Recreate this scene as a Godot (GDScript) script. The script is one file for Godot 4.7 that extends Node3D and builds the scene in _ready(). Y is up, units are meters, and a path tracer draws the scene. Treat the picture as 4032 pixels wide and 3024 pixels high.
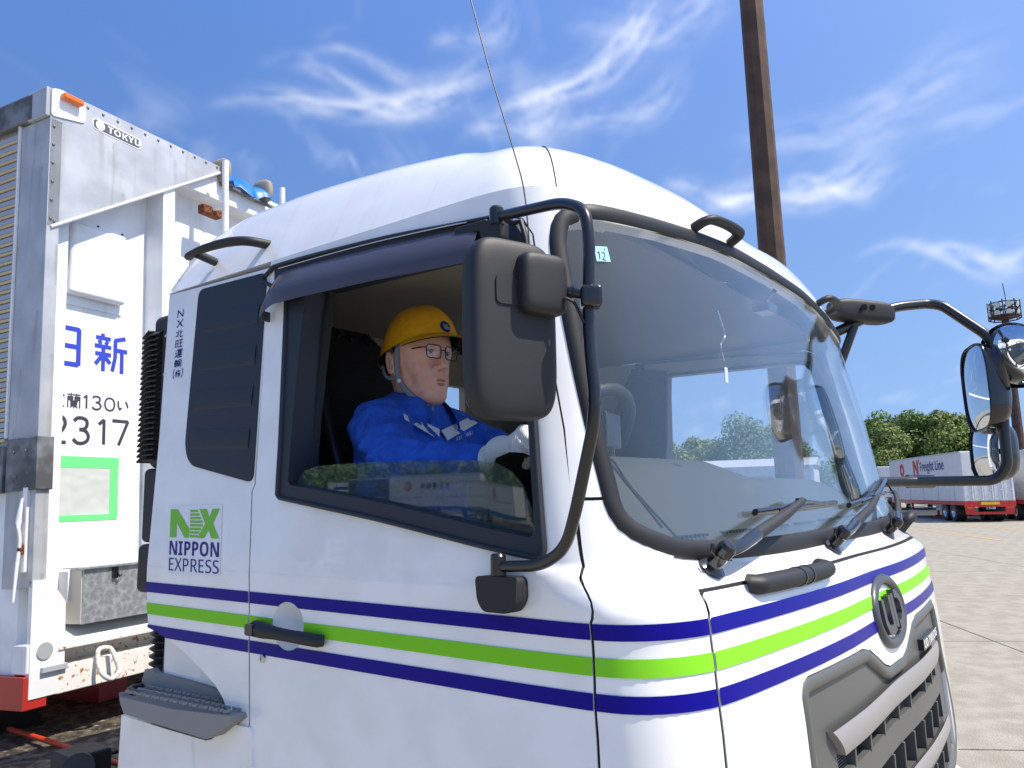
extends Node3D
# Axes: x runs along the tractor's length (forward), y up, z towards the photographer. Units are metres.

# ---------------------------------------------------------------- mesh collector
class MB:
	var v := PackedVector3Array()
	var n := PackedVector3Array()
	func tri(a: Vector3, b: Vector3, c: Vector3, na: Vector3, nb: Vector3, nc: Vector3) -> void:
		var g := (b - a).cross(c - a)
		if g.length_squared() < 1e-16:
			return
		if g.dot(na + nb + nc) > 0.0:
			v.append(a); v.append(c); v.append(b)
			n.append(na); n.append(nc); n.append(nb)
		else:
			v.append(a); v.append(b); v.append(c)
			n.append(na); n.append(nb); n.append(nc)
	func ftri(a: Vector3, b: Vector3, c: Vector3, out: Vector3) -> void:
		var g := (b - a).cross(c - a).normalized()
		if g.dot(out) < 0.0:
			g = -g
		tri(a, b, c, g, g, g)
	func quad(a: Vector3, b: Vector3, c: Vector3, d: Vector3, na: Vector3, nb: Vector3, nc: Vector3, nd: Vector3) -> void:
		tri(a, b, c, na, nb, nc)
		tri(a, c, d, na, nc, nd)
	func fquad(a: Vector3, b: Vector3, c: Vector3, d: Vector3, out: Vector3) -> void:
		ftri(a, b, c, out)
		ftri(a, c, d, out)
	func mesh() -> ArrayMesh:
		var m := ArrayMesh.new()
		add_to(m)
		return m
	func add_to(m: ArrayMesh) -> void:
		if v.is_empty():
			return
		var arr := []
		arr.resize(Mesh.ARRAY_MAX)
		arr[Mesh.ARRAY_VERTEX] = v
		arr[Mesh.ARRAY_NORMAL] = n
		m.add_surface_from_arrays(Mesh.PRIMITIVE_TRIANGLES, arr)
	func xf(t: Transform3D, from := 0) -> void:
		var nb := t.basis.inverse().transposed()
		for i in range(from, v.size()):
			v[i] = t * v[i]
			n[i] = (nb * n[i]).normalized()
		if t.basis.determinant() < 0.0:
			for i in range(from, v.size(), 3):
				var q := v[i + 1]
				v[i + 1] = v[i + 2]
				v[i + 2] = q
				var g := n[i + 1]
				n[i + 1] = n[i + 2]
				n[i + 2] = g

# ---------------------------------------------------------------- small maths
func herm(xs: Array, ys: Array, x: float) -> float:
	var k := xs.size()
	if x <= xs[0]: return ys[0]
	if x >= xs[k - 1]: return ys[k - 1]
	var i := 0
	while xs[i + 1] < x: i += 1
	var h: float = xs[i + 1] - xs[i]
	var m0 := hslope(xs, ys, i)
	var m1 := hslope(xs, ys, i + 1)
	var t: float = (x - xs[i]) / h
	return (2*t*t*t - 3*t*t + 1) * ys[i] + (t*t*t - 2*t*t + t) * h * m0 + (3*t*t - 2*t*t*t) * ys[i + 1] + (t*t*t - t*t) * h * m1

func hslope(xs: Array, ys: Array, k: int) -> float:
	var last := xs.size() - 1
	if k == 0: return (ys[1] - ys[0]) / (xs[1] - xs[0])
	if k == last: return (ys[k] - ys[k - 1]) / (xs[k] - xs[k - 1])
	var a: float = (ys[k] - ys[k - 1]) / (xs[k] - xs[k - 1])
	var b: float = (ys[k + 1] - ys[k]) / (xs[k + 1] - xs[k])
	return 0.0 if a * b <= 0.0 else 2.0 * a * b / (a + b)

func sstep(a: float, b: float, x: float) -> float:
	var t := clampf((x - a) / (b - a), 0.0, 1.0)
	return t * t * (3.0 - 2.0 * t)

# ---------------------------------------------------------------- the cab's skin: s runs round the plan from the middle of the front (positive to the driver's side), y is height
const FX := [.3, .9, 1.2, 1.4, 1.5, 1.6, 1.66, 1.69, 1.745, 1.8, 2.7, 3.0]
const FV := [-.50, -.50, -.512, -.524, -.536, -.551, -.562, -.585, -.648, -.664, -.812, -.87]
const QX := [0., -.003, -.013, -.028, -.053, -.079, -.1, -.13, -.17, -.22, -.3, -.45, -2.6]
const QZ := [0., .3, .5, .68, .9, 1.06, 1.115, 1.162, 1.199, 1.222, 1.233, 1.237, 1.237]
var QS := []
const CREASE_S := [1.0, 1.109, 1.159, 1.201, 1.24, 1.311, 1.42, 1.52]
const CREASE_Y := [1.672, 1.684, 1.70, 1.724, 1.742, 1.748, 1.756, 1.76]

func skin_at(s: float, y: float) -> Vector3:
	var a := absf(s)
	var dx := herm(QS, QX, a)
	var z := herm(QS, QZ, a)
	var w := 1.0 - sstep(1.25, 2.0, a)
	if s < 0.0:
		dx += .055 * minf(a / 1.06, 1.0) * (1.0 - .4 * sstep(2.1, 2.6, y)) * w
	var x := dx + herm(FX, FV, y) * w - .56 * (1.0 - w)
	var zs := 1.237 - .055 * maxf(0.0, y - 1.7)
	var p := Vector3(x, y, signf(s) * z * zs / 1.237)
	# shoulder line that sweeps from the door round the corner under the windshield
	if a > .98 and a < 1.52 and y > 1.58 and y < 1.80:
		var yc := herm(CREASE_S, CREASE_Y, a)
		var d := .012 * (1.0 - sstep(yc - .016, yc + .014, y)) * sstep(1.585, 1.69, y) * sstep(.98, 1.08, a) * (1.0 - sstep(1.3, 1.52, a))
		p += Vector3(x + 1.15, 0, p.z).normalized() * d
	return p

func skin_n(s: float, y: float) -> Vector3:
	var e := .004
	var ds := skin_at(s + e, y) - skin_at(s - e, y)
	var dy := skin_at(s, y + e) - skin_at(s, y - e)
	var g := ds.cross(dy).normalized()
	var p := skin_at(s, y)
	if g.dot(Vector3(p.x + 1.5, 0, p.z)) < 0.0: g = -g
	return g

func skin_off(s: float, y: float, h: float) -> Vector3:
	return skin_at(s, y) + skin_n(s, y) * h

func pv(a: Array) -> PackedVector2Array:
	var r := PackedVector2Array()
	for i in range(0, a.size(), 2): r.append(Vector2(a[i], a[i + 1]))
	return r

func flip(p: PackedVector2Array) -> PackedVector2Array:
	var r := PackedVector2Array()
	for q in p: r.append(Vector2(-q.x, q.y))
	return r

func rounded(p: PackedVector2Array, r: float, k := 5) -> PackedVector2Array:
	var out := PackedVector2Array()
	var c := p.size()
	for i in c:
		var a := p[(i + c - 1) % c]
		var b := p[i]
		var d := p[(i + 1) % c]
		var rr := minf(r, .45 * minf(a.distance_to(b), b.distance_to(d)))
		var u := b + (a - b).normalized() * rr
		var w := b + (d - b).normalized() * rr
		for j in k + 1:
			var t := float(j) / k
			out.append(u.lerp(b, t).lerp(b.lerp(w, t), t))
	return out

func grid_lines(lo: float, hi: float, step: float, fine_lo := 9.0, fine_hi := -9.0, fine := .02) -> Array:
	var r := [lo]
	var x := lo
	while x < hi - 1e-5:
		var st := fine if (x > fine_lo - 1e-6 and x < fine_hi) else step
		var nx := x + st
		if x < fine_lo and nx > fine_lo: nx = fine_lo
		x = minf(nx, hi)
		r.append(x)
	return r

# a sheet of the skin inside poly, with holes, as a panel of the given thickness
func panel(mb: MB, poly: PackedVector2Array, holes: Array, off: float, thick: float, step := .12) -> void:
	var lo := poly[0]
	var hi := poly[0]
	for q in poly:
		lo = lo.min(q); hi = hi.max(q)
	var xs := []
	if lo.x < 0.0 and hi.x > 0.0:
		var l := grid_lines(0.0, -lo.x, step, .9, 1.6, .025)
		l.reverse()
		for q in l: xs.append(-q)
		xs.append_array(grid_lines(0.0, hi.x, step, .9, 1.6, .025).slice(1))
	elif lo.x >= 0.0:
		xs = grid_lines(lo.x, hi.x, step, .9, 1.6, .025)
	else:
		var l := grid_lines(-hi.x, -lo.x, step, .9, 1.6, .025)
		l.reverse()
		for q in l: xs.append(-q)
	var ys := grid_lines(lo.y, hi.y, step, 1.57, 1.84, .015)
	for i in xs.size() - 1:
		for j in ys.size() - 1:
			var cell := PackedVector2Array([Vector2(xs[i], ys[j]), Vector2(xs[i + 1], ys[j]), Vector2(xs[i + 1], ys[j + 1]), Vector2(xs[i], ys[j + 1])])
			var bits: Array = Geometry2D.intersect_polygons(cell, poly)
			for h in holes:
				var nb := []
				for b in bits: nb.append_array(Geometry2D.clip_polygons(b, h))
				bits = nb
			for b in bits:
				if b.size() < 3 or Geometry2D.is_polygon_clockwise(b): continue
				var ix := Geometry2D.triangulate_polygon(b)
				var pp := []
				var nn := []
				for q in b:
					var g := skin_n(q.x, q.y)
					nn.append(g)
					pp.append(skin_at(q.x, q.y) + g * off)
				for t in range(0, ix.size(), 3):
					mb.tri(pp[ix[t]], pp[ix[t + 1]], pp[ix[t + 2]], nn[ix[t]], nn[ix[t + 1]], nn[ix[t + 2]])
	if thick > 0.0:
		var rims := [poly]
		rims.append_array(holes)
		for rim in rims:
			var c: int = rim.size()
			for i in c:
				var a: Vector2 = rim[i]
				var b: Vector2 = rim[(i + 1) % c]
				var k := int(ceil(a.distance_to(b) / .06))
				for j in k:
					var p := a.lerp(b, float(j) / k)
					var q := a.lerp(b, float(j + 1) / k)
					var np := skin_n(p.x, p.y)
					var nq := skin_n(q.x, q.y)
					var p0 := skin_at(p.x, p.y) + np * off
					var q0 := skin_at(q.x, q.y) + nq * off
					var out := (q0 - p0).cross(np).normalized()
					mb.fquad(p0, q0, q0 - nq * thick, p0 - np * thick, out)

# ---------------------------------------------------------------- solid shapes
func box(mb: MB, c: Vector3, size: Vector3, r := 0.0, t := Transform3D()) -> void:
	var from := mb.v.size()
	var h := size * .5
	r = minf(r, minf(h.x, minf(h.y, h.z)) * .98)
	if r <= 0.0:
		for ax in 3:
			for sg in [-1.0, 1.0]:
				var o := Vector3.ZERO; o[ax] = sg
				var u := Vector3.ZERO; u[(ax + 1) % 3] = h[(ax + 1) % 3]
				var w := Vector3.ZERO; w[(ax + 2) % 3] = h[(ax + 2) % 3]
				var m: Vector3 = c + o * h[ax]
				mb.fquad(m - u - w, m + u - w, m + u + w, m - u + w, o)
	else:
		rbox(mb, c, h, r, 3)
	mb.xf(t, from)

# box with rounded edges: a cube sphere pulled apart
func rbox(mb: MB, c: Vector3, h: Vector3, r: float, k := 3) -> void:
	var inner := h - Vector3(r, r, r)
	for ax in 3:
		var b := (ax + 1) % 3
		var d := (ax + 2) % 3
		for sg in [-1.0, 1.0]:
			var cs := []
			for q in k + 1: cs.append([-1.0, -1.0 + float(q) / k])
			for q in k + 1: cs.append([1.0, float(q) / k])
			var pts := []
			for i in cs.size():
				var row := []
				for j in cs.size():
					var dir := Vector3.ZERO
					dir[ax] = sg
					dir[b] = tan(cs[i][1] * PI / 4)
					dir[d] = tan(cs[j][1] * PI / 4)
					dir = dir.normalized()
					var corner := Vector3.ZERO
					corner[ax] = sg * inner[ax]
					corner[b] = cs[i][0] * inner[b]
					corner[d] = cs[j][0] * inner[d]
					row.append([c + corner + dir * r, dir])
				pts.append(row)
			for i in cs.size() - 1:
				for j in cs.size() - 1:
					mb.quad(pts[i][j][0], pts[i + 1][j][0], pts[i + 1][j + 1][0], pts[i][j + 1][0], pts[i][j][1], pts[i + 1][j][1], pts[i + 1][j + 1][1], pts[i][j + 1][1])

# superellipsoid-like cushion: squareness p (2 round, 5 boxy)
func blob(mb: MB, c: Vector3, h: Vector3, p := 3.0, nu := 24, nv := 14, t := Transform3D()) -> void:
	var from := mb.v.size()
	var e := 2.0 / p
	var rows := []
	for i in nv + 1:
		var a := -PI / 2 + PI * i / nv
		var row := []
		for j in nu + 1:
			var b := TAU * j / nu
			var cz := signf(cos(a)) * pow(absf(cos(a)), e)
			var pnt := Vector3(cz * signf(cos(b)) * pow(absf(cos(b)), e), signf(sin(a)) * pow(absf(sin(a)), e), cz * signf(sin(b)) * pow(absf(sin(b)), e))
			var g := Vector3(signf(pnt.x) * pow(absf(pnt.x), p - 1.0) / h.x, signf(pnt.y) * pow(absf(pnt.y), p - 1.0) / h.y, signf(pnt.z) * pow(absf(pnt.z), p - 1.0) / h.z)
			row.append([c + pnt * h, g.normalized()])
		rows.append(row)
	for i in nv:
		for j in nu:
			mb.quad(rows[i][j][0], rows[i][j + 1][0], rows[i + 1][j + 1][0], rows[i + 1][j][0], rows[i][j][1], rows[i][j + 1][1], rows[i + 1][j + 1][1], rows[i + 1][j][1])
	mb.xf(t, from)

func smooth_path(p: Array, k := 6, closed := false) -> Array:
	var r := []
	var c := p.size()
	for i in (c if closed else c - 1):
		var a: Vector3 = p[(i - 1 + c) % c] if closed or i > 0 else p[i]
		var b: Vector3 = p[i]
		var d: Vector3 = p[(i + 1) % c]
		var e: Vector3 = p[(i + 2) % c] if closed or i + 2 < c else d
		for j in k: r.append(b.cubic_interpolate(d, a, e, float(j) / k))
	if not closed: r.append(p[c - 1])
	return r

# path with rounded corners
func bent(p: Array, r: float, k := 6) -> Array:
	var out := [p[0]]
	for i in range(1, p.size() - 1):
		var a: Vector3 = p[i - 1]
		var b: Vector3 = p[i]
		var d: Vector3 = p[i + 1]
		var rr := minf(r, .48 * minf(a.distance_to(b), b.distance_to(d)))
		var u := b + (a - b).normalized() * rr
		var w := b + (d - b).normalized() * rr
		for j in k + 1:
			var t := float(j) / k
			out.append(u.lerp(b, t).lerp(b.lerp(w, t), t))
	out.append(p[p.size() - 1])
	return out

# swept section: radius per point (number or array), elliptic factor across
func tube(mb: MB, path: Array, rad, seg := 12, closed := false, flat := 1.0, up := Vector3.UP, caps := true) -> void:
	var c := path.size()
	var rings := []
	var prev := Vector3.ZERO
	for i in c:
		var a: Vector3 = path[(i - 1 + c) % c] if closed or i > 0 else path[0]
		var b: Vector3 = path[(i + 1) % c] if closed or i < c - 1 else path[c - 1]
		var d := (b - a).normalized()
		var side := d.cross(up)
		if side.length() < .05: side = d.cross(prev.cross(d) if prev != Vector3.ZERO else (Vector3.RIGHT if absf(d.x) < .9 else Vector3.BACK))
		side = side.normalized()
		if prev != Vector3.ZERO and side.dot(prev) < 0.0 and flat == 1.0: side = -side
		prev = side
		var u := side.cross(d).normalized()
		var r: float = rad[i] if rad is Array else rad
		var ring := []
		for j in seg + 1:
			var t := TAU * j / seg
			ring.append([path[i] + side * cos(t) * r + u * sin(t) * r * flat, (side * cos(t) * flat + u * sin(t)).normalized()])
		rings.append(ring)
	for i in (c if closed else c - 1):
		var ra: Array = rings[i]
		var rb: Array = rings[(i + 1) % c]
		for j in seg:
			mb.quad(ra[j][0], ra[j + 1][0], rb[j + 1][0], rb[j][0], ra[j][1], ra[j + 1][1], rb[j + 1][1], rb[j][1])
	if not closed and caps:
		for e in [0, c - 1]:
			var d: Vector3 = (path[0] - path[1]).normalized() if e == 0 else (path[c - 1] - path[c - 2]).normalized()
			for j in seg:
				mb.tri(path[e], rings[e][j][0], rings[e][j + 1][0], d, d, d)

# lathe about y: profile of (radius, y)
func lathe(mb: MB, prof: Array, seg := 20, t := Transform3D()) -> void:
	var from := mb.v.size()
	for i in prof.size() - 1:
		var a: Vector2 = prof[i]
		var b: Vector2 = prof[i + 1]
		var e := (b - a)
		var g := Vector2(e.y, -e.x).normalized()
		for j in seg:
			var t0 := TAU * j / seg
			var t1 := TAU * (j + 1) / seg
			var u0 := Vector3(cos(t0), 0, sin(t0))
			var u1 := Vector3(cos(t1), 0, sin(t1))
			var n0 := (u0 * g.x + Vector3.UP * g.y).normalized()
			var n1 := (u1 * g.x + Vector3.UP * g.y).normalized()
			mb.quad(u0 * a.x + Vector3.UP * a.y, u1 * a.x + Vector3.UP * a.y, u1 * b.x + Vector3.UP * b.y, u0 * b.x + Vector3.UP * b.y, n0, n1, n1, n0)
	mb.xf(t, from)

# flat polygon (x,y) pulled along z from z0 to z1
func prism(mb: MB, p: PackedVector2Array, z0: float, z1: float, t := Transform3D(), smooth := false) -> void:
	var from := mb.v.size()
	var ix := Geometry2D.triangulate_polygon(p)
	var cw := Geometry2D.is_polygon_clockwise(p)
	for i in range(0, ix.size(), 3):
		var a := p[ix[i]]
		var b := p[ix[i + 1]]
		var c := p[ix[i + 2]]
		mb.ftri(Vector3(a.x, a.y, z1), Vector3(b.x, b.y, z1), Vector3(c.x, c.y, z1), Vector3(0, 0, signf(z1 - z0)))
		mb.ftri(Vector3(a.x, a.y, z0), Vector3(b.x, b.y, z0), Vector3(c.x, c.y, z0), Vector3(0, 0, signf(z0 - z1)))
	var k := p.size()
	for i in k:
		var a := p[i]
		var b := p[(i + 1) % k]
		var e := b - a
		var g := Vector3(e.y, -e.x, 0).normalized() * (-1.0 if cw else 1.0)
		var ga := g
		var gb := g
		if smooth:
			var ea := a - p[(i + k - 1) % k]
			var eb := p[(i + 2) % k] - b
			ga = (g + Vector3(ea.y, -ea.x, 0).normalized() * (-1.0 if cw else 1.0)).normalized()
			gb = (g + Vector3(eb.y, -eb.x, 0).normalized() * (-1.0 if cw else 1.0)).normalized()
		mb.quad(Vector3(a.x, a.y, z0), Vector3(b.x, b.y, z0), Vector3(b.x, b.y, z1), Vector3(a.x, a.y, z1), ga, gb, gb, ga)
	mb.xf(t, from)

func oval(cx: float, cy: float, rx: float, ry: float, k := 32) -> PackedVector2Array:
	var r := PackedVector2Array()
	for i in k: r.append(Vector2(cx + rx * cos(TAU * i / k), cy + ry * sin(TAU * i / k)))
	return r

func rect(x0: float, y0: float, x1: float, y1: float) -> PackedVector2Array:
	return PackedVector2Array([Vector2(x0, y0), Vector2(x1, y0), Vector2(x1, y1), Vector2(x0, y1)])

# frame whose z looks along d
func look(at: Vector3, d: Vector3, up := Vector3.UP) -> Transform3D:
	var z := d.normalized()
	var x := up.cross(z).normalized()
	return Transform3D(Basis(x, z.cross(x), z), at)

# ---------------------------------------------------------------- lettering: triangles in 2D, laid on a surface by a Callable (u, v, height) -> Vector3
func text_tris(words: String, size: float, bold := false, mono := false) -> PackedVector2Array:
	var f := SystemFont.new()
	f.font_names = PackedStringArray(["Droid Sans Mono" if mono else "Droid Sans"])
	f.font_weight = 700 if bold else 400
	var tm := TextMesh.new()
	tm.text = words
	tm.font = f
	tm.font_size = 64
	tm.pixel_size = size / 64.0 / .72
	tm.depth = 0.0
	tm.curve_step = 1.0
	tm.horizontal_alignment = HORIZONTAL_ALIGNMENT_LEFT
	tm.vertical_alignment = VERTICAL_ALIGNMENT_BOTTOM
	var arr := tm.surface_get_arrays(0)
	var vv: PackedVector3Array = arr[Mesh.ARRAY_VERTEX]
	var ii = arr[Mesh.ARRAY_INDEX]
	var r := PackedVector2Array()
	var lo := 1e9
	var le := 1e9
	var cnt: int = ii.size() if ii != null and ii.size() else vv.size()
	for k in cnt:
		var q: Vector3 = vv[ii[k]] if ii != null and ii.size() else vv[k]
		r.append(Vector2(q.x, q.y))
		lo = minf(lo, q.y); le = minf(le, q.x)
	for k in r.size(): r[k] -= Vector2(le, lo)
	return r

func stroke_tris(strokes: Array, w: float) -> Array:
	var out := []
	for s in strokes:
		var line := pv(s)
		for poly in Geometry2D.offset_polyline(line, w * .5, Geometry2D.JOIN_ROUND, Geometry2D.END_ROUND):
			if Geometry2D.is_polygon_clockwise(poly): continue
			var ix := Geometry2D.triangulate_polygon(poly)
			var t := PackedVector2Array()
			for i in ix: t.append(poly[i])
			out.append(t)
	return out

func lay(mb: MB, tris: PackedVector2Array, f: Callable, h: float) -> void:
	for i in range(0, tris.size(), 3):
		var a: Vector3 = f.call(tris[i].x, tris[i].y, h)
		var b: Vector3 = f.call(tris[i + 1].x, tris[i + 1].y, h)
		var c: Vector3 = f.call(tris[i + 2].x, tris[i + 2].y, h)
		var o: Vector3 = f.call(tris[i].x, tris[i].y, h + .01) - a
		mb.ftri(a, b, c, o)

func poly_tris(p: PackedVector2Array) -> PackedVector2Array:
	var r := PackedVector2Array()
	for i in Geometry2D.triangulate_polygon(p): r.append(p[i])
	return r

func scaled(t: PackedVector2Array, sx: float, sy: float, dx := 0.0, dy := 0.0) -> PackedVector2Array:
	var r := PackedVector2Array()
	for q in t: r.append(Vector2(q.x * sx + dx, q.y * sy + dy))
	return r

# ---------------------------------------------------------------- nodes
var names := {}
func numbered(called: String) -> String:
	var k: int = names.get(called, 0)
	names[called] = k + 1
	return called if k == 0 else "%s_%03d" % [called, k]

func thing(called: String, label: String, category: String, at := Vector3.ZERO, group := "") -> Node3D:
	var o := Node3D.new()
	o.name = numbered(called)
	add_child(o)
	o.position = at
	tag(o, label, category, group)
	return o

func tag(o: Node, label: String, category := "", group := "") -> void:
	if label: o.set_meta("label", label)
	if category: o.set_meta("category", category)
	if group: o.set_meta("group", group)

# mesh in world coordinates (or the parent's, if local) as a child of parent
func part(called: String, mb: MB, m: Material, parent: Node3D, label := "") -> MeshInstance3D:
	var o := MeshInstance3D.new()
	o.name = called
	o.mesh = mb.mesh()
	o.material_override = m
	parent.add_child(o, true)
	if label: o.set_meta("label", label)
	return o

func structure(called: String, mb: MB, m: Material) -> MeshInstance3D:
	var o := part(called, mb, m, self)
	o.name = called
	o.set_meta("kind", "structure")
	return o

func copy(o: Node3D, label := "") -> Node3D:
	var base := o.name.rstrip("0123456789").trim_suffix("_")
	var c: Node3D = o.duplicate()
	c.name = numbered(base)
	add_child(c)
	if label: c.set_meta("label", label)
	return c

# ---------------------------------------------------------------- materials
var mats := {}
func srgb(r: float, g: float, b: float) -> Color:
	return Color(r / 255.0, g / 255.0, b / 255.0)

func lin(r: float, g: float, b: float) -> Color:
	return Color(r, g, b).linear_to_srgb()

func mat(called: String, c: Color, rough := .6, metal := 0.0, coat := 0.0, coat_rough := .05) -> StandardMaterial3D:
	var m := StandardMaterial3D.new()
	m.resource_name = called
	m.albedo_color = c
	m.roughness = rough
	m.metallic = metal
	if coat > 0.0:
		m.clearcoat_enabled = true
		m.clearcoat = coat
		m.clearcoat_roughness = coat_rough
	mats[called] = m
	return m

func noise_tex(freq: float, size := 512, lo := Color.BLACK, hi := Color.WHITE, a := 0.0, b := 1.0, oct := 4, seed_ := 1, kind := FastNoiseLite.TYPE_SIMPLEX_SMOOTH, normal := false, bump := 4.0) -> NoiseTexture2D:
	var f := FastNoiseLite.new()
	f.seed = seed_
	f.noise_type = kind
	f.frequency = freq
	f.fractal_octaves = oct
	var t := NoiseTexture2D.new()
	t.width = size
	t.height = size
	t.seamless = true
	t.noise = f
	if normal:
		t.as_normal_map = true
		t.bump_strength = bump
	else:
		var g := Gradient.new()
		g.set_color(0, lo); g.set_color(1, hi)
		g.set_offset(0, a); g.set_offset(1, b)
		t.color_ramp = g
	return t

func tri_map(m: StandardMaterial3D, scale: float, world := true) -> StandardMaterial3D:
	m.uv1_triplanar = true
	m.uv1_world_triplanar = world
	m.uv1_scale = Vector3(scale, scale, scale)
	return m

func make_materials() -> void:
	var paint := mat("white_paint", srgb(246, 246, 244), .42, 0, 1.0, .015)
	paint.albedo_texture = noise_tex(.008, 512, Color(.972, .972, .968), Color(1, 1, 1), .25, .6, 6, 33)
	paint.normal_enabled = true
	paint.normal_texture = noise_tex(.006, 512, Color.BLACK, Color.WHITE, 0, 1, 2, 34, FastNoiseLite.TYPE_SIMPLEX_SMOOTH, true, 1.2)
	paint.normal_scale = .25
	tri_map(paint, 1.1)
	var roof: StandardMaterial3D = paint.duplicate()
	roof.resource_name = "roof_paint"
	roof.detail_enabled = true
	roof.detail_blend_mode = BaseMaterial3D.BLEND_MODE_MUL
	roof.detail_albedo = streaks(srgb(236, 228, 212), 63)
	mats.roof_paint = roof
	var m := mat("blue_vinyl", srgb(14, 6, 132), .3)
	m.metallic_specular = .28
	m = mat("green_vinyl", srgb(132, 212, 44), .4)
	m.metallic_specular = .25
	m = mat("navy_print", srgb(30, 26, 120), .5)
	m = mat("green_print", srgb(120, 196, 56), .5)
	m = mat("white_print", srgb(236, 237, 240), .5)
	m = mat("black_plastic", srgb(34, 35, 38), .55)
	m.normal_enabled = true
	m.normal_texture = noise_tex(.12, 256, Color.BLACK, Color.WHITE, 0, 1, 3, 5, FastNoiseLite.TYPE_SIMPLEX, true, 2.5)
	m.normal_scale = .4
	tri_map(m, 20.0)
	mat("black_gloss", srgb(20, 20, 22), .22, 0, .5, .05)
	mat("black_tube", srgb(22, 22, 24), .3, 0, .4, .1)
	mat("black_rubber", srgb(28, 28, 30), .55)
	mat("dark_trim", srgb(36, 41, 50), .5)
	mat("dark_fill", srgb(26, 26, 28), .9)  # near-black; paints the shade of the panel gaps, also colours slots and plugs
	m = mat("grille_grey", srgb(86, 87, 84), .5, .0, .25, .25)
	mat("silver_bar", srgb(164, 162, 163), .38, .35, .3, .15)
	m = mat("step_grey", srgb(146, 143, 138), .75)
	m = mat("visor", srgb(72, 69, 78), .22)
	m.transparency = BaseMaterial3D.TRANSPARENCY_ALPHA
	m.albedo_color.a = .95
	m = mat("windshield", srgb(128, 168, 176), .02)
	m.transparency = BaseMaterial3D.TRANSPARENCY_ALPHA
	m.albedo_color.a = .02
	m = mat("side_glass", srgb(70, 92, 84), .02)
	m.transparency = BaseMaterial3D.TRANSPARENCY_ALPHA
	m.albedo_color.a = .16
	m = mat("clear_glass", srgb(120, 140, 140), .02)
	m.transparency = BaseMaterial3D.TRANSPARENCY_ALPHA
	m.albedo_color.a = .05
	mat("mirror", srgb(225, 230, 235), .03, 1.0)
	mat("chrome", srgb(200, 200, 205), .15, 1.0)
	m = mat("dash", srgb(50, 57, 59), .7)
	m.normal_enabled = true
	m.normal_texture = noise_tex(.05, 256, Color.BLACK, Color.WHITE, 0, 1, 3, 9, FastNoiseLite.TYPE_CELLULAR, true, 1.5)
	m.normal_scale = .35
	tri_map(m, 6.0)
	mat("cab_lining", srgb(140, 137, 128), .85)
	mat("cab_floor", srgb(44, 45, 48), .9)
	m = mat("seat_cloth", srgb(34, 36, 42), .9)
	var im := Image.create(64, 64, false, Image.FORMAT_RGB8)
	for y in 64:
		for x in 64:
			var k := .62 + (.5 if (y % 16) < 3 and (x / 3) % 2 == 0 else 0.0)
			im.set_pixel(x, y, Color(.12 * k, .125 * k, .145 * k))
	m.albedo_color = Color.WHITE
	m.albedo_texture = ImageTexture.create_from_image(im)
	tri_map(m, 14.0)

# ---------------------------------------------------------------- light and air
const SUN := Vector3(.49, .86, -.16)

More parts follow.
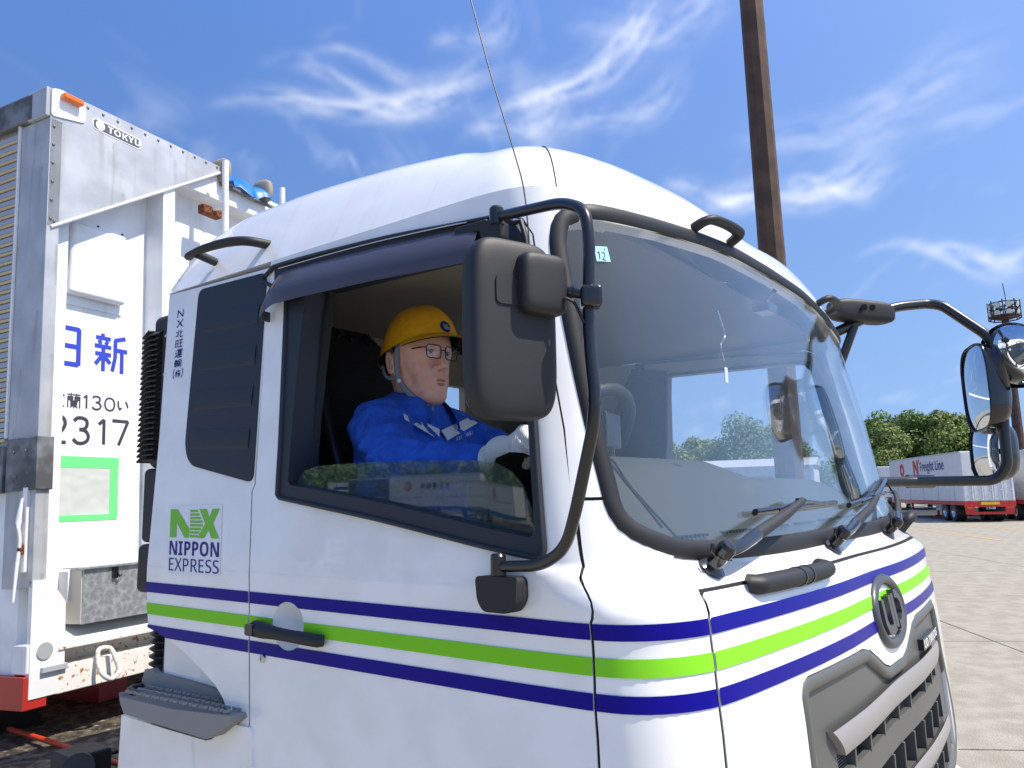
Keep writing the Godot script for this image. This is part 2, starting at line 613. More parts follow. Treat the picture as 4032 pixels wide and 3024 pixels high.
func sky_image() -> Image:
	var w := 1536
	var h := 768
	var im := Image.create(w, h, false, Image.FORMAT_RGBF)
	var f := FastNoiseLite.new()
	f.seed = 11
	f.noise_type = FastNoiseLite.TYPE_SIMPLEX_SMOOTH
	f.frequency = 1.0
	f.fractal_octaves = 5
	var g := FastNoiseLite.new()
	g.seed = 4
	g.noise_type = FastNoiseLite.TYPE_SIMPLEX_SMOOTH
	g.frequency = 1.0
	g.fractal_octaves = 3
	var sun := SUN.normalized()
	# wisps: centre direction, half length and half width in radians of arc, turn, strength
	var wisps := []
	for q in SKY_WISPS:
		var d := ray(q[0], q[1])
		var e := ray(q[2], q[3])
		wisps.append([d, e, q[4], q[5], d.cross(e).normalized()])
	for j in h:
		var th := PI * (j + .5) / h
		var y := cos(th)
		var up := clampf(y, 0.0, 1.0)
		for i in w:
			var ph := TAU * (i + .5) / w
			var d := Vector3(sin(th) * sin(ph), y, -sin(th) * cos(ph))
			var near := .5 + .5 * d.dot(sun)
			var k := pow(1.0 - up, 2.6)
			var c := Vector3(.062, .195, .63).lerp(Vector3(.38, .62, 1.0), k)
			c *= .55 + 1.0 * near * near
			c = c.lerp(Vector3(1.0, 1.08, 1.16), .6 * pow(near, 6.0))
			if y > 0.0:
				# thin high cloud, drawn out into streaks on a flat layer of air
				var p := Vector2(d.x, d.z) / (y + .18)
				var q := Vector2(p.x * .62 + p.y * .78, (p.y * .62 - p.x * .78) * 3.2)
				var warp := g.get_noise_2d(p.x * 1.3, p.y * 1.3)
				var fine := f.get_noise_2d(q.x * 1.7 + warp * .5, q.y * 1.7 + warp * .7)
				var amount := smoothstep(.2, .8, fine + .55 * g.get_noise_2d(p.x * .8 + 9.0, p.y * .8)) * .16
				for s in wisps:
					var a: Vector3 = s[0]
					var ab: Vector3 = s[1] - a
					var t := (d - a).dot(ab) / ab.length_squared()
					if t < -.3 or t > 1.3 or d.dot(a) < .5: continue
					var side: Vector3 = s[4]
					var off := d.dot(side) + .018 * sin(t * 4.0 + s[2] * 90.0)
					var wide: float = s[2] * (.5 + .5 * t)
					if absf(off) < wide * 2.4:
						var fibre := f.get_noise_2d(t * 1.6 + s[2] * 700.0, off * 46.0) * .75 + f.get_noise_2d(t * 5.0, off * 110.0 + 7.0) * .35
						var ends := smoothstep(-.3, .25, t) * (1.0 - smoothstep(.8, 1.3, t))
						amount += s[3] * exp(-off * off / (wide * wide)) * ends * clampf(.42 + fibre, 0.0, 1.1)
				amount = clampf(amount, 0.0, .85) * smoothstep(0.0, .06, y)
				c = c.lerp(Vector3(.93, .96, 1.04) * (.86 + .3 * near), amount)
			im.set_pixel(i, j, Color(c.x, c.y, c.z) * SKY_LEVEL)
	return im

const SKY_LEVEL := .57
# wisps seen in the photograph: start and end pixel (2212 wide), width in radians, strength
const SKY_WISPS := [
	[560, 245, 1015, 175, .022, .75], [620, 165, 900, 200, .016, .5], [700, 140, 960, 150, .014, .35], [1120, 250, 1400, 30, .026, .7], [1030, 310, 1200, 220, .02, .45],
	[1250, 300, 1450, 170, .02, .4], [1450, 430, 1640, 390, .02, .5], [1560, 470, 1870, 345, .02, .75], [1700, 430, 1880, 380, .012, .5], [1650, 300, 2080, 180, .035, .35],
	[1900, 560, 2190, 560, .010, .6], [2020, 580, 2190, 520, .012, .7], [960, 120, 1090, 20, .02, .35], [1280, 80, 1560, -10, .03, .4], [720, 358, 800, 376, .006, .4]]

# direction of a pixel of the photograph (2212 wide) from the camera
func ray(px: float, py: float) -> Vector3:
	var k := 2.0 * tan(deg_to_rad(CAM_FOV) / 2.0) / 1659.0
	return (cam_basis * Vector3((px - 1106.0) * k, -(py - 829.5) * k, -1.0)).normalized()

func at_y(px: float, py: float, y: float) -> Vector3:
	var d := ray(px, py)
	return CAM_AT + d * ((y - CAM_AT.y) / d.y)

func at_z(px: float, py: float, z: float) -> Vector3:
	var d := ray(px, py)
	return CAM_AT + d * ((z - CAM_AT.z) / d.z)

func at_x(px: float, py: float, x: float) -> Vector3:
	var d := ray(px, py)
	return CAM_AT + d * ((x - CAM_AT.x) / d.x)

func at_depth(px: float, py: float, depth: float) -> Vector3:
	var d := ray(px, py)
	return CAM_AT + d * (depth / d.dot(-cam_basis.z))

const CAM_AT := Vector3(0, 1.9, 2.557)
const CAM_FOV := 53.064
var cam_basis: Basis

func set_camera() -> void:
	var yaw := deg_to_rad(36.55)
	var pitch := deg_to_rad(8.233)
	var roll := deg_to_rad(1.181)
	var l := Vector3(-sin(yaw) * cos(pitch), sin(pitch), -cos(yaw) * cos(pitch))
	var r := Vector3(cos(yaw), 0, -sin(yaw))
	var u := r.cross(l)
	var r2 := r * cos(roll) - u * sin(roll)
	var u2 := u * cos(roll) + r * sin(roll)
	cam_basis = Basis(r2, u2, -l)

func set_light() -> void:
	set_camera()
	var cam := Camera3D.new()
	cam.name = "camera"
	cam.fov = CAM_FOV
	cam.near = .05
	cam.far = 900.0
	cam.transform = Transform3D(cam_basis, CAM_AT)
	add_child(cam)
	cam.current = true
	var sun := DirectionalLight3D.new()
	sun.name = "sun"
	sun.transform = look(Vector3.ZERO, SUN)
	sun.light_energy = 1.0
	sun.light_color = Color(1.0, .96, .9)
	sun.light_angular_distance = .55
	sun.shadow_enabled = true
	add_child(sun)
	var e := Environment.new()
	e.background_mode = Environment.BG_SKY
	var sky := Sky.new()
	var pan := PanoramaSkyMaterial.new()
	pan.panorama = ImageTexture.create_from_image(sky_image())
	sky.sky_material = pan
	e.sky = sky
	e.tonemap_mode = Environment.TONE_MAPPER_LINEAR
	e.tonemap_exposure = 2.0
	e.sdfgi_enabled = true
	e.ssao_enabled = true
	e.ssil_enabled = true
	var we := WorldEnvironment.new()
	we.name = "air"
	we.environment = e
	add_child(we)

# ---------------------------------------------------------------- ground
func build_ground() -> void:
	var m := mat("concrete", Color.WHITE, .9)
	m.albedo_texture = noise_tex(.018, 1024, lin(.325, .300, .238), lin(.355, .330, .265), .2, .8, 6, 21)
	m.detail_enabled = true
	m.detail_blend_mode = BaseMaterial3D.BLEND_MODE_MUL
	m.detail_albedo = noise_tex(.01, 512, Color(.93, .925, .92), Color(1, 1, 1), .3, .7, 5, 8)
	m.detail_uv_layer = BaseMaterial3D.DETAIL_UV_1
	m.normal_enabled = true
	m.normal_texture = noise_tex(.2, 512, Color.BLACK, Color.WHITE, 0, 1, 3, 3, FastNoiseLite.TYPE_SIMPLEX, true, 3.0)
	m.normal_scale = .4
	tri_map(m, .45)
	var dark := mat("joint_sealer", srgb(58, 55, 52), .9)
	var far_m := mat("far_ground", lin(.31, .287, .23), .95)
	far_m.albedo_texture = noise_tex(.03, 512, Color(.85, .85, .85), Color.WHITE, .2, .8, 5, 2)
	tri_map(far_m, .02)
	# one sheet to the horizon, with the yard's slabs 4 mm above it
	var mb := MB.new()
	mb.fquad(Vector3(-420, 0, -420), Vector3(420, 0, -420), Vector3(420, 0, 420), Vector3(-420, 0, 420), Vector3.UP)
	var g := structure("ground", mb, far_m)
	# slab joints run square to the yard; the slabs are real plates with gaps between them
	var yard := deg_to_rad(YARD_TURN)
	var u := Vector3(cos(yard), 0, -sin(yard))
	var w := Vector3(-u.z, 0, u.x)
	var sheet := MB.new()
	sheet.fquad(u * -70 + w * -70 + Vector3.UP * .002, u * 70 + w * -70 + Vector3.UP * .002, u * 70 + w * 70 + Vector3.UP * .002, u * -70 + w * 70 + Vector3.UP * .002, Vector3.UP)
	part("joint_bed", sheet, dark, g)
	var slab := MB.new()
	var sa := 5.0
	var sb := 4.16
	box(slab, Vector3(0, .003, 0), Vector3(sa - .022, .006, sb - .022))
	var shared := slab.mesh()
	var far_mb := MB.new()
	var o := SLAB_AT
	for i in range(-9, 10):
		for j in range(-12, 8):
			var c: Vector3 = o + u * (sa * (i + .5)) + w * (sb * (j + .5))
			var tilt := Basis(u, Vector3.UP, w)
			if c.distance_to(CAM_AT) < 22.0:
				var s := MeshInstance3D.new()
				s.name = "slab"
				s.mesh = shared
				s.material_override = m
				s.transform = Transform3D(tilt, Vector3(c.x, .001, c.z))
				g.add_child(s, true)
			else:
				box(far_mb, Vector3(0, .003, 0), Vector3(sa - .022, .006, sb - .022), 0.0, Transform3D(tilt, Vector3(c.x, .001, c.z)))
	var rest := part("far_slabs", far_mb, m, g)
	rest.set_meta("kind", "stuff")
	# worn orange parking lines
	var om := mat("orange_line", Color.WHITE, .85)
	om.albedo_texture = noise_tex(.05, 256, lin(.42, .34, .22), lin(.62, .30, .04), .34, .52, 4, 31)
	tri_map(om, 1.2)
	var k := 0
	for q in [[1985, 1143, 2162, 1167], [2062, 1133, 2300, 1153]]:
		var a := at_y(q[0], q[1], .012)
		var b := at_y(q[2], q[3], .012)
		var d := (b - a).normalized()
		var sd := Vector3(-d.z, 0, d.x) * .08
		var lm := MB.new()
		lm.fquad(a - sd, b - sd, b + sd, a + sd, Vector3.UP)
		part("painted_line", lm, om, g, "worn orange parking line on the concrete")
		k += 1

const YARD_TURN := 30.0
const SLAB_AT := Vector3(.94, 0, -5.2)

# ---------------------------------------------------------------- the tractor
const REAR_PANEL := [2.418, 2.592, 2.985, 2.606, 2.96, 2.12, 2.957, 1.66, 2.935, 1.512, 2.88, 1.503, 2.797, 1.482, 2.73, 1.46, 2.668, 1.435, 2.61, 1.41, 2.558, 1.384, 2.52, 1.355, 2.499, 1.33, 2.479, 1.293, 2.396, 1.294, 2.413, 1.654, 2.431, 1.928, 2.420, 1.945]
const DOOR := [2.388, .95, 2.390, 1.297, 2.407, 1.654, 2.425, 1.928, 2.414, 1.945, 2.421, 2.592, 1.50, 2.556, 1.33, 2.548, 1.275, 2.528, 1.254, 2.49, 1.247, 2.177, 1.241, 2.036, 1.25, 1.756, 1.29, 1.69, 1.317, 1.652, 1.338, 1.495, 1.345, 1.388, 1.349, .95]
const FRAME_OUT := [2.392, 2.588, 1.488, 2.550, 1.345, 2.541, 1.292, 2.520, 1.268, 2.475, 1.30, 2.061, 1.323, 1.790, 1.331, 1.776, 1.345, 1.771, 2.290, 1.906, 2.300, 1.915, 2.304, 2.092, 2.32, 2.45, 2.328, 2.50, 2.385, 2.52]
const FRAME_IN := [2.235, 2.50, 1.414, 2.490, 1.335, 2.480, 1.305, 2.45, 1.318, 2.056, 1.338, 1.826, 1.352, 1.812, 2.250, 1.940, 2.261, 1.952, 2.258, 2.128, 2.245, 2.40]
const GLASS := [2.262, 1.93, 2.246, 1.961, 2.221, 1.98, 2.169, 1.990, 2.049, 1.992, 1.851, 1.990, 1.53, 1.982, 1.446, 1.973, 1.400, 1.952, 1.373, 1.924, 1.357, 1.874, 1.35, 1.819, 1.346, 1.79, 1.40, 1.79]
const DARK := [2.797, 2.590, 2.432, 2.580, 2.424, 1.95, 2.74, 2.010, 2.775, 2.035, 2.795, 2.081]
const CORNER := [1.343, .9, 1.339, 1.388, 1.332, 1.495, 1.311, 1.652, 1.284, 1.692, 1.244, 1.756, 1.235, 1.886, 1.17, 1.886, 1.15, 1.84, 1.11, 1.806, 1.02, 1.775, 1.026, 1.704, 1.041, 1.691, 1.066, 1.646, 1.082, 1.498, 1.089, 1.38, 1.094, .9]
const PILLAR := [1.246, 1.893, 1.237, 2.036, 1.243, 2.177, 1.25, 2.49, 1.270, 2.532, 1.328, 2.552, 1.50, 2.560, 2.418, 2.596, 2.418, 2.611, 1.0, 2.612, 1.0, 2.545, 1.10, 2.535, 1.15, 2.525, 1.185, 2.48, 1.195, 2.40, 1.155, 1.92, 1.165, 1.893]
const SEAL := [1.155, 1.862, 1.163, 1.925, 1.182, 2.15, 1.196, 2.404, 1.194, 2.48, 1.178, 2.524, 1.145, 2.545, 1.097, 2.557, .778, 2.59, .42, 2.618, .1, 2.628, 0., 2.63]
const SEAL_LOW := [1.122, 1.823, 1.034, 1.79, .935, 1.774, .728, 1.764, .451, 1.760, .1, 1.76, 0., 1.76]
const BANDS := [[1.489, 1.521, "blue_vinyl", "blue_stripe"], [1.553, 1.587, "green_vinyl", "green_stripe"], [1.620, 1.651, "blue_vinyl", "blue_stripe"]]

func side_poly(a: Array, sg: float) -> PackedVector2Array:
	var p := pv(a)
	return p if sg > 0.0 else flip(p)

# closed rim of the windshield, right round
func seal_loop() -> Array:
	var up := pv(SEAL)
	var low := pv(SEAL_LOW)
	var r := []
	low.reverse()
	for q in low: r.append(q)
	for q in up: r.append(q)
	up.reverse()
	low.reverse()
	for i in range(1, up.size()): r.append(Vector2(-up[i].x, up[i].y))
	for i in range(0, low.size() - 1): r.append(Vector2(-low[i].x, low[i].y))
	return r

# rounded bead along a line drawn on the skin
func bead(mb: MB, pts: Array, hw: float, h: float, closed: bool, base := .0, k := 8, turn := 1.0) -> void:
	var c := pts.size()
	var rows := []
	for i in c:
		var a: Vector2 = pts[(i - 1 + c) % c] if closed or i > 0 else pts[i]
		var b: Vector2 = pts[(i + 1) % c] if closed or i < c - 1 else pts[i]
		var d := (b - a).normalized()
		var across := Vector2(-d.y, d.x)
		var row := []
		for j in k + 1:
			var t := PI * j / k
			var q: Vector2 = pts[i] + across * cos(t) * hw
			row.append(skin_off(q.x, q.y, base + h * sin(t)))
		rows.append(row)
	for i in (c if closed else c - 1):
		var i2 := (i + 1) % c
		for j in k:
			var mid: Vector2 = pts[i]
			var out := skin_n(mid.x, mid.y)
			var n0 := _row_n(rows, i, j, c, closed, out)
			var n1 := _row_n(rows, i2, j, c, closed, out)
			var n2 := _row_n(rows, i2, j + 1, c, closed, out)
			var n3 := _row_n(rows, i, j + 1, c, closed, out)
			mb.quad(rows[i][j], rows[i2][j], rows[i2][j + 1], rows[i][j + 1], n0, n1, n2, n3)

func _row_n(rows: Array, i: int, j: int, c: int, closed: bool, out: Vector3) -> Vector3:
	var ia := (i - 1 + c) % c if closed or i > 0 else i
	var ib := (i + 1) % c if closed or i < c - 1 else i
	var ja := maxi(j - 1, 0)
	var jb := mini(j + 1, rows[0].size() - 1)
	var g: Vector3 = (rows[ib][j] - rows[ia][j]).cross(rows[i][jb] - rows[i][ja]).normalized()
	return g if g.dot(out) > -.02 else -g

func densify(pts: Array, step: float, closed: bool) -> Array:
	var r := []
	var c := pts.size()
	for i in (c if closed else c - 1):
		var a: Vector2 = pts[i]
		var b: Vector2 = pts[(i + 1) % c]
		var p0: Vector2 = pts[(i - 1 + c) % c] if closed or i > 0 else a
		var p3: Vector2 = pts[(i + 2) % c] if closed or i + 2 < c else b
		var k := maxi(1, int(ceil(a.distance_to(b) / step)))
		for j in k: r.append(a.cubic_interpolate(b, p0, p3, float(j) / k))
	if not closed: r.append(pts[c - 1])
	return r

func stripes(poly: PackedVector2Array, holes: Array, parent: Node3D) -> void:
	var lo := 9.0
	var hi := -9.0
	for q in poly:
		lo = minf(lo, q.x); hi = maxf(hi, q.x)
	for b in BANDS:
		for bit in Geometry2D.intersect_polygons(rect(lo - .1, b[0], hi + .1, b[1]), poly):
			var bits := [bit]
			for h in holes:
				var nb := []
				for q in bits: nb.append_array(Geometry2D.clip_polygons(q, h))
				bits = nb
			for q in bits:
				var mb := MB.new()
				panel(mb, q, [], .0022, 0.0)
				part(b[3], mb, mats[b[2]], parent)

func build_tractor() -> void:
	var t := thing("tractor_truck", "white cab-over tractor truck with blue and green stripes and open driver window", "truck")
	var white: Material = mats.white_paint
	# --- side skins
	for sg in [1.0, -1.0]:
		var mb := MB.new()
		var rp := side_poly(REAR_PANEL, sg)
		panel(mb, rp, [], 0, .05)
		var rear := part("rear_side_panel", mb, white, t)
		stripes(rp, [], rear)
		mb = MB.new()
		var dk := rounded(side_poly(DARK, sg), .03)
		panel(mb, dk, [], .004, .004)
		var dark := part("quarter_trim", mb, mats.dark_trim, rear, "dark grey ribbed plastic trim behind the door")
		if sg > 0: quarter_ribs(dark)
		# door
		mb = MB.new()
		var dp := side_poly(DOOR, sg)
		var hole := side_poly(FRAME_IN, sg)
		var cup := oval(2.236 * sg, 1.572, .066, .062, 28)
		var big: PackedVector2Array = Geometry2D.offset_polygon(hole, .02)[0]
		panel(mb, dp, [big, cup], 0, .04)
		var door := part("door", mb, white, t)
		stripes(dp, [cup], door)
		mb = MB.new()
		bowl(mb, 2.236 * sg, 1.572, .066, .062)
		part("handle_recess", mb, white, door)
		mb = MB.new()
		panel(mb, side_poly(FRAME_OUT, sg), [hole], .006, .10)
		var loop := []
		for q in side_poly(FRAME_OUT, sg): loop.append(q)
		bead(mb, densify(loop, .05, true), .007, .012, true, .003, 6)
		part("window_frame", mb, mats.dark_trim, door, "black rubber window surround")
		mb = MB.new()
		if sg > 0.0:
			panel(mb, side_poly(GLASS, sg), [], -.022, .0)
			panel(mb, side_poly(GLASS, sg), [], -.024, 0.0)
			panel(mb, side_poly(GLASS, sg), [], -.026, 0.0)
			panel(mb, side_poly(GLASS, sg), [], -.028, 0.0)
			# the pane stands almost upright in its channel
			for i in mb.v.size():
				mb.v[i].z += (mb.v[i].y - 1.9) * .055
				mb.n[i] = (mb.n[i] - Vector3(0, .055, 0)).normalized()
			part("window_glass", mb, mats.side_glass, door, "side window glass wound most of the way down")
		else:
			panel(mb, hole, [], -.022, .0)
			part("window_glass", mb, mats.clear_glass, door)
		door_fittings(door, sg)
		# corner panel and pillar
		mb = MB.new()
		var cp := side_poly(CORNER, sg)
		panel(mb, cp, [], 0, .04, .06)
		var corner := part("corner_panel", mb, white, t)
		stripes(cp, [], corner)
		mb = MB.new()
		panel(mb, side_poly(PILLAR, sg), [], 0, .05, .06)
		part("windshield_pillar", mb, white, t)
	# black strips almost flush in the panel gaps, painting in the shade there
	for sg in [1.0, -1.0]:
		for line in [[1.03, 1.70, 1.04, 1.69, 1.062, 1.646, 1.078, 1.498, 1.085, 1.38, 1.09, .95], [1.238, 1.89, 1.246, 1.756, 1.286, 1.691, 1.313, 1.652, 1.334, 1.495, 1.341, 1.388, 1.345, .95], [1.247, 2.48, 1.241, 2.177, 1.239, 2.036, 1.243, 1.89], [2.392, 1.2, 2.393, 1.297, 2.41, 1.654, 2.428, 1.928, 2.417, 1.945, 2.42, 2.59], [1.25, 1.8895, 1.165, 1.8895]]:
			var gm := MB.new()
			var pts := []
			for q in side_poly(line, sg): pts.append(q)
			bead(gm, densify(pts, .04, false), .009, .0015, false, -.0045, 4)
			part("gap_shade_strip", gm, mats.dark_fill, t)
	# --- front panel and cowl
	var fm := MB.new()
	var right := [1.022, 1.694, 1.034, 1.689, 1.058, 1.646, 1.074, 1.498, 1.081, 1.38, 1.086, .9]
	var fp := PackedVector2Array()
	for q in pv(right): fp.append(q)
	var lp := pv(right)
	lp.reverse()
	for q in lp: fp.append(Vector2(-q.x, q.y))
	var gr := grille_outline()
	panel(fm, fp, [gr], 0, .05, .08)
	var front := part("front_panel", fm, white, t)
	stripes(fp, [gr], front)
	fm = MB.new()
	panel(fm, rect(-1.018, 1.703, 1.018, 1.78), [], -.004, .04, .06)
	part("cowl_panel", fm, white, t)
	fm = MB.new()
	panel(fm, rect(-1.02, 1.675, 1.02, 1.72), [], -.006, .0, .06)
	part("cowl_gap_shade", fm, mats.dark_fill, t)  # dark sheet behind the joint, standing in for the shade inside it
	# header strip between windshield and roof
	fm = MB.new()
	var hd := PackedVector2Array()
	for q in pv([1.0, 2.545, .778, 2.57, .42, 2.598, 0., 2.61, -.42, 2.598, -.778, 2.57, -1.0, 2.545, -1.0, 2.614, -.8, 2.628, -.6, 2.648, -.42, 2.664, -.2, 2.67, 0., 2.67, .2, 2.67, .42, 2.664, .6, 2.648, .8, 2.628, 1.0, 2.614]): hd.append(q)
	panel(fm, hd, [], 0, .04, .06)
	part("windshield_header", fm, white, t)
	# --- windshield
	var loop := densify(seal_loop(), .035, true)
	var sm := MB.new()
	bead(sm, loop, .0215, .013, true, -.004, 10)
	part("windshield_seal", sm, mats.black_rubber, t, "black rubber windshield seal")
	var gp := PackedVector2Array()
	for q in loop: gp.append(q)
	gp = Geometry2D.offset_polygon(gp, -.008)[0]
	sm = MB.new()
	panel(sm, gp, [], -.003, .0, .07)
	panel(sm, gp, [], -.010, .0, .07)
	var ws := part("windshield", sm, mats.windshield, t, "large tinted windshield reflecting the sky")
	sm = MB.new()
	panel(sm, pv([1.103, 2.468, 1.059, 2.474, 1.054, 2.437, 1.100, 2.431]), [], -.0015, 0)
	part("inspection_sticker", sm, mat("sticker", srgb(168, 232, 238), .5), ws, "small pale blue sticker reading 12")
	sm = MB.new()
	var on := func(u, v, h): return skin_off(1.096 - u, 2.437 + v, h - .0008)
	lay(sm, text_tris("12", .02), on, 0.0)
	lay(sm, scaled(text_tris("8", .008), 1, 1, .023, .024), on, 0.0)
	part("sticker_numerals", sm, mats.black_gloss, ws)
	build_roof(t)
	build_front(t, front)
	build_wipers(t)
	build_near_mirror(t)
	build_far_mirrors(t)
	build_side_details(t)
	build_interior(t)

func quarter_ribs(parent: Node3D) -> void:
	for k in 4:
		var y := 2.47 - .125 * k
		var mb := MB.new()
		var p := pv([2.74 - .0 * k, y, 2.46, y - .012, 2.455, y - .036, 2.75, y - .024])
		for q in [0, 1]:
			pass
		bead(mb, densify([Vector2(2.755, y), Vector2(2.62, y - .006), Vector2(2.455, y - .014)], .04, false), .034, .0036, false, .003, 8)
		part("trim_rib", mb, mats.dark_trim, parent)

func bowl(mb: MB, s0: float, y0: float, rs: float, ry: float) -> void:
	var rows := []
	for i in 7:
		var e := 1.0 - i / 6.0
		var row := []
		for j in 25:
			var a := TAU * j / 24
			row.append(skin_off(s0 + rs * e * cos(a), y0 + ry * e * sin(a), -.036 * (1.0 - e * e)))
		rows.append(row)
	var o := skin_n(s0, y0)
	for i in 6:
		for j in 24:
			var ns := []
			for q in [[i, j], [i, j + 1], [i + 1, j + 1], [i + 1, j]]:
				var e: float = 1.0 - q[0] / 6.0
				var a: float = TAU * q[1] / 24
				ns.append((o - (skin_at(s0 + .01, y0) - skin_at(s0 - .01, y0)).normalized() * cos(a) * e * .9 - Vector3.UP * sin(a) * e * .9).normalized())
			mb.quad(rows[i][j], rows[i][j + 1], rows[i + 1][j + 1], rows[i + 1][j], ns[0], ns[1], ns[2], ns[3])

func door_fittings(door: Node3D, sg: float) -> void:
	# pull handle bridging the recess
	var mb := MB.new()
	var p := []
	var r := []
	for q in [[2.366, 1.560, .010, .017], [2.352, 1.559, .018, .022], [2.31, 1.558, .022, .021], [2.26, 1.556, .024, .0165], [2.2, 1.554, .024, .0155], [2.13, 1.552, .021, .0165], [2.095, 1.550, .017, .016], [2.084, 1.55, .008, .014]]:
		p.append(skin_off(q[0] * sg, q[1], q[2])); r.append(q[3])
	tube(mb, p, r, 14, false, 1.0, Vector3.UP)
	part("handle", mb, mats.black_plastic, door, "black pull handle")
	mb = MB.new()
	panel(mb, rounded(side_poly([2.366, 1.574, 2.332, 1.573, 2.332, 1.543, 2.366, 1.544], sg), .008), [], .0425, .03)
	part("handle_button", mb, mats.black_gloss, door)
	mb = MB.new()
	var at := skin_off(2.339 * sg, 1.481, 0)
	lathe(mb, [Vector2(0, .008), Vector2(.008, .008), Vector2(.011, .006), Vector2(.0125, 0)], 20, look(at, skin_n(2.339 * sg, 1.481)) * Transform3D(Basis(Vector3.RIGHT, PI / 2), Vector3.ZERO))
	var lock := part("lock", mb, mats.chrome, door)
	mb = MB.new()
	box(mb, skin_off(2.339 * sg, 1.481, .0085), Vector3(.0016, .011, .001))
	part("keyhole", mb, mats.dark_fill, lock)
	if sg < 0.0: return
	# tinted rain visor above the window
	mb = MB.new()
	var top := [Vector2(2.40, 2.520), Vector2(2.385, 2.547), Vector2(2.35, 2.562), Vector2(2.2, 2.560), Vector2(1.9, 2.551), Vector2(1.6, 2.539), Vector2(1.44, 2.530), Vector2(1.405, 2.522)]
	var bot := [Vector2(2.41, 2.424), Vector2(2.375, 2.443), Vector2(2.33, 2.452), Vector2(2.2, 2.452), Vector2(1.9, 2.444), Vector2(1.6, 2.434), Vector2(1.44, 2.430), Vector2(1.395, 2.430)]
	var rows := []
	for i in top.size():
		var row := []
		for j in 9:
			var f := j / 8.0
			var q: Vector2 = top[i].lerp(bot[i], f)
			row.append(skin_off(q.x, q.y, .012 + .034 * sin(minf(f * 1.25, 1.0) * PI * .5) + (0.0 if i > 1 else -.012 * (1 - i * .5))))
		rows.append(row)
	for i in top.size() - 1:
		for j in 8:
			mb.quad(rows[i][j], rows[i + 1][j], rows[i + 1][j + 1], rows[i][j + 1], _row_n(rows, i, j, top.size(), false, Vector3.BACK), _row_n(rows, i + 1, j, top.size(), false, Vector3.BACK), _row_n(rows, i + 1, j + 1, top.size(), false, Vector3.BACK), _row_n(rows, i, j + 1, top.size(), false, Vector3.BACK))
	part("rain_visor", mb, mats.visor, door, "smoked plastic rain visor above the side window")
	mb = MB.new()
	tube(mb, smooth_path([skin_off(2.36, 2.574, .014), skin_off(2.0, 2.566, .016), skin_off(1.6, 2.551, .016), skin_off(1.45, 2.545, .014)], 5), .0022, 6)
	part("drip_trim", mb, mats.chrome, door)
	mb = MB.new()
	box(mb, skin_off(2.397, 2.432, .02), Vector3(.008, .03, .03), .003)
	part("visor_end", mb, mats.black_gloss, door)
	# mirror arm footing low on the door
	mb = MB.new()
	var p0 := at_z(1085, 1283, 1.262)
	prism(mb, rounded(pv([-.056, .036, .05, .036, .052, -.01, .034, -.036, -.034, -.036, -.05, -.014]), .014), -.02, .022, look(p0, skin_n(1.55, 1.7)), true)
	part("mirror_footing", mb, mats.black_plastic, door)

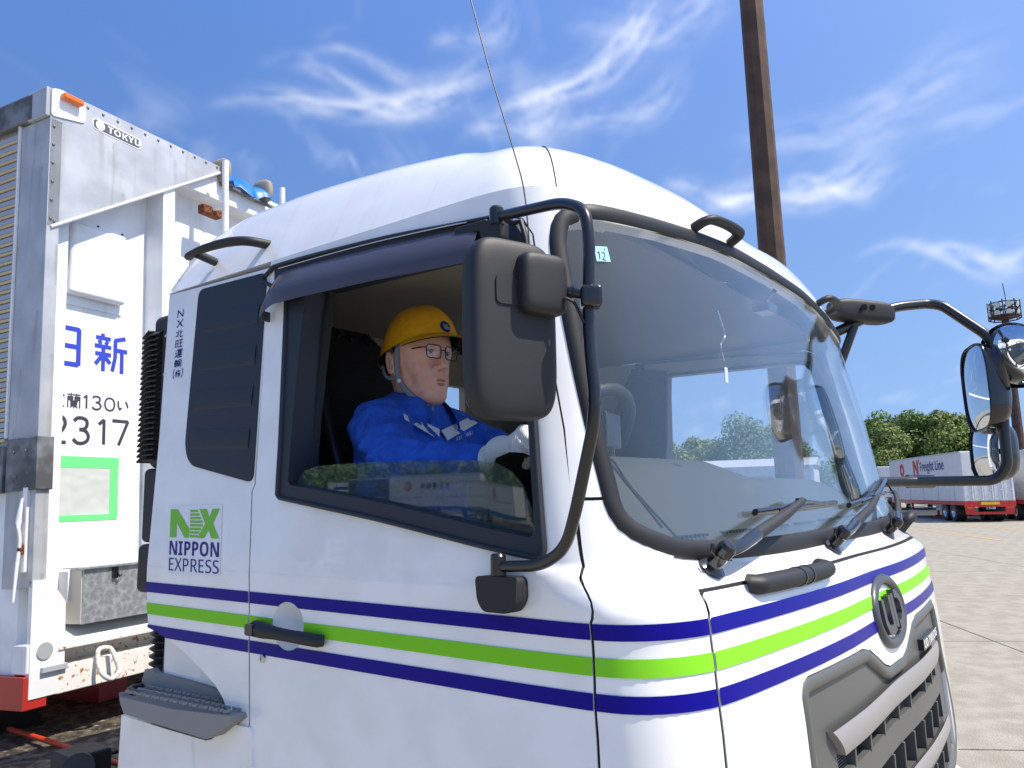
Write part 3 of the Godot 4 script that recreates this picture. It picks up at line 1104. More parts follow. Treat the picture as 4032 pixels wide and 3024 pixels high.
func build_roof(t: Node3D) -> void:
	# outline of the roof's lower edge, front middle -> driver's side -> back -> round again
	var ring := []
	var ss := []
	var s := 0.0
	while s < 2.95:
		ss.append(s)
		s += .03 if s > .9 and s < 1.6 else .1
	ss.append(2.95)
	var half := []
	for q in ss:
		var y0: float = 2.612 + .058 * (1.0 - sstep(.25, 1.05, q)) 
		half.append([q, y0])
	var back := []
	for a in [Vector2(-2.487, 1.185), Vector2(-2.492, 1.16), Vector2(-2.495, 1.1), Vector2(-2.496, .8), Vector2(-2.496, .4), Vector2(-2.496, 0.)]: back.append(a)
	for q in half:
		var p := skin_at(q[0], q[1])
		ring.append(p)
	for a in back: ring.append(Vector3(a.x, 2.612, a.y))
	var m := ring.size()
	for i in range(m - 2, 0, -1):
		var p: Vector3 = ring[i]
		if i < half.size():
			ring.append(skin_at(-half[i][0], half[i][1]))
		else:
			ring.append(Vector3(p.x, p.y, -p.z))
	var prof := [[0., 0.], [.03, .12], [.07, .25], [.12, .38], [.18, .5], [.26, .62], [.35, .72], [.45, .8], [.57, .87], [.7, .925], [.85, .965], [1., .985]]
	var lift := [0., .035, .075, .12, .165, .21, .255, .30, .36, .45, .62, 1.]
	var rows := []
	for ei in prof.size():
		var e: Array = prof[ei]
		var row := []
		for p in ring:
			var r := Vector3(clampf(p.x, -2.2, -1.28), 0, p.z * .66)
			var h: float = e[1]
			var flank := sstep(.95, 1.12, absf(p.z)) * (1.0 - sstep(-1.35, -1.0, p.x))
			var inset: float = lerpf(e[0], lift[ei], flank)
			var front := sstep(-1.2, -.95, p.x)
			var peak := -front * .042 * (1.0 - sstep(.05, .36, absf(r.z))) + 2.885 + .075 * sstep(-1.15, -1.75, p.x) - .022 * sstep(.8, 1.12, absf(p.z)) * sstep(-1.4, -1.0, p.x) + .03 * (1.0 - pow(clampf(absf(r.z) / .78, 0, 1), 2.0))
			var top_y := lerpf(peak, herm([-2.47, -2.2, -2.0, -1.6, -1.3, -1.1, -.9], [2.885, 2.915, 2.915, 2.893, 2.858, 2.825, 2.80], p.x), flank)
			row.append(Vector3(lerpf(p.x, r.x, inset), p.y + (top_y - p.y) * h, lerpf(p.z, r.z, inset)))
		rows.append(row)
	for k in [.75, .45, .2, 0.]:
		var row := []
		for p in rows[prof.size() - 1]:
			var z0: float = p.z / .78
			row.append(Vector3(p.x, p.y + .03 * (z0 * z0 - pow(z0 * k, 2.0)) + .004, p.z * k))
		rows.append(row)
	var mb := MB.new()
	var c := ring.size()
	for i in rows.size() - 1:
		for j in c:
			var j2 := (j + 1) % c
			var o: Vector3 = rows[i][j] - Vector3(-1.7, 2.3, 0)
			mb.quad(rows[i][j], rows[i][j2], rows[i + 1][j2], rows[i + 1][j], _ring_n(rows, i, j, c), _ring_n(rows, i, j2, c), _ring_n(rows, i + 1, j2, c), _ring_n(rows, i + 1, j, c))
	# turned-in lower lip
	for j in c:
		var j2 := (j + 1) % c
		var a: Vector3 = rows[0][j]
		var b: Vector3 = rows[0][j2]
		mb.fquad(a, b, b.lerp(Vector3(-1.7, b.y, 0), .04), a.lerp(Vector3(-1.7, a.y, 0), .04), Vector3.DOWN)
	var roof := part("roof", mb, mats.roof_paint, t)
	# seam down the brow of the roof and grab rails
	mb = MB.new()
	var seam := []
	for k in range(0, prof.size(), 1):
		var idx := 12
		for j in half.size():
			if half[j][0] > 1.17:
				idx = j
				break
		seam.append(rows[k][idx] + _ring_n(rows, k, idx, c) * .0005)
	tube(mb, smooth_path(seam, 3), .0016, 5)
	part("roof_seam", mb, mats.black_rubber, roof)
	mb = MB.new()
	var a := at_z(424, 560, 1.195)
	var d := at_z(550, 525, 1.19)
	var up := Vector3(0, 0, .05)
	tube(mb, smooth_path([a + up * .55, a.lerp(d, .12) + up * .8, a.lerp(d, .4) + up * .95 + Vector3.UP * .004, a.lerp(d, .75) + up * .8 + Vector3.UP * .006, d + up * .45, d - Vector3(-.02, 0, .05)], 6), [.014, .014, .014, .015, .015, .015, .015, .015, .015, .015, .015, .015, .016, .016, .016, .017, .017, .017, .018, .018, .018, .018, .018, .018, .018, .018, .018, .018, .018, .018, .018], 12, false, .8)
	tube(mb, [a + Vector3(.07, -.006, .04), a + Vector3(.065, -.016, -.03)], .014, 10)
	part("roof_rail", mb, mats.black_plastic, roof, "black grab rail on the side of the roof")

func _ring_n(rows: Array, i: int, j: int, c: int) -> Vector3:
	var a: Vector3 = rows[i][(j - 1 + c) % c]
	var b: Vector3 = rows[i][(j + 1) % c]
	var d: Vector3 = rows[maxi(i - 1, 0)][j]
	var e: Vector3 = rows[mini(i + 1, rows.size() - 1)][j]
	var g := (b - a).cross(e - d)
	if g.length() < 1e-9: return Vector3.UP
	g = g.normalized()
	return g if g.dot(rows[i][j] - Vector3(-1.7, 2.2, 0)) > 0 else -g

const GC := -.055
func grille_outline() -> PackedVector2Array:
	var h := [.80, .9, .80, 1.30, .797, 1.44, .78, 1.468, .745, 1.478, .34, 1.474, .26, 1.458, .13, 1.398, .075, 1.384]
	var p := PackedVector2Array()
	for q in pv(h): p.append(Vector2(q.x + GC, q.y))
	var l := pv(h)
	l.reverse()
	for q in l: p.append(Vector2(GC - q.x, q.y))
	return p

func gp(a: Array) -> PackedVector2Array:
	var p := pv(a)
	var r := PackedVector2Array()
	for q in p: r.append(Vector2(q.x + GC, q.y))
	return r

func build_front(t: Node3D, front: Node3D) -> void:
	# emblem: an oval ring with two letters
	var mb := MB.new()
	var pts := []
	for i in 40: pts.append(Vector2(-.07 + .152 * cos(TAU * i / 40), 1.528 + .092 * sin(TAU * i / 40)))
	bead(mb, pts, .016, .014, true, .002, 8)
	var em := part("emblem", mb, mat("emblem_grey", srgb(72, 74, 78), .4, .2, .3, .2), t, "oval emblem ring with the letters UD")
	mb = MB.new()
	var map := func(u, v, h): return skin_off(-.07 - u, 1.528 + v, h)
	for q in [[[-.115, .042, -.115, -.02, -.095, -.045, -.06, -.05, -.03, -.045, -.03, .046], .026], [[.0, .048, .0, -.048], .026], [[.028, .046, .06, .042, .088, .02, .088, -.02, .06, -.042, .028, -.046], .024]]:
		for tr in stroke_tris([q[0]], q[1]):
			for i in range(0, tr.size(), 3):
				var a: Vector3 = map.call(tr[i].x, tr[i].y, .022)
				var b: Vector3 = map.call(tr[i + 1].x, tr[i + 1].y, .022)
				var c: Vector3 = map.call(tr[i + 2].x, tr[i + 2].y, .022)
				mb.ftri(a, b, c, Vector3.RIGHT)
		for poly in Geometry2D.offset_polyline(pv(q[0]), q[1] * .5, Geometry2D.JOIN_ROUND, Geometry2D.END_ROUND):
			for i in poly.size():
				var a := poly[i]
				var b := poly[(i + 1) % poly.size()]
				mb.fquad(map.call(a.x, a.y, .022), map.call(b.x, b.y, .022), map.call(b.x, b.y, .002), map.call(a.x, a.y, .002), map.call((a.x + b.x) * .5 + (b.y - a.y), (a.y + b.y) * .5 - (b.x - a.x), 0) - map.call((a.x + b.x) * .5, (a.y + b.y) * .5, 0))
	part("emblem_letters", mb, mats.emblem_grey, em)
	# grille
	var grey: Material = mats.grille_grey
	mb = MB.new()
	var hole_a := gp([.62, 1.286, -.62, 1.286, -.62, 1.226, .62, 1.226])
	var hole_b := gp([.66, 1.16, -.66, 1.16, -.66, 1.075, .66, 1.075])
	var hole_c := gp([.66, 1.0, -.66, 1.0, -.66, .92, .66, .92])
	panel(mb, Geometry2D.offset_polygon(grille_outline(), -.004)[0], [hole_a, hole_b, hole_c], -.012, .05, .08)
	var loop := []
	for q in Geometry2D.offset_polygon(grille_outline(), -.02)[0]: loop.append(q)
	bead(mb, densify(loop, .05, true), .022, .02, true, -.016, 8)
	var g := part("grille", mb, grey, t, "grey plastic front grille")
	mb = MB.new()
	panel(mb, gp([.72, 1.40, .72, 1.345, -.72, 1.345, -.72, 1.425, -.34, 1.425, -.26, 1.41, -.13, 1.36, .13, 1.36, .26, 1.41, .34, 1.425, .70, 1.425]), [], -.022, 0, .08)
	mb = MB.new()
	panel(mb, gp([.72, 1.3, -.72, 1.3, -.72, .85, .72, .85]), [], -.24, 0, .1)
	part("radiator_core", mb, mat("radiator_grey", srgb(84, 86, 88), .6, .3), g)
	for b in [[.665, 1.340, .595, 1.272], [.665, 1.084, .62, 1.025]]:
		mb = MB.new()
		var rows := []
		for k in 33:
			var f := k / 32.0
			var s0: float = GC + lerpf(b[0], -b[0], f)
			var s1: float = GC + lerpf(b[2], -b[2], f)
			var row := []
			for j in 7:
				var v := j / 6.0
				row.append(skin_off(lerpf(s0, s1, v), lerpf(b[1], b[3], v), -.002 + .013 * pow(sin(PI * (.08 + .84 * v)), .5) - .004 * v))
			rows.append(row)
		for i in 32:
			for j in 6:
				mb.quad(rows[i][j], rows[i + 1][j], rows[i + 1][j + 1], rows[i][j + 1], _row_n(rows, i, j, 33, false, Vector3.RIGHT), _row_n(rows, i + 1, j, 33, false, Vector3.RIGHT), _row_n(rows, i + 1, j + 1, 33, false, Vector3.RIGHT), _row_n(rows, i, j + 1, 33, false, Vector3.RIGHT))
		for e in [0, 32]:
			for j in 6:
				var n0: Vector3 = Vector3(0, 0, 1 if e == 0 else -1)
				mb.fquad(rows[e][j], rows[e][j + 1], rows[e][j + 1] - Vector3(.03, 0, 0), rows[e][j] - Vector3(.03, 0, 0), n0)
		part("grille_bar", mb, mats.silver_bar, g, "silver grille bar")
	# upright fins in the openings, and fine ribbed mesh in some of them
	for row in [[1.226, 1.286, [-.5, -.36, -.13, .02, .2, .36, .5]], [1.075, 1.16, [-.52, -.38, -.25, -.11, .02, .15, .3, .46]], [.92, 1.0, [-.5, -.36, -.2, -.05, .1, .25, .4, .55]]]:
		for s in row[2]:
			mb = MB.new()
			var a := skin_off(GC + s, (row[0] + row[1]) * .5, -.045)
			box(mb, a, Vector3(.075, row[1] - row[0] + .004, .012), .002)
			part("grille_fin", mb, grey, g)
	for sp in [[.62, .5], [.2, .02], [.02, -.13], [-.5, -.62]]:
		for k in 9:
			mb = MB.new()
			var y := 1.230 + .0065 * k
			var pa := []
			for j in 5: pa.append(skin_off(GC + lerpf(sp[0], sp[1], j / 4.0), y, -.03))
			tube(mb, pa, .0022, 5)
			part("grille_rib", mb, grey, g)
	mb = MB.new()
	panel(mb, pv([-.41, 1.392, -.68, 1.389, -.67, 1.353, -.405, 1.356]), [], .006, .02, .08)
	var bd := part("badge", mb, mats.black_gloss, g)
	mb = MB.new()
	lay(mb, scaled(text_tris("UD TRUCKS", .026, true), 1.62, 1.0), func(u, v, h): return skin_off(-.418 - u, 1.361 + v, h + .007), 0)
	part("badge_letters", mb, mats.white_print, bd)
	# handle on the cowl
	mb = MB.new()
	var ctr := []
	for q in [[.845, 1.70, .012], [.83, 1.70, .03], [.72, 1.70, .034], [.62, 1.70, .034], [.52, 1.70, .034], [.44, 1.70, .034], [.405, 1.70, .026], [.398, 1.70, .0]]: ctr.append(skin_at(q[0], 1.70) + Vector3(.9, -.1, .1) * q[2] + Vector3(0, -.004, 0))
	tube(mb, bent(ctr, .02, 4), .026, 4 * 5, false, .85)
	var hd := part("front_handle", mb, mats.black_plastic, t, "black grab handle below the windshield")
	for q in [.63, .58]:
		mb = MB.new()
		tube(mb, [skin_at(q, 1.70) + Vector3(.9, -.1, .1) * .034 + Vector3(0, -.004, 0), skin_at(q - .006, 1.70) + Vector3(.9, -.1, .1) * .034 + Vector3(0, -.004, 0)], .0275, 20, false, .87)
		part("handle_collar", mb, mats.black_gloss, hd)
	mb = MB.new()
	ctr = []
	for q in [[-1.0, 1.728, -.01], [-1.0, 1.73, .06], [-1.06, 1.73, .075], [-1.16, 1.73, .06], [-1.22, 1.728, .0]]: ctr.append(skin_off(q[0], q[1], q[2]))
	tube(mb, bent(ctr, .03), .02, 12)
	part("corner_handle", mb, mats.black_plastic, t)
	# rails on the brow of the roof
	for q in [[1432, 478, 1556, 512, .60, .36, 1500, 512], [1738, 632, 1797, 648, -.62, -.86, 1775, 652]]:
		mb = MB.new()
		var a := skin_off(q[4], 2.618, -.01)
		var b := skin_off(q[5], 2.628, -.01)
		var up := Vector3(.05, .038, 0)
		tube(mb, bent([a - Vector3(.03, 0, 0), a + up, a.lerp(b, .5) + up * 1.12, b + up, b - Vector3(.03, 0, 0)], .05), .019, 12, false, .72)
		part("brow_rail", mb, mats.black_plastic, t, "black grab rail above the windshield")

func wiper(t: Node3D, piv: Vector2, knee: Vector2, tip: Vector2, b0: Vector2, b1: Vector2) -> void:
	var mb := MB.new()
	var n := skin_n(piv.x, piv.y)
	var at := skin_off(piv.x, piv.y, 0)
	lathe(mb, [Vector2(.034, 0), Vector2(.034, .004), Vector2(.018, .012), Vector2(.018, .04), Vector2(.021, .044), Vector2(.021, .062), Vector2(.016, .072), Vector2(0, .076)], 22, Transform3D(Basis(Quaternion(Vector3.UP, n)), at))
	var p := [skin_off(piv.x, piv.y, .05), skin_off(lerpf(piv.x, knee.x, .4), lerpf(piv.y, knee.y, .45), .052), skin_off(knee.x, knee.y, .045)]
	tube(mb, smooth_path(p, 5), [.016, .016, .0155, .015, .0145, .014, .0145, .015, .016, .0165, .0165], 10, false, .8, n)
	var w := part("wiper", mb, mats.black_gloss, t, "black windshield wiper")
	mb = MB.new()
	tube(mb, [skin_off(knee.x, knee.y, .046), skin_off(lerpf(knee.x, tip.x, .5), lerpf(knee.y, tip.y, .5), .046), skin_off(tip.x, tip.y, .038)], [.016, .0135, .009], 10, false, .7, n)
	part("wiper_arm", mb, mats.black_plastic, w)
	mb = MB.new()
	var bl := []
	for i in 13:
		var f := i / 12.0
		bl.append(skin_off(lerpf(b0.x, b1.x, f), lerpf(b0.y, b1.y, f), .011))
	tube(mb, bl, .0085, 6, false, 1.3, n)
	tube(mb, [skin_off(lerpf(b0.x, b1.x, .2), lerpf(b0.y, b1.y, .2), .018), skin_off(tip.x, tip.y, .03), skin_off(lerpf(b0.x, b1.x, .85), lerpf(b0.y, b1.y, .85), .018)], .005, 6)
	box(mb, skin_off(tip.x, tip.y, .028), Vector3(.02, .014, .03), .004)
	part("wiper_blade", mb, mats.black_gloss, w)
	mb = MB.new()
	var hose := []
	for i in 9:
		var a := PI * (1.15 - 1.5 * i / 8.0)
		hose.append(skin_off(piv.x - .01 - .042 * cos(a), piv.y + .012 - .034 * sin(PI * i / 8.0) + .03 * (1 - i / 8.0), .045 - .03 * i / 8.0))
	tube(mb, hose, .004, 7)
	part("washer_hose", mb, mats.black_gloss, w)

func build_wipers(t: Node3D) -> void:
	wiper(t, Vector2(.903, 1.733), Vector2(.714, 1.787), Vector2(.339, 1.864), Vector2(.62, 1.843), Vector2(-.06, 1.852))
	wiper(t, Vector2(.12, 1.73), Vector2(-.1, 1.782), Vector2(-.52, 1.862), Vector2(-.2, 1.842), Vector2(-.9, 1.875))
	wiper(t, Vector2(-.62, 1.733), Vector2(-.80, 1.785), Vector2(-1.0, 1.875), Vector2(-.6, 1.86), Vector2(-1.06, 1.93))

func build_near_mirror(t: Node3D) -> void:
	var tubem: Material = mats.black_tube
	var mb := MB.new()
	var p := []
	for q in [[1078, 467, 1.25], [1216, 437, 1.32], [1264, 452, 1.345], [1273, 520, 1.35], [1271, 720, 1.35], [1289, 885, 1.36], [1243, 1108, 1.34], [1222, 1185, 1.325], [1170, 1222, 1.30], [1078, 1224, 1.265]]:
		p.append(at_z(q[0], q[1], q[2]))
	tube(mb, bent(p, .055, 7), .0118, 14)
	var arm := part("mirror_arm", mb, tubem, t, "black tubular arm that carries the driver-side mirror")
	# hinge posts at both ends
	for q in [[1073, 1.252, 447, 486], [1077, 1.267, 1196, 1242]]:
		mb = MB.new()
		var a := at_z(q[0], q[2], q[1])
		var b := at_z(q[0], q[3], q[1])
		var hh := absf(a.y - b.y)
		lathe(mb, [Vector2(0, hh), Vector2(.013, hh), Vector2(.0165, hh - .005), Vector2(.0165, 0), Vector2(0, 0)], 18, Transform3D(Basis(), Vector3(b.x, b.y, b.z)))
		part("hinge_post", mb, tubem, arm)
	mb = MB.new()
	var h0 := at_z(1070, 505, 1.245)
	prism(mb, rounded(pv([-.03, .028, .022, .028, .022, -.012, .008, -.024, -.014, -.024, -.03, -.004]), .008), -.022, .018, look(h0, Vector3(.15, 0, 1)), true)
	box(mb, skin_off(1.43, 2.524, .014), Vector3(.10, .026, .02), .006)
	part("hinge_bracket", mb, mats.black_plastic, arm)
	# mirror head
	var beta := deg_to_rad(20.0)
	var n := Vector3(cos(beta), .0, sin(beta))
	var f := look(Vector3(-.834, 2.203, 1.438), n)
	mb = MB.new()
	blob(mb, Vector3.ZERO, Vector3(.0925, .168, .036), 5.0, 48, 32)
	# flatten the driver's face of the head
	for i in mb.v.size():
		if mb.v[i].z < -.012:
			mb.v[i].z = -.012 + (mb.v[i].z + .012) * .35
	mb.xf(f)
	var head := part("mirror_housing", mb, mats.black_plastic, t, "black textured mirror housing seen from its back")
	mb = MB.new()
	blob(mb, Vector3.ZERO, Vector3(.0515, .0585, .034), 5.0, 36, 24, f * Transform3D(Basis(), Vector3(.046, .082, .032)))
	part("mirror_clamp_cover", mb, mats.black_plastic, head)
	mb = MB.new()
	prism(mb, rounded(pv([-.05, .092, .0, .092, .0, .038, -.05, .038]), .012), .028, .0385, f)
	part("clamp_tongue", mb, mats.black_plastic, head)
	mb = MB.new()
	prism(mb, rounded(rect(-.08, -.155, .08, .155), .03), -.0235, -.021, f)
	part("mirror_glass", mb, mats.mirror, head)
	mb = MB.new()
	var c0: Vector3 = f * Vector3(.08, .082, .03)
	var c1 := at_z(1268, 638, 1.35)
	tube(mb, [c0, c1], .0105, 12)
	tube(mb, [c0.lerp(c1, .52), c0.lerp(c1, .62)], .0135, 12)
	part("mirror_stub", mb, tubem, head)
	mb = MB.new()
	blob(mb, Vector3.ZERO, Vector3(.021, .021, .022), 5.0, 24, 16, look(at_z(1277, 642, 1.355), Vector3(.6, 0, .8)))
	part("arm_clamp", mb, mats.black_gloss, head)
	mb = MB.new()
	tube(mb, smooth_path([f * Vector3(.095, .04, .02), at_z(1215, 646, 1.385), at_z(1238, 652, 1.375), at_z(1250, 672, 1.37), at_z(1262, 698, 1.362)], 5), .003, 6)
	part("heater_cable", mb, mats.black_rubber, head)
	# whip aerial rising from the pillar
	mb = MB.new()
	var w := []
	for q in [[1153, 700, 1.21], [1136, 440, 1.215], [1108, 320, 1.22], [1060, 160, 1.225], [1014, -12, 1.23]]: w.append(at_z(q[0], q[1], q[2]))
	tube(mb, smooth_path(w, 5), .0017, 6)
	part("whip_aerial", mb, mat("aerial", srgb(92, 88, 84), .4, .6), t)

func mirror_head(t: Node3D, at: Vector3, n: Vector3, hw: float, hh: float, dep: float, dome: float, sq: float, roll := 0.0) -> void:
	var f := look(at, n) * Transform3D(Basis(Vector3.BACK, roll), Vector3.ZERO)
	var mb := MB.new()
	var nu := 36
	# shell behind the glass
	var rows := []
	for i in 8:
		var e := i / 7.0
		var row := []
		for j in nu:
			var a := TAU * j / nu
			var k := 2.0 / sq
			var q := Vector3(signf(cos(a)) * pow(absf(cos(a)), k) * hw, signf(sin(a)) * pow(absf(sin(a)), k) * hh, 0)
			var sc: float = [1.0, 1.04, 1.05, 1.03, .98, .86, .6, 0.0][i]
			var z: float = [.0, .006, -.004, -.25, -.55, -.8, -.95, -1.0][i]
			row.append(q * sc + Vector3(0, 0, z if i in [0, 1, 2] else z * dep))
		rows.append(row)
	for i in 7:
		for j in nu:
			var j2 := (j + 1) % nu
			mb.quad(rows[i][j], rows[i][j2], rows[i + 1][j2], rows[i + 1][j], _mh_n(rows, i, j, nu, dep), _mh_n(rows, i, j2, nu, dep), _mh_n(rows, i + 1, j2, nu, dep), _mh_n(rows, i + 1, j, nu, dep))
	mb.xf(f)
	var head := part("mirror_housing", mb, mats.black_gloss, t)
	# convex glass
	mb = MB.new()
	rows = []
	for i in 9:
		var e := 1.0 - i / 8.0
		var row := []
		for j in nu:
			var a := TAU * j / nu
			var k := 2.0 / sq
			row.append(Vector3(signf(cos(a)) * pow(absf(cos(a)), k) * hw * .985 * e, signf(sin(a)) * pow(absf(sin(a)), k) * hh * .985 * e, dome * (1 - e * e) - .002))
		rows.append(row)
	for i in 8:
		for j in nu:
			var j2 := (j + 1) % nu
			var ns := []
			for q in [rows[i][j], rows[i][j2], rows[i + 1][j2], rows[i + 1][j]]:
				ns.append(Vector3(2 * dome * q.x / (hw * hw), 2 * dome * q.y / (hh * hh), 1).normalized())
			mb.quad(rows[i][j], rows[i][j2], rows[i + 1][j2], rows[i + 1][j], ns[0], ns[1], ns[2], ns[3])
	mb.xf(f)
	part("mirror_glass", mb, mats.mirror, head, "convex mirror glass")

func _mh_n(rows: Array, i: int, j: int, c: int, dep: float) -> Vector3:
	var a: Vector3 = rows[i][(j - 1 + c) % c]
	var b: Vector3 = rows[i][(j + 1) % c]
	var d: Vector3 = rows[maxi(i - 1, 0)][j]
	var e: Vector3 = rows[mini(i + 1, rows.size() - 1)][j]
	var g := (b - a).cross(e - d)
	if g.length() < 1e-9: return Vector3(0, 0, -1)
	g = g.normalized()
	return g if g.dot(rows[i][j] + Vector3(0, 0, dep * .4)) > 0 else -g

func build_far_mirrors(t: Node3D) -> void:
	var mb := MB.new()
	var z := -1.53
	var p := [skin_off(-1.19, 2.60, .0), at_z(1918, 664, -1.36), at_z(2003, 656, z), at_z(2035, 660, z), at_z(2148, 735, z), at_z(2158, 800, z), at_z(2176, 1010, z), at_z(2150, 1038, z), at_z(1990, 1040, -1.40), skin_off(-1.2, 1.925, 0)]
	tube(mb, bent(p, .12, 8), .0235, 14)
	var arm := part("mirror_arm", mb, mats.black_tube, t, "black loop arm that carries the three far-side mirrors")
	mb = MB.new()
	var a := at_z(1800, 668, -1.12)
	var b := at_z(1918, 680, -1.36)
	var m := (a + b) * .5
	var d := (b - a)
	blob(mb, Vector3.ZERO, Vector3(d.length() * .56, .052, .055), 4.0, 32, 16, Transform3D(Basis(d.normalized(), Vector3.UP, d.normalized().cross(Vector3.UP)).orthonormalized(), m))
	part("arm_pod", mb, mats.black_plastic, arm)
	mb = MB.new()
	for q in [[1868, 664], [1886, 665]]:
		var c := at_z(q[0], q[1], -1.17)
		lathe(mb, [Vector2(0, .0), Vector2(.0135, .0), Vector2(.0135, -.02)], 16, look(c + Vector3(0, 0, .012), Vector3(.25, 0, 1)) * Transform3D(Basis(Vector3.RIGHT, PI / 2), Vector3.ZERO))
	part("pod_plug", mb, mats.dark_fill, arm)
	mb = MB.new()
	tube(mb, [at_z(1845, 705, -1.2), skin_off(-1.22, 2.42, .0)], .02, 10)
	part("arm_brace", mb, mats.black_tube, arm)
	mb = MB.new()
	tube(mb, [at_z(2015, 1040, -1.44), at_z(1960, 1040, -1.36)], .031, 12)
	part("arm_sleeve", mb, mats.black_tube, arm)
	mirror_head(t, at_z(2108, 838, -1.56), Vector3(-.88, .02, .47), .128, .194, .12, .018, 3.4, .10)
	mirror_head(t, at_z(2130, 975, -1.6), Vector3(-.74, .02, .66), .101, .138, .12, .022, 3.0)
	mirror_head(t, at_z(2190, 768, -1.52), Vector3(-.55, -.30, .78), .155, .145, .05, .055, 2.0)
	mb = MB.new()
	tube(mb, [at_z(2140, 805, -1.56), at_z(2158, 800, -1.53)], .016, 8)
	tube(mb, [at_z(2165, 975, -1.53), at_z(2140, 975, -1.62)], .016, 8)
	tube(mb, [at_z(2158, 790, -1.53), at_z(2195, 770, -1.57)], .016, 8)
	part("mirror_clamp", mb, mats.black_tube, arm)

# ---------------------------------------------------------------- stroke shapes of the characters, in a unit square
const GLYPH := {
	"day": [[.2, .98, .2, .0], [.2, .98, .82, .98, .82, .0], [.2, .5, .82, .5], [.2, .02, .82, .02]],
	"new": [[.25, .98, .25, .88], [.05, .86, .48, .86], [.15, .8, .19, .7], [.39, .8, .34, .7], [.02, .64, .5, .64], [.04, .44, .5, .44], [.27, .64, .27, .0], [.25, .42, .05, .16], [.29, .4, .48, .22], [.92, .95, .62, .86, .62, .4, .54, .03], [.62, .6, .98, .6], [.82, .6, .82, .0]],
	"room": [[.5, 1, .5, .88], [.08, .72, .08, .86, .92, .86, .92, .72], [.2, .68, .8, .68], [.45, .68, .28, .48, .75, .5], [.65, .58, .8, .42], [.5, .48, .5, .03], [.2, .28, .8, .28], [.05, .03, .95, .03]],
	"orchid": [[.03, .9, .97, .9], [.3, 1, .3, .82], [.7, 1, .7, .82], [.08, .76, .08, 0], [.08, .76, .42, .76, .42, .55, .08, .55], [.08, .66, .42, .66], [.92, .76, .92, 0], [.92, .76, .58, .76, .58, .55, .92, .55], [.58, .66, .92, .66], [.22, .46, .78, .46], [.3, .38, .7, .38, .7, .2], [.3, .38, .3, .2, .7, .2], [.3, .29, .7, .29], [.5, .52, .5, 0], [.48, .2, .25, .05], [.52, .2, .75, .05]],
	"hira_i": [[.12, .85, .13, .45, .24, .15, .4, .32], [.72, .85, .86, .6, .9, .35]],
	"north": [[.35, .95, .35, .05], [.05, .65, .35, .65], [.03, .15, .35, .3], [.62, .95, .62, .1, .7, .05, .92, .05, .95, .2], [.92, .7, .62, .5]],
	"bright": [[.05, .9, .05, .1], [.05, .9, .36, .9, .36, .1], [.05, .5, .36, .5], [.05, .1, .36, .1], [.48, .92, .97, .92], [.52, .52, .94, .52], [.45, .06, 1, .06], [.72, .92, .72, .06]],
	"carry": [[.1, .92, .2, .8], [.03, .6, .2, .6, .2, .2], [.03, .05, .2, .2, .4, .06, 1, .04], [.35, .8, .35, .95, .97, .95, .97, .8], [.42, .82, .9, .82], [.45, .7, .88, .7, .88, .38], [.45, .7, .45, .38, .88, .38], [.45, .54, .88, .54], [.36, .26, .96, .26], [.66, .9, .66, .12]],
	"send": [[.03, .88, .42, .88], [.06, .75, .4, .75, .4, .42], [.06, .75, .06, .42, .4, .42], [.06, .58, .4, .58], [.02, .26, .44, .26], [.23, .98, .23, .02], [.72, 1, .45, .7], [.72, 1, 1, .7], [.6, .68, .86, .68], [.52, .55, .52, .05], [.52, .55, .72, .55, .72, .05], [.52, .38, .72, .38], [.52, .22, .72, .22], [.82, .55, .82, .2], [.95, .58, .95, .05, .88, .08]],
	"stock": [[.02, .68, .42, .68], [.23, .98, .23, .02], [.22, .66, .03, .3], [.25, .6, .4, .42], [.58, .95, .5, .72], [.54, .78, .92, .78], [.46, .5, .98, .5], [.72, .98, .72, .02], [.7, .48, .48, .12], [.74, .48, .98, .14]],
	"open": [[.8, 1.05, .4, .8, .3, .5, .4, .2, .8, -.05]], "close": [[.2, 1.05, .6, .8, .7, .5, .6, .2, .2, -.05]],
	"N": [[.15, .05, .15, .95, .85, .05, .85, .95]], "X": [[.12, .95, .88, .05], [.88, .95, .12, .05]],
	"1": [[.28, .8, .56, 1, .56, 0]], "7": [[.08, 1, .9, 1, .42, 0]],
	"2": [["c", .12, .76, .26, .95, .5, 1, .74, .94, .84, .75, .74, .52, .42, .24, .12, 0], [.12, 0, .9, 0]],
	"3": [["c", .12, .86, .28, .98, .52, 1, .74, .92, .78, .74, .66, .58, .4, .54], ["c", .4, .54, .7, .5, .86, .3, .78, .1, .54, 0, .28, .02, .1, .16]],
	"0": [["c", .5, 1, .22, .88, .1, .5, .22, .12, .5, 0], ["c", .5, 0, .78, .12, .9, .5, .78, .88, .5, 1]],
}

func curve2(a: Array, k := 5) -> Array:
	if not (a[0] is String): return a
	var p := []
	for i in range(1, a.size(), 2): p.append(Vector2(a[i], a[i + 1]))
	var r := []
	for i in p.size() - 1:
		for j in k:
			var q: Vector2 = p[i].cubic_interpolate(p[i + 1], p[maxi(i - 1, 0)], p[mini(i + 2, p.size() - 1)], float(j) / k)
			r.append(q.x); r.append(q.y)
	r.append(p[p.size() - 1].x); r.append(p[p.size() - 1].y)
	return r

# lay one character into the box (u0, v0)-(u0+w, v0+hgt)
func glyph(mb: MB, key: String, u0: float, v0: float, w: float, hgt: float, pen: float, f: Callable, h0: float) -> void:
	var k := 0
	for s in GLYPH[key]:
		var a := curve2(s)
		var b := []
		for i in range(0, a.size(), 2):
			b.append(u0 + a[i] * w); b.append(v0 + a[i + 1] * hgt)
		for tr in stroke_tris([b], pen):
			lay(mb, tr, f, h0 + .00012 * k)
		k += 1

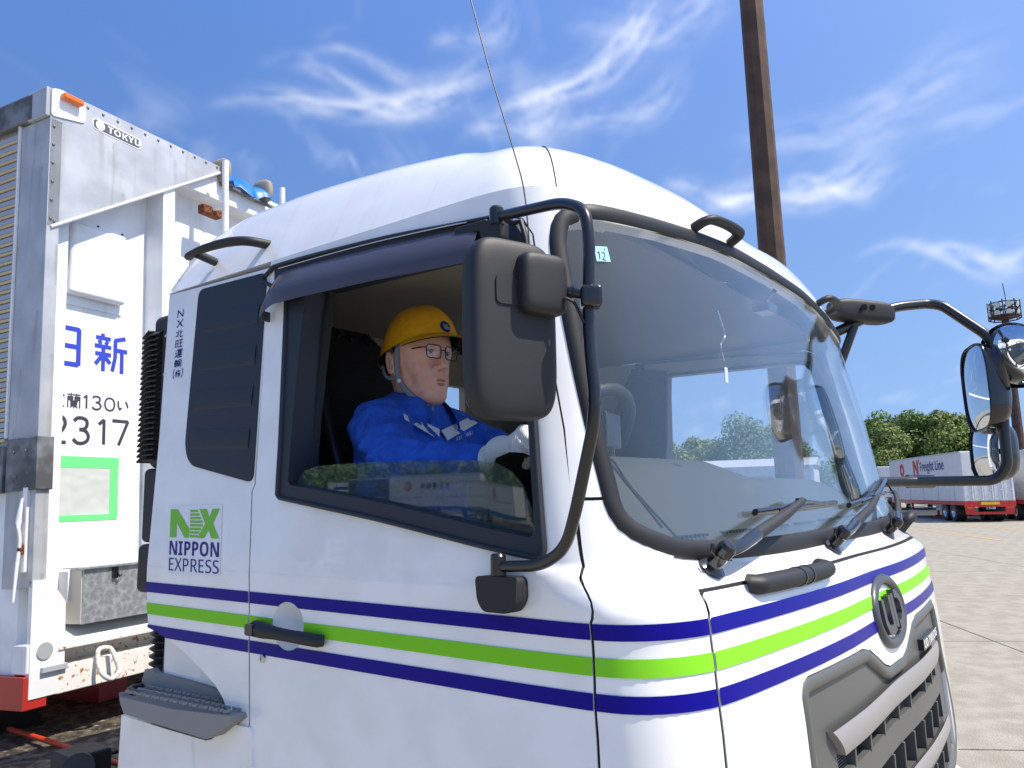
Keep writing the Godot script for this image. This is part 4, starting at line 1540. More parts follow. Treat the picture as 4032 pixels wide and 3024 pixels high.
func build_side_details(t: Node3D) -> void:
	var rear: Node3D = t.get_node("rear_side_panel")
	# logo sheet
	var mb := MB.new()
	panel(mb, pv([2.852, 1.889, 2.567, 1.890, 2.549, 1.688, 2.826, 1.681]), [], .0012, 0)
	var sheet := part("logo_sheet", mb, mats.white_print, rear)
	var f := func(u, v, h): return skin_off(2.846 - .022 * (1.0 - v / .2) - u, 1.686 + v, h + .0022)
	mb = MB.new()
	var w := .268
	var base := .106
	var hh := .086
	for poly in [[0, 0, 0, 1, .15, 1, .40, .32, .40, 0, .31, 0, .14, .52, .14, 0], [.60, 1, .745, 1, .80, .72, .86, 1, 1.0, 1, .875, .5, 1.0, 0, .85, 0, .79, .28, .71, 0, .57, 0, .72, .5]]:
		lay(mb, scaled(poly_tris(pv(poly)), w, hh, 0, base), f, 0)
	for i in 8:
		var v := (i + .15) / 8.0
		var e := .56 + .13 * (1.0 - absf(2.0 * v - .9))
		lay(mb, scaled(poly_tris(rect(.415, v, e, v + .08)), w, hh, 0, base), f, .0001)
	part("logo_letters", mb, mats.green_print, sheet)
	mb = MB.new()
	var tt := text_tris("NIPPON", .042, true)
	var tw := 0.0
	for q in tt: tw = maxf(tw, q.x)
	lay(mb, scaled(tt, w / tw, 1.0, 0, .053), f, 0)
	tt = text_tris("EXPRESS", .038)
	tw = 0.0
	for q in tt: tw = maxf(tw, q.x)
	lay(mb, scaled(tt, w / tw, 1.0, 0, .006), f, 0)
	part("company_name", mb, mats.navy_print, sheet)
	# company name written downwards
	mb = MB.new()
	var keys := ["N", "X", "north", "bright", "carry", "send", "stock"]
	for i in 7:
		var y := 2.541 - .0347 * i - .028
		var s := 2.926 - .0028 * i
		var g := func(u, v, h): return skin_off(s - u, y + v, h)
		if i == 6:
			glyph(mb, "open", -.006, 0, .014, .03, .0032, g, .0015)
			glyph(mb, "close", .046, 0, .014, .03, .0032, g, .0015)
			glyph(mb, "stock", .010, 0, .034, .028, .003, g, .0015)
		else:
			glyph(mb, keys[i], .002, 0, .046, .028, .0042 if i < 2 else .0034, g, .0015)
	part("vertical_lettering", mb, mats.navy_print, rear)
	# recessed inner panel of the wheel arch
	mb = MB.new()
	panel(mb, pv([2.40, 1.26, 2.955, 1.26, 2.955, 1.54, 2.40, 1.46]), [], -.07, 0)
	part("arch_liner", mb, mats.white_paint, t)
	# step and lower fairing
	var zf := 1.285
	var e := func(x, y): return at_z((x / 1.62) / 1.82278, (2000 + y / 1.62) / 1.82278, zf)
	var pl := PackedVector2Array()
	for q in [[758, 1178], [762, 1205], [1100, 1285], [1468, 1328], [1478, 1362], [1345, 1468], [1310, 1475], [1050, 1395], [790, 1315], [764, 1240]]:
		var p: Vector3 = e.call(q[0], q[1])
		pl.append(Vector2(p.x, p.y))
	mb = MB.new()
	prism(mb, pl, 1.06, zf, Transform3D())
	var step := part("cab_step", mb, mats.step_grey, t, "grey plastic tread step behind the door")
	mb = MB.new()
	var wl := PackedVector2Array()
	for q in [[905, 1100], [925, 1030], [968, 1024], [985, 1050], [1250, 1122], [1400, 1172], [1448, 1225], [1462, 1330], [1100, 1290], [905, 1180]]:
		var p := at_z((q[0] / 1.62) / 1.82278, (2000 + q[1] / 1.62) / 1.82278, 1.185)
		wl.append(Vector2(p.x, p.y))
	prism(mb, wl, 1.165, 1.185, Transform3D())
	part("step_back", mb, mats.step_grey, step)
	var a: Vector3 = e.call(770, 1180)
	var b: Vector3 = e.call(1455, 1322)
	for i in 3:
		for j in 22:
			mb = MB.new()
			var p := a.lerp(b, (j + .5 + .25 * (i % 2)) / 22.5)
			box(mb, Vector3.ZERO, Vector3(.017, .007, .012), .002, Transform3D(Basis(Vector3.UP, .5 if j % 2 else -.5), Vector3(p.x, p.y + .003, zf - .014 - .035 * i)))
			part("tread_stud", mb, mats.step_grey, step)
	mb = MB.new()
	var hb: Vector3 = e.call(760, 1215)
	tube(mb, bent([hb + Vector3(.03, .0, -.04), hb + Vector3(-.045, .01, -.05), hb + Vector3(-.05, 0, -.17), hb + Vector3(.02, 0, -.18)], .03), .014, 10)
	part("step_rail", mb, mats.black_plastic, step)
	mb = MB.new()
	pl = PackedVector2Array()
	for q in [[775, 1322], [1050, 1408], [1312, 1484], [1350, 1476], [1482, 1372], [1520, 1388], [1588, 1402], [1600, 1430], [1604, 1700]]:
		var p := at_z((q[0] / 1.62) / 1.82278, (2000 + q[1] / 1.62) / 1.82278, 1.245)
		pl.append(Vector2(p.x, p.y))
	pl.append(Vector2(pl[pl.size() - 1].x, .75))
	pl.append(Vector2(pl[0].x - .02, .75))
	prism(mb, pl, 1.1, 1.245, Transform3D())
	part("lower_fairing", mb, mats.white_paint, t)
	build_intake(t)

func build_intake(t: Node3D) -> void:
	var black: Material = mats.black_plastic
	var mb := MB.new()
	var c := Vector3(-2.66, 0, 1.03)
	# louvred snorkel head
	var top := at_z(330, 692, 1.08).y
	var low := at_z(300, 1015, 1.08).y
	box(mb, Vector3(c.x, (top + low) * .5, c.z), Vector3(.13, top - low, .16), .03)
	var intake := part("air_intake", mb, black, t, "black louvred air intake stack behind the cab")
	for i in 25:
		var y := lerpf(low + .035, top - .07, i / 24.0)
		mb = MB.new()
		var bb := Basis(Vector3.BACK, .5)
		box(mb, Vector3.ZERO, Vector3(.05, .006, .10), .001, Transform3D(bb, Vector3(c.x - .075, y, c.z + .05)))
		box(mb, Vector3.ZERO, Vector3(.07, .005, .03), .001, Transform3D(Basis(Vector3.RIGHT, .6), Vector3(c.x - .02, y, c.z + .088)))
		part("louver", mb, black, intake)
	mb = MB.new()
	box(mb, Vector3(c.x + .045, (top + low) * .5 - .01, c.z + .082), Vector3(.035, top - low - .05, .012), .003)
	var strip := part("side_strip", mb, black, intake)
	for i in 4:
		mb = MB.new()
		lathe(mb, [Vector2(0, .003), Vector2(.005, .002), Vector2(.006, 0)], 12, Transform3D(Basis(Vector3.RIGHT, PI / 2), Vector3(c.x + .045, lerpf(low + .05, top - .09, i / 3.0), c.z + .0885)))
		part("screw", mb, mats.chrome, strip)
	# duct and bellows under it
	mb = MB.new()
	var y2 := at_z(300, 1170, 1.08).y
	var y3 := at_z(300, 1285, 1.08).y
	var y4 := at_z(310, 1440, 1.08).y
	box(mb, Vector3(c.x - .01, (low + y2) * .5, c.z + .01), Vector3(.13, low - y2, .15), .02)
	box(mb, Vector3(c.x, low - .045, c.z), Vector3(.125, .03, .15), .012)
	box(mb, Vector3(c.x - .015, (y2 + y3) * .5 + .005, c.z + .01), Vector3(.14, y2 - y3 - .02, .16), .022)
	part("duct", mb, black, intake)
	mb = MB.new()
	lathe(mb, [Vector2(.052, 0), Vector2(.052, .014)], 20, Transform3D(Basis(), Vector3(c.x, y3 - .008, c.z)))
	part("hose_clamp", mb, mats.chrome, intake)
	mb = MB.new()
	var prof := []
	var k := 9
	for i in k:
		var y := lerpf(y3 - .012, y4, float(i) / k)
		var dy := (y4 - y3) / k
		prof.append(Vector2(.048, y)); prof.append(Vector2(.066, y + dy * .3)); prof.append(Vector2(.066, y + dy * .45)); prof.append(Vector2(.048, y + dy * .9))
	prof.append(Vector2(.045, y4)); prof.append(Vector2(.05, y4 - .3))
	prof.reverse()
	lathe(mb, prof, 24, Transform3D(Basis(), Vector3(c.x + .005, 0, c.z)))
	part("bellows", mb, mats.black_rubber, intake)

func dash_profile(z: float) -> PackedVector2Array:
	var k := 1.0 - sstep(-.05, .35, -z + .2) * .75
	var top := lerpf(1.93, 2.0, k)
	return pv([-.70, 1.62, -.705, 1.765, -.75, 1.80, -.82, 1.80 + (top - 1.80) * .45, -.90, 1.80 + (top - 1.80) * .82, -.98, top - .004, -1.02, top, -1.06, top - .012, -1.085, top - .06, -1.10, 1.6, -1.1, 1.35, -.7, 1.35])

func build_interior(t: Node3D) -> void:
	var mb := MB.new()
	var rows := []
	for i in 23:
		var z := lerpf(-1.12, 1.12, i / 22.0)
		var row := []
		for q in dash_profile(z):
			row.append(Vector3(q.x - .045 * z * z, q.y, z))
		rows.append(row)
	for i in 22:
		for j in rows[0].size() - 1:
			var o := Vector3(0, 1, 0) if j < 8 else Vector3(-1, 0, 0)
			mb.quad(rows[i][j], rows[i + 1][j], rows[i + 1][j + 1], rows[i][j + 1], _row_n(rows, i, j, 23, false, o), _row_n(rows, i + 1, j, 23, false, o), _row_n(rows, i + 1, j + 1, 23, false, o), _row_n(rows, i, j + 1, 23, false, o))
	var dash := part("dashboard", mb, mats.dash, t, "grey dashboard behind the windshield")
	for v in 7:
		for k in 9:
			mb = MB.new()
			var z := .92 - .27 * v - .02 * k
			var x := -.735 - .045 * z * z
			box(mb, Vector3(x - .012, 1.796, z), Vector3(.045, .006, .007), .0, Transform3D())
			part("defroster_slot", mb, mats.black_plastic, dash)
	# lining: ceiling, back wall with a small window, floor
	mb = MB.new()
	box(mb, Vector3(-1.7, 2.60, 0), Vector3(1.5, .02, 2.26))
	part("headliner", mb, mats.cab_lining, t)
	mb = MB.new()
	var wall := pv([-1.16, 1.1, 1.16, 1.1, 1.14, 2.62, -1.14, 2.62])
	for bit in cut_rect(wall, -.33, 2.235, .05, 2.43): prism(mb, bit, -.02, .02, Transform3D(Basis(Vector3.BACK, Vector3.UP, Vector3.LEFT), Vector3(-2.45, 0, 0)))
	part("back_wall", mb, mats.cab_lining, t)
	mb = MB.new()
	box(mb, Vector3(-1.6, 1.18, 0), Vector3(1.75, .04, 2.3))
	part("cab_floor", mb, mats.cab_floor, t)
	# dark trim inside the door pillars
	for sg in [1.0, -1.0]:
		mb = MB.new()
		panel(mb, side_poly([2.22, 2.53, 2.42, 2.56, 2.62, 2.2, 2.62, 1.3, 2.27, 1.3, 2.27, 1.93], sg), [], -.07, .02)
		panel(mb, side_poly([1.30, 1.35, 2.3, 1.35, 2.3, 1.90, 1.34, 1.76], sg), [], -.075, .02)
		part("door_lining", mb, mats.cab_floor, t)
		mb = MB.new()
		panel(mb, side_poly([1.16, 1.80, 1.28, 1.80, 1.27, 2.5, 1.20, 2.54, 1.17, 2.5], sg), [], -.05, .02, .05)
		part("pillar_lining", mb, mats.cab_floor, t)
	seat(t, .76)
	seat(t, -.74)
	# steering wheel
	mb = MB.new()
	var c := Vector3(-1.115, 2.005, .775)
	var u := Vector3(0, 0, 1)
	var w := Vector3(.62, .78, 0).normalized()
	var ring := []
	for i in 40: ring.append(c + (u * cos(TAU * i / 40) + w * sin(TAU * i / 40)) * .212)
	tube(mb, ring, .0175, 10, true)
	for a in [0.0, PI, -PI / 2]: tube(mb, [c + (u * cos(a) + w * sin(a)) * .2, c + (u * cos(a) + w * sin(a)) * .05 + u.cross(w) * -.0], .014, 8)
	blob(mb, c, Vector3(.03, .075, .075), 3.0, 20, 12)
	tube(mb, [c, c + Vector3(.16, -.45, 0)], .035, 10)
	part("steering_wheel", mb, mats.black_plastic, t)
	# small things on the dash
	mb = MB.new()
	box(mb, Vector3.ZERO, Vector3(.012, .085, .13), .004, Transform3D(Basis(Vector3.UP, .25), at_z(1322, 930, .90)))
	tube(mb, [at_z(1322, 945, .90), at_z(1322, 985, .9)], .008, 8)
	part("dash_screen", mb, mats.black_gloss, dash)
	mb = MB.new()
	var top := skin_at(-.05, 2.5)
	box(mb, top + Vector3(-.06, .02, 0), Vector3(.06, .035, .10), .008)
	tube(mb, [top + Vector3(-.05, .05, 0), top + Vector3(-.02, .08, 0)], .008, 6)
	part("dash_camera", mb, mats.black_gloss, t)
	for q in [[skin_off(1.131, 1.988, -.05), skin_off(1.102, 1.978, -.05), skin_off(1.060, 1.929, -.05), skin_off(0.988, 1.868, -.05), skin_off(0.917, 1.810, -.05)], [skin_off(1.120, 1.983, -.05), skin_off(1.073, 1.934, -.05), skin_off(1.017, 1.883, -.05), skin_off(0.965, 1.832, -.05)]]:
		mb = MB.new()
		tube(mb, smooth_path(q, 5), .0028, 6)
		part("power_cable", mb, mats.black_rubber, dash)
	mb = MB.new()
	tube(mb, smooth_path([skin_off(0.433, 2.433, -.05), skin_off(0.418, 2.361, -.05), skin_off(0.463, 2.323, -.05), skin_off(0.460, 2.275, -.05)], 4), .0016, 6)
	part("hanging_cord", mb, mats.chrome, t)
	mb = MB.new()
	box(mb, skin_off(0.468, 2.234, -.05), Vector3(.003, .045, .022), .001)
	part("hanging_tag", mb, mats.white_print, t)

func cut_rect(p: PackedVector2Array, x0: float, y0: float, x1: float, y1: float) -> Array:
	var r := []
	for b in [rect(-9, y1, 9, 9), rect(-9, -9, 9, y0), rect(-9, y0, x0, y1), rect(x1, y0, 9, y1)]: r.append_array(Geometry2D.intersect_polygons(p, b))
	return r

func seat(t: Node3D, z: float) -> void:
	var mb := MB.new()
	# backrest: a padded slab, narrower at the head
	var rows := []
	var n := 18
	for i in n + 1:
		var f := float(i) / n
		var y := lerpf(1.55, 2.49, f)
		var hw := lerpf(.24, .25, sstep(0, .5, f)) - .095 * sstep(.55, .85, f)
		hw *= sqrt(maxf(.02, 1.0 - pow(maxf(0.0, (f - .9) / .1), 2.0) * .55))
		var dep := lerpf(.085, .055, f) * (1.0 - .75 * pow(maxf(0.0, (f - .88) / .12), 2.0))
		var x := lerpf(-1.88, -2.06, f)
		var row := []
		for j in 25:
			var a := TAU * j / 24
			var cx := signf(cos(a)) * pow(absf(cos(a)), .5)
			var sx := signf(sin(a)) * pow(absf(sin(a)), .5)
			row.append(Vector3(x + dep * cx - .03 * cx * (1.0 - absf(sx)) * .6, y, z + hw * sx))
		rows.append(row)
	for i in n:
		for j in 24:
			var o: Vector3 = (rows[i][j] - Vector3(lerpf(-1.88, -2.06, float(i) / n), rows[i][j].y, z))
			mb.quad(rows[i][j], rows[i][j + 1], rows[i + 1][j + 1], rows[i + 1][j], _ringz(rows, i, j), _ringz(rows, i, j + 1), _ringz(rows, i + 1, j + 1), _ringz(rows, i + 1, j))
	for j in 24: mb.ftri(rows[n][j], rows[n][j + 1], Vector3(-2.06, 2.492, z), Vector3.UP)
	blob(mb, Vector3(-1.68, 1.58, z), Vector3(.27, .09, .25), 4.0, 24, 10)
	var s := part("seat", mb, mats.seat_cloth, t, "dark ribbed cloth seat")
	mb = MB.new()
	box(mb, Vector3(-1.72, 1.36, z), Vector3(.36, .36, .36), .03)
	part("seat_base", mb, mats.cab_floor, s)
	if z > 0.0:
		mb = MB.new()
		tube(mb, [at_z(690, 830, .985), at_z(735, 1000, 1.0), at_z(740, 1060, 1.0)], .022, 4, false, .12)
		part("seat_belt", mb, mats.dark_trim, s)

func _ringz(rows: Array, i: int, j: int) -> Vector3:
	var c: int = rows[0].size() - 1
	var a: Vector3 = rows[i][(j - 1 + c) % c]
	var b: Vector3 = rows[i][(j + 1) % c]
	var d: Vector3 = rows[maxi(i - 1, 0)][j]
	var e: Vector3 = rows[mini(i + 1, rows.size() - 1)][j]
	var g := (b - a).cross(e - d).normalized()
	var mid := Vector3.ZERO
	for q in c: mid += rows[i][q]
	mid /= c
	return g if g.dot(rows[i][j] - mid) > 0 else -g

# ---------------------------------------------------------------- the semi-trailer coupled behind: local x across to the far side, y up, z forward; origin under its near front corner
func build_trailer() -> void:
	var l := Vector3(-.2018, 0, -.97943)
	var up := Vector3(-.04272, .99905, .0088)
	var n := Vector3(.97847, .04362, -.20161)
	var H := 3.78
	var top := Vector3(-3.6095, 3.78, 1.1625)
	var t := thing("semi_trailer", "weathered white box trailer coupled behind the cab with blue characters and number 2317", "trailer")
	t.transform = Transform3D(Basis(l, up, n), top - up * H)
	var alu := mat("aluminium_sheet", Color.WHITE, .5, .2)
	alu.albedo_texture = noise_tex(.012, 512, srgb(172, 176, 181), srgb(192, 195, 199), .25, .75, 5, 44)
	alu.roughness_texture = noise_tex(.03, 256, Color(.7, .7, .7), Color(1, 1, 1), .2, .8, 3, 12)
	tri_map(alu, .7)
	alu.detail_enabled = true
	alu.detail_blend_mode = BaseMaterial3D.BLEND_MODE_MUL
	alu.detail_albedo = streaks(srgb(196, 186, 168), 61)
	var tw := mat("trailer_white", Color.WHITE, .5, 0, .25, .2)
	tw.albedo_texture = noise_tex(.01, 512, srgb(222, 224, 226), srgb(240, 241, 242), .3, .7, 5, 45)
	tri_map(tw, .6)
	tw.detail_enabled = true
	tw.detail_blend_mode = BaseMaterial3D.BLEND_MODE_MUL
	tw.detail_albedo = streaks(srgb(232, 224, 210), 62)
	var rusty := mat("rusty_white", Color.WHITE, .7)
	rusty.albedo_texture = noise_tex(.03, 512, srgb(225, 224, 220), srgb(150, 100, 62), .66, .84, 5, 52)
	tri_map(rusty, 1.6, false)
	var rust := mat("rust", Color.WHITE, .95)
	rust.albedo_texture = noise_tex(.06, 256, srgb(70, 38, 24), srgb(150, 84, 46), .3, .7, 4, 6)
	tri_map(rust, 4.0, false)
	var galv := mat("galvanised", Color.WHITE, .38, .55)
	galv.albedo_texture = noise_tex(.045, 512, srgb(158, 165, 171), srgb(196, 201, 204), .25, .7, 3, 77, FastNoiseLite.TYPE_CELLULAR)
	tri_map(galv, 1.6, false)
	var grime := mat("dirty_rail", Color.WHITE, .6, .3)
	grime.albedo_texture = noise_tex(.02, 256, srgb(88, 90, 92), srgb(134, 138, 142), .3, .7, 4, 9)
	tri_map(grime, 1.0, false)
	var red := mat("red_paint", srgb(176, 40, 34), .5, 0, .3, .2)
	var bolt := mat("bolt", srgb(120, 118, 114), .45, .6)
	# body behind the recessed front wall
	var mb := MB.new()
	box(mb, Vector3(1.245, H - 1.25, -6.35), Vector3(2.42, 2.42, 12.4))
	var body := part("body", mb, tw, t)
	mb = MB.new()
	box(mb, Vector3(1.30, H - 1.27, -.14), Vector3(2.28, 2.44, .02))
	var wall := part("front_wall", mb, tw, t, "white recessed front wall with lettering")
	# near corner post and the side next to it
	mb = MB.new()
	box(mb, Vector3(.03, H - 1.18, -.1), Vector3(.06, 2.08, .2), .004)
	part("corner_post", mb, alu, t)
	mb = MB.new()
	box(mb, Vector3(.10, H - 1.2, -.09), Vector3(.09, 2.1, .07), .004)
	part("inner_post", mb, tw, t)
	mb = MB.new()
	box(mb, Vector3(-.004, H - .86, -.207), Vector3(.012, 1.45, .012), .002)
	part("side_trim", mb, tw, t)
	var slat_m := mat("slat_grey", srgb(170, 178, 190), .45, .25)
	var slat_y := mat("slat_tape", srgb(206, 184, 136), .6)
	for i in 32:
		var y := H - .165 - .0448 * i
		mb = MB.new()
		prism(mb, pv([0, 0, .0, .030, -.008, .026, -.008, .004]), -2.2, -.214, Transform3D(Basis(), Vector3(.004, y - .03, 0)))
		var s := part("slat", mb, slat_m, t)
		mb = MB.new()
		box(mb, Vector3(-.006, y - .038, -1.2), Vector3(.006, .012, 1.97))
		part("slat_edge", mb, slat_y, s)
	mb = MB.new()
	box(mb, Vector3(-.006, H - .07, -1.6), Vector3(.03, .13, 3.0), .01)
	box(mb, Vector3(.5, H + .008, -4), Vector3(1.0, .014, 7.8), .004)
	part("top_rail", mb, grime, t)
	mb = MB.new()
	box(mb, Vector3(-.001, H - .067, -.07), Vector3(.036, .142, .13), .006)
	part("corner_cap", mb, alu, t)
	# gusset sheet across the top of the nose
	mb = MB.new()
	prism(mb, pv([.0, H + .0, .2, H + .012, 1.02, H + .018, 1.0, H - .02, .02, H - .655, .0, H - .655]), -.004, .0)
	var gus := part("gusset_sheet", mb, alu, t, "grey riveted metal sheet across the top of the nose")
	mb = MB.new()
	var d := Vector3(.98, .635, 0).normalized()
	tube(mb, [Vector3(.02, H - .658, .004), Vector3(1.0, H - .022, .004)], .008, 4)
	part("gusset_lip", mb, tw, gus)
	var stud := MB.new()
	lathe(stud, [Vector2(0, .006), Vector2(.005, .0045), Vector2(.008, 0)], 10)
	var stud_mesh := stud.mesh()
	var spots := []
	for i in 11: spots.append(Vector2(.18 + .08 * i, H - .012 + .0015 * i))
	for i in 6: spots.append(Vector2(.018, H - .18 - .088 * i))
	spots.append(Vector2(.034, H - .628))
	for q in spots:
		var o := MeshInstance3D.new()
		o.name = "rivet"
		o.mesh = stud_mesh
		o.material_override = bolt
		o.transform = Transform3D(Basis(Vector3.RIGHT, PI / 2), Vector3(q.x, q.y, .0))
		gus.add_child(o, true)
	# marker lamp on its backing plate
	mb = MB.new()
	prism(mb, rounded(pv([.0, H + .0, .05, H + .012, .165, H - .01, .165, H - .10, .0, H - .135]), .02), .0, .006)
	var lamp := part("marker_lamp", mb, tw, t, "small orange marker lamp on a white backing plate")
	mb = MB.new()
	box(mb, Vector3.ZERO, Vector3(.098, .03, .036), .009, Transform3D(Basis(), Vector3(.085, H - .025, .024)))
	var orange := mat("orange_lens", srgb(226, 112, 26), .25, 0, .5, .05)
	part("lens", mb, orange, lamp)
	# maker's plate
	mb = MB.new()
	var loz := rounded(pv([.205, H - .045, .475, H - .048, .475, H - .105, .205, H - .103]), .025)
	prism(mb, loz, .0, .002)
	var badge := part("maker_plate", mb, mats.white_print, gus)
	mb = MB.new()
	prism(mb, Geometry2D.offset_polygon(loz, -.005)[0], .002, .003)
	part("plate_field", mb, mat("plate_dark", srgb(82, 86, 96), .6), badge)
	mb = MB.new()
	prism(mb, oval(.245, H - .074, .024, .024, 24), .003, .004)
	part("plate_disc", mb, mats.white_print, badge)
	mb = MB.new()
	lay(mb, scaled(text_tris("TOKYU", .032, true), 1.32, 1.0), func(u, v, h): return Vector3(.285 + u, H - .09 + v, .004 + h), 0)
	part("plate_letters", mb, mats.white_print, badge)
	# access cover
	mb = MB.new()
	prism(mb, rounded(rect(.14, H - .95, .485, H - .52), .01), -.13, -.122)
	var cov := part("access_cover", mb, tw, wall)
	mb = MB.new()
	rbox(mb, Vector3(.325, H - .73, -.10), Vector3(.148, .178, .024), .02, 3)
	part("cover_bulge", mb, tw, cov)
	for q in [[.147, .62], [.147, .75], [.147, .88], [.21, .528], [.34, .528], [.475, .528], [.478, .7]]:
		mb = MB.new()
		lathe(mb, [Vector2(0, .004), Vector2(.005, .003), Vector2(.006, 0)], 10, Transform3D(Basis(Vector3.RIGHT, PI / 2), Vector3(q[0], H - q[1], -.122)))
		part("screw", mb, mats.black_rubber, cov)
	# upright on the wall, beam and stakes at the far part of the nose
	mb = MB.new()
	box(mb, Vector3(.66, H - 1.3, -.07), Vector3(.075, 2.3, .13), .004)
	part("wall_upright", mb, tw, t)
	mb = MB.new()
	box(mb, Vector3(1.6, H - .105, -.08), Vector3(1.8, .15, .12), .006)
	part("nose_beam", mb, tw, t)
	mb = MB.new()
	box(mb, Vector3(1.25, H - .085, .006), Vector3(.5, .018, .02), .004)
	part("beam_lip", mb, grime, t)
	for q in [[.945, -.0, -.75], [1.405, .012, -.6]]:
		mb = MB.new()
		tube(mb, [Vector3(q[0], H + q[2], .10), Vector3(q[0], H + q[1], .10)], .017, 14)
		var st := part("stake", mb, tw, t)
		mb = MB.new()
		tube(mb, [Vector3(q[0], H - .26, .10), Vector3(q[0] - .02, H - .27, -.05)], .014, 8)
		part("stake_arm", mb, tw, st)
	mb = MB.new()
	box(mb, Vector3(.93, H - .28, -.0), Vector3(.13, .05, .05), .006)
	part("rusty_hinge", mb, rust, t)
	# folded tarpaulin over the roof edge
	mb = MB.new()
	var rows := []
	for i in 13:
		var f := i / 12.0
		var row := []
		for j in 9:
			var g := j / 8.0
			var a := g * PI * .62
			row.append(Vector3(1.02 + .36 * f, H - .075 + .115 * sin(a) + .026 * sin(f * 9.0 + g * 3.0) * sin(PI * f) + .012 * sin(f * 23), .035 - .22 * (1 - cos(a)) + .022 * sin(f * 14.0 + 1.0)))
		rows.append(row)
	for i in 12:
		for j in 8:
			mb.quad(rows[i][j], rows[i + 1][j], rows[i + 1][j + 1], rows[i][j + 1], _row_n(rows, i, j, 13, false, Vector3(0, 1, 1)), _row_n(rows, i + 1, j, 13, false, Vector3(0, 1, 1)), _row_n(rows, i + 1, j + 1, 13, false, Vector3(0, 1, 1)), _row_n(rows, i, j + 1, 13, false, Vector3(0, 1, 1)))
	part("folded_tarpaulin", mb, mat("blue_tarp", srgb(30, 112, 200), .45), t, "blue tarpaulin folded over the roof edge")
	for q in [1.025, 1.365]:
		mb = MB.new()
		blob(mb, Vector3(q, H - .0, -.02), Vector3(.028, .075, .075), 3.0, 14, 8)
		part("tarp_pad", mb, mat("tarp_pad", srgb(150, 142, 128), .9), t)
	# lettering on the wall
	var f := func(u, v, h): return Vector3(u, H + v, -.13 + .0008 + h)
	var bluep := mat("blue_print", srgb(48, 66, 190), .45)
	var greyp := mat("grey_print", srgb(64, 62, 72), .4)
	mb = MB.new()
	glyph(mb, "day", .128, -1.235, .165, .175, .023, f, 0)
	glyph(mb, "new", .342, -1.242, .185, .188, .020, f, 0)
	part("wall_character_lettering", mb, bluep, wall)
	mb = MB.new()
	glyph(mb, "room", .142, -1.433, .062, .064, .0062, f, 0)
	glyph(mb, "orchid", .213, -1.435, .07, .068, .0055, f, 0)
	for q in [["1", .284, .05], ["3", .336, .058], ["0", .402, .064], ["hira_i", .472, .068]]: glyph(mb, q[0], q[1], -1.432, q[2], .062, .009, f, 0)
	part("wall_place_lettering", mb, greyp, wall)
	for q in [["2", .13, .095], ["3", .24, .10], ["1", .35, .10], ["7", .442, .105]]:
		mb = MB.new()
		glyph(mb, q[0], q[1], -1.597, q[2], .118, .0165, f, 0)
		part("numeral", mb, greyp, wall)
	# taped-over square: four strips and a wrinkled film
	var tape := mat("green_tape", srgb(112, 226, 138), .5)
	for q in [[.165, -1.71, .49, -1.658], [.165, -1.952, .484, -1.925], [.165, -1.93, .193, -1.70], [.445, -1.935, .488, -1.70]]:
		mb = MB.new()
		prism(mb, rect(q[0], H + q[1], q[2], H + q[3]), -.13, -.1285 + .0004 * (q[0] * 3.0))
		part("tape_strip", mb, tape, wall)
	var film := mat("plastic_film", srgb(200, 208, 202), .22, 0, .4, .1)
	film.normal_enabled = true
	film.normal_texture = noise_tex(.012, 256, Color.BLACK, Color.WHITE, 0, 1, 2, 19, FastNoiseLite.TYPE_SIMPLEX_SMOOTH, true, 5.0)
	film.normal_scale = .5
	tri_map(film, 2.2, false)
	mb = MB.new()
	prism(mb, rect(.185, H - 1.935, .45, H - 1.70), -.1296, -.1292)
	part("plastic_film", mb, film, wall)
	# tool box
	mb = MB.new()
	box(mb, Vector3(.52, H - 2.28, -.06), Vector3(.592, .232, .132), .003)
	var tool := part("tool_box", mb, galv, t, "galvanised tool box on the trailer nose")
	mb = MB.new()
	box(mb, Vector3(.52, H - 2.160, -.055), Vector3(.61, .012, .15), .003)
	part("lid", mb, galv, tool)
	mb = MB.new()
	box(mb, Vector3(.222, H - 2.28, -.064), Vector3(.004, .228, .124))
	part("end_plate", mb, mat("cream_paint", srgb(206, 200, 184), .6), tool)
	mb = MB.new()
	box(mb, Vector3(.375, H - 2.185, .012), Vector3(.026, .062, .014), .003)
	tube(mb, [Vector3(.385, H - 2.19, .02), Vector3(.385, H - 2.21, .028), Vector3(.40, H - 2.205, .02)], .004, 6)
	part("latch", mb, mats.black_gloss, tool)
	mb = MB.new()
	prism(mb, pv([.205, H - 2.17, .225, H - 2.15, .225, H - 2.30, .205, H - 2.30]), -.13, -.07)
	part("bracket", mb, tw, tool)
	# lower beams of the nose
	mb = MB.new()
	prism(mb, pv([-.13, 0, -.13, -.05, -.02, -.085, -.02, -.05]), .15, 2.4, Transform3D(Basis(Vector3.BACK, Vector3.UP, Vector3.RIGHT), Vector3(0, H - 2.40, 0)))
	part("sloping_ledge", mb, tw, t)
	mb = MB.new()
	box(mb, Vector3(1.27, H - 2.52, -.17), Vector3(2.3, .12, .1))
	part("cross_member", mb, rusty, t)
	mb = MB.new()
	box(mb, Vector3(1.27, H - 2.478, -.06), Vector3(2.3, .014, .14), .003)
	box(mb, Vector3(1.27, H - 2.605, -.05), Vector3(2.3, .11, .11), .005)
	part("lower_beam", mb, rusty, t)
	mb = MB.new()
	tube(mb, smooth_path([Vector3(.30, H - 2.52, .01), Vector3(.29, H - 2.60, .04), Vector3(.325, H - 2.64, .06), Vector3(.37, H - 2.62, .055), Vector3(.365, H - 2.575, .045), Vector3(.355, H - 2.53, .03), Vector3(.345, H - 2.515, .015)], 5, true), .0105, 9, true)
	part("tie_ring", mb, rusty, t, "rusty steel tie ring on the lower beam")
	mb = MB.new()
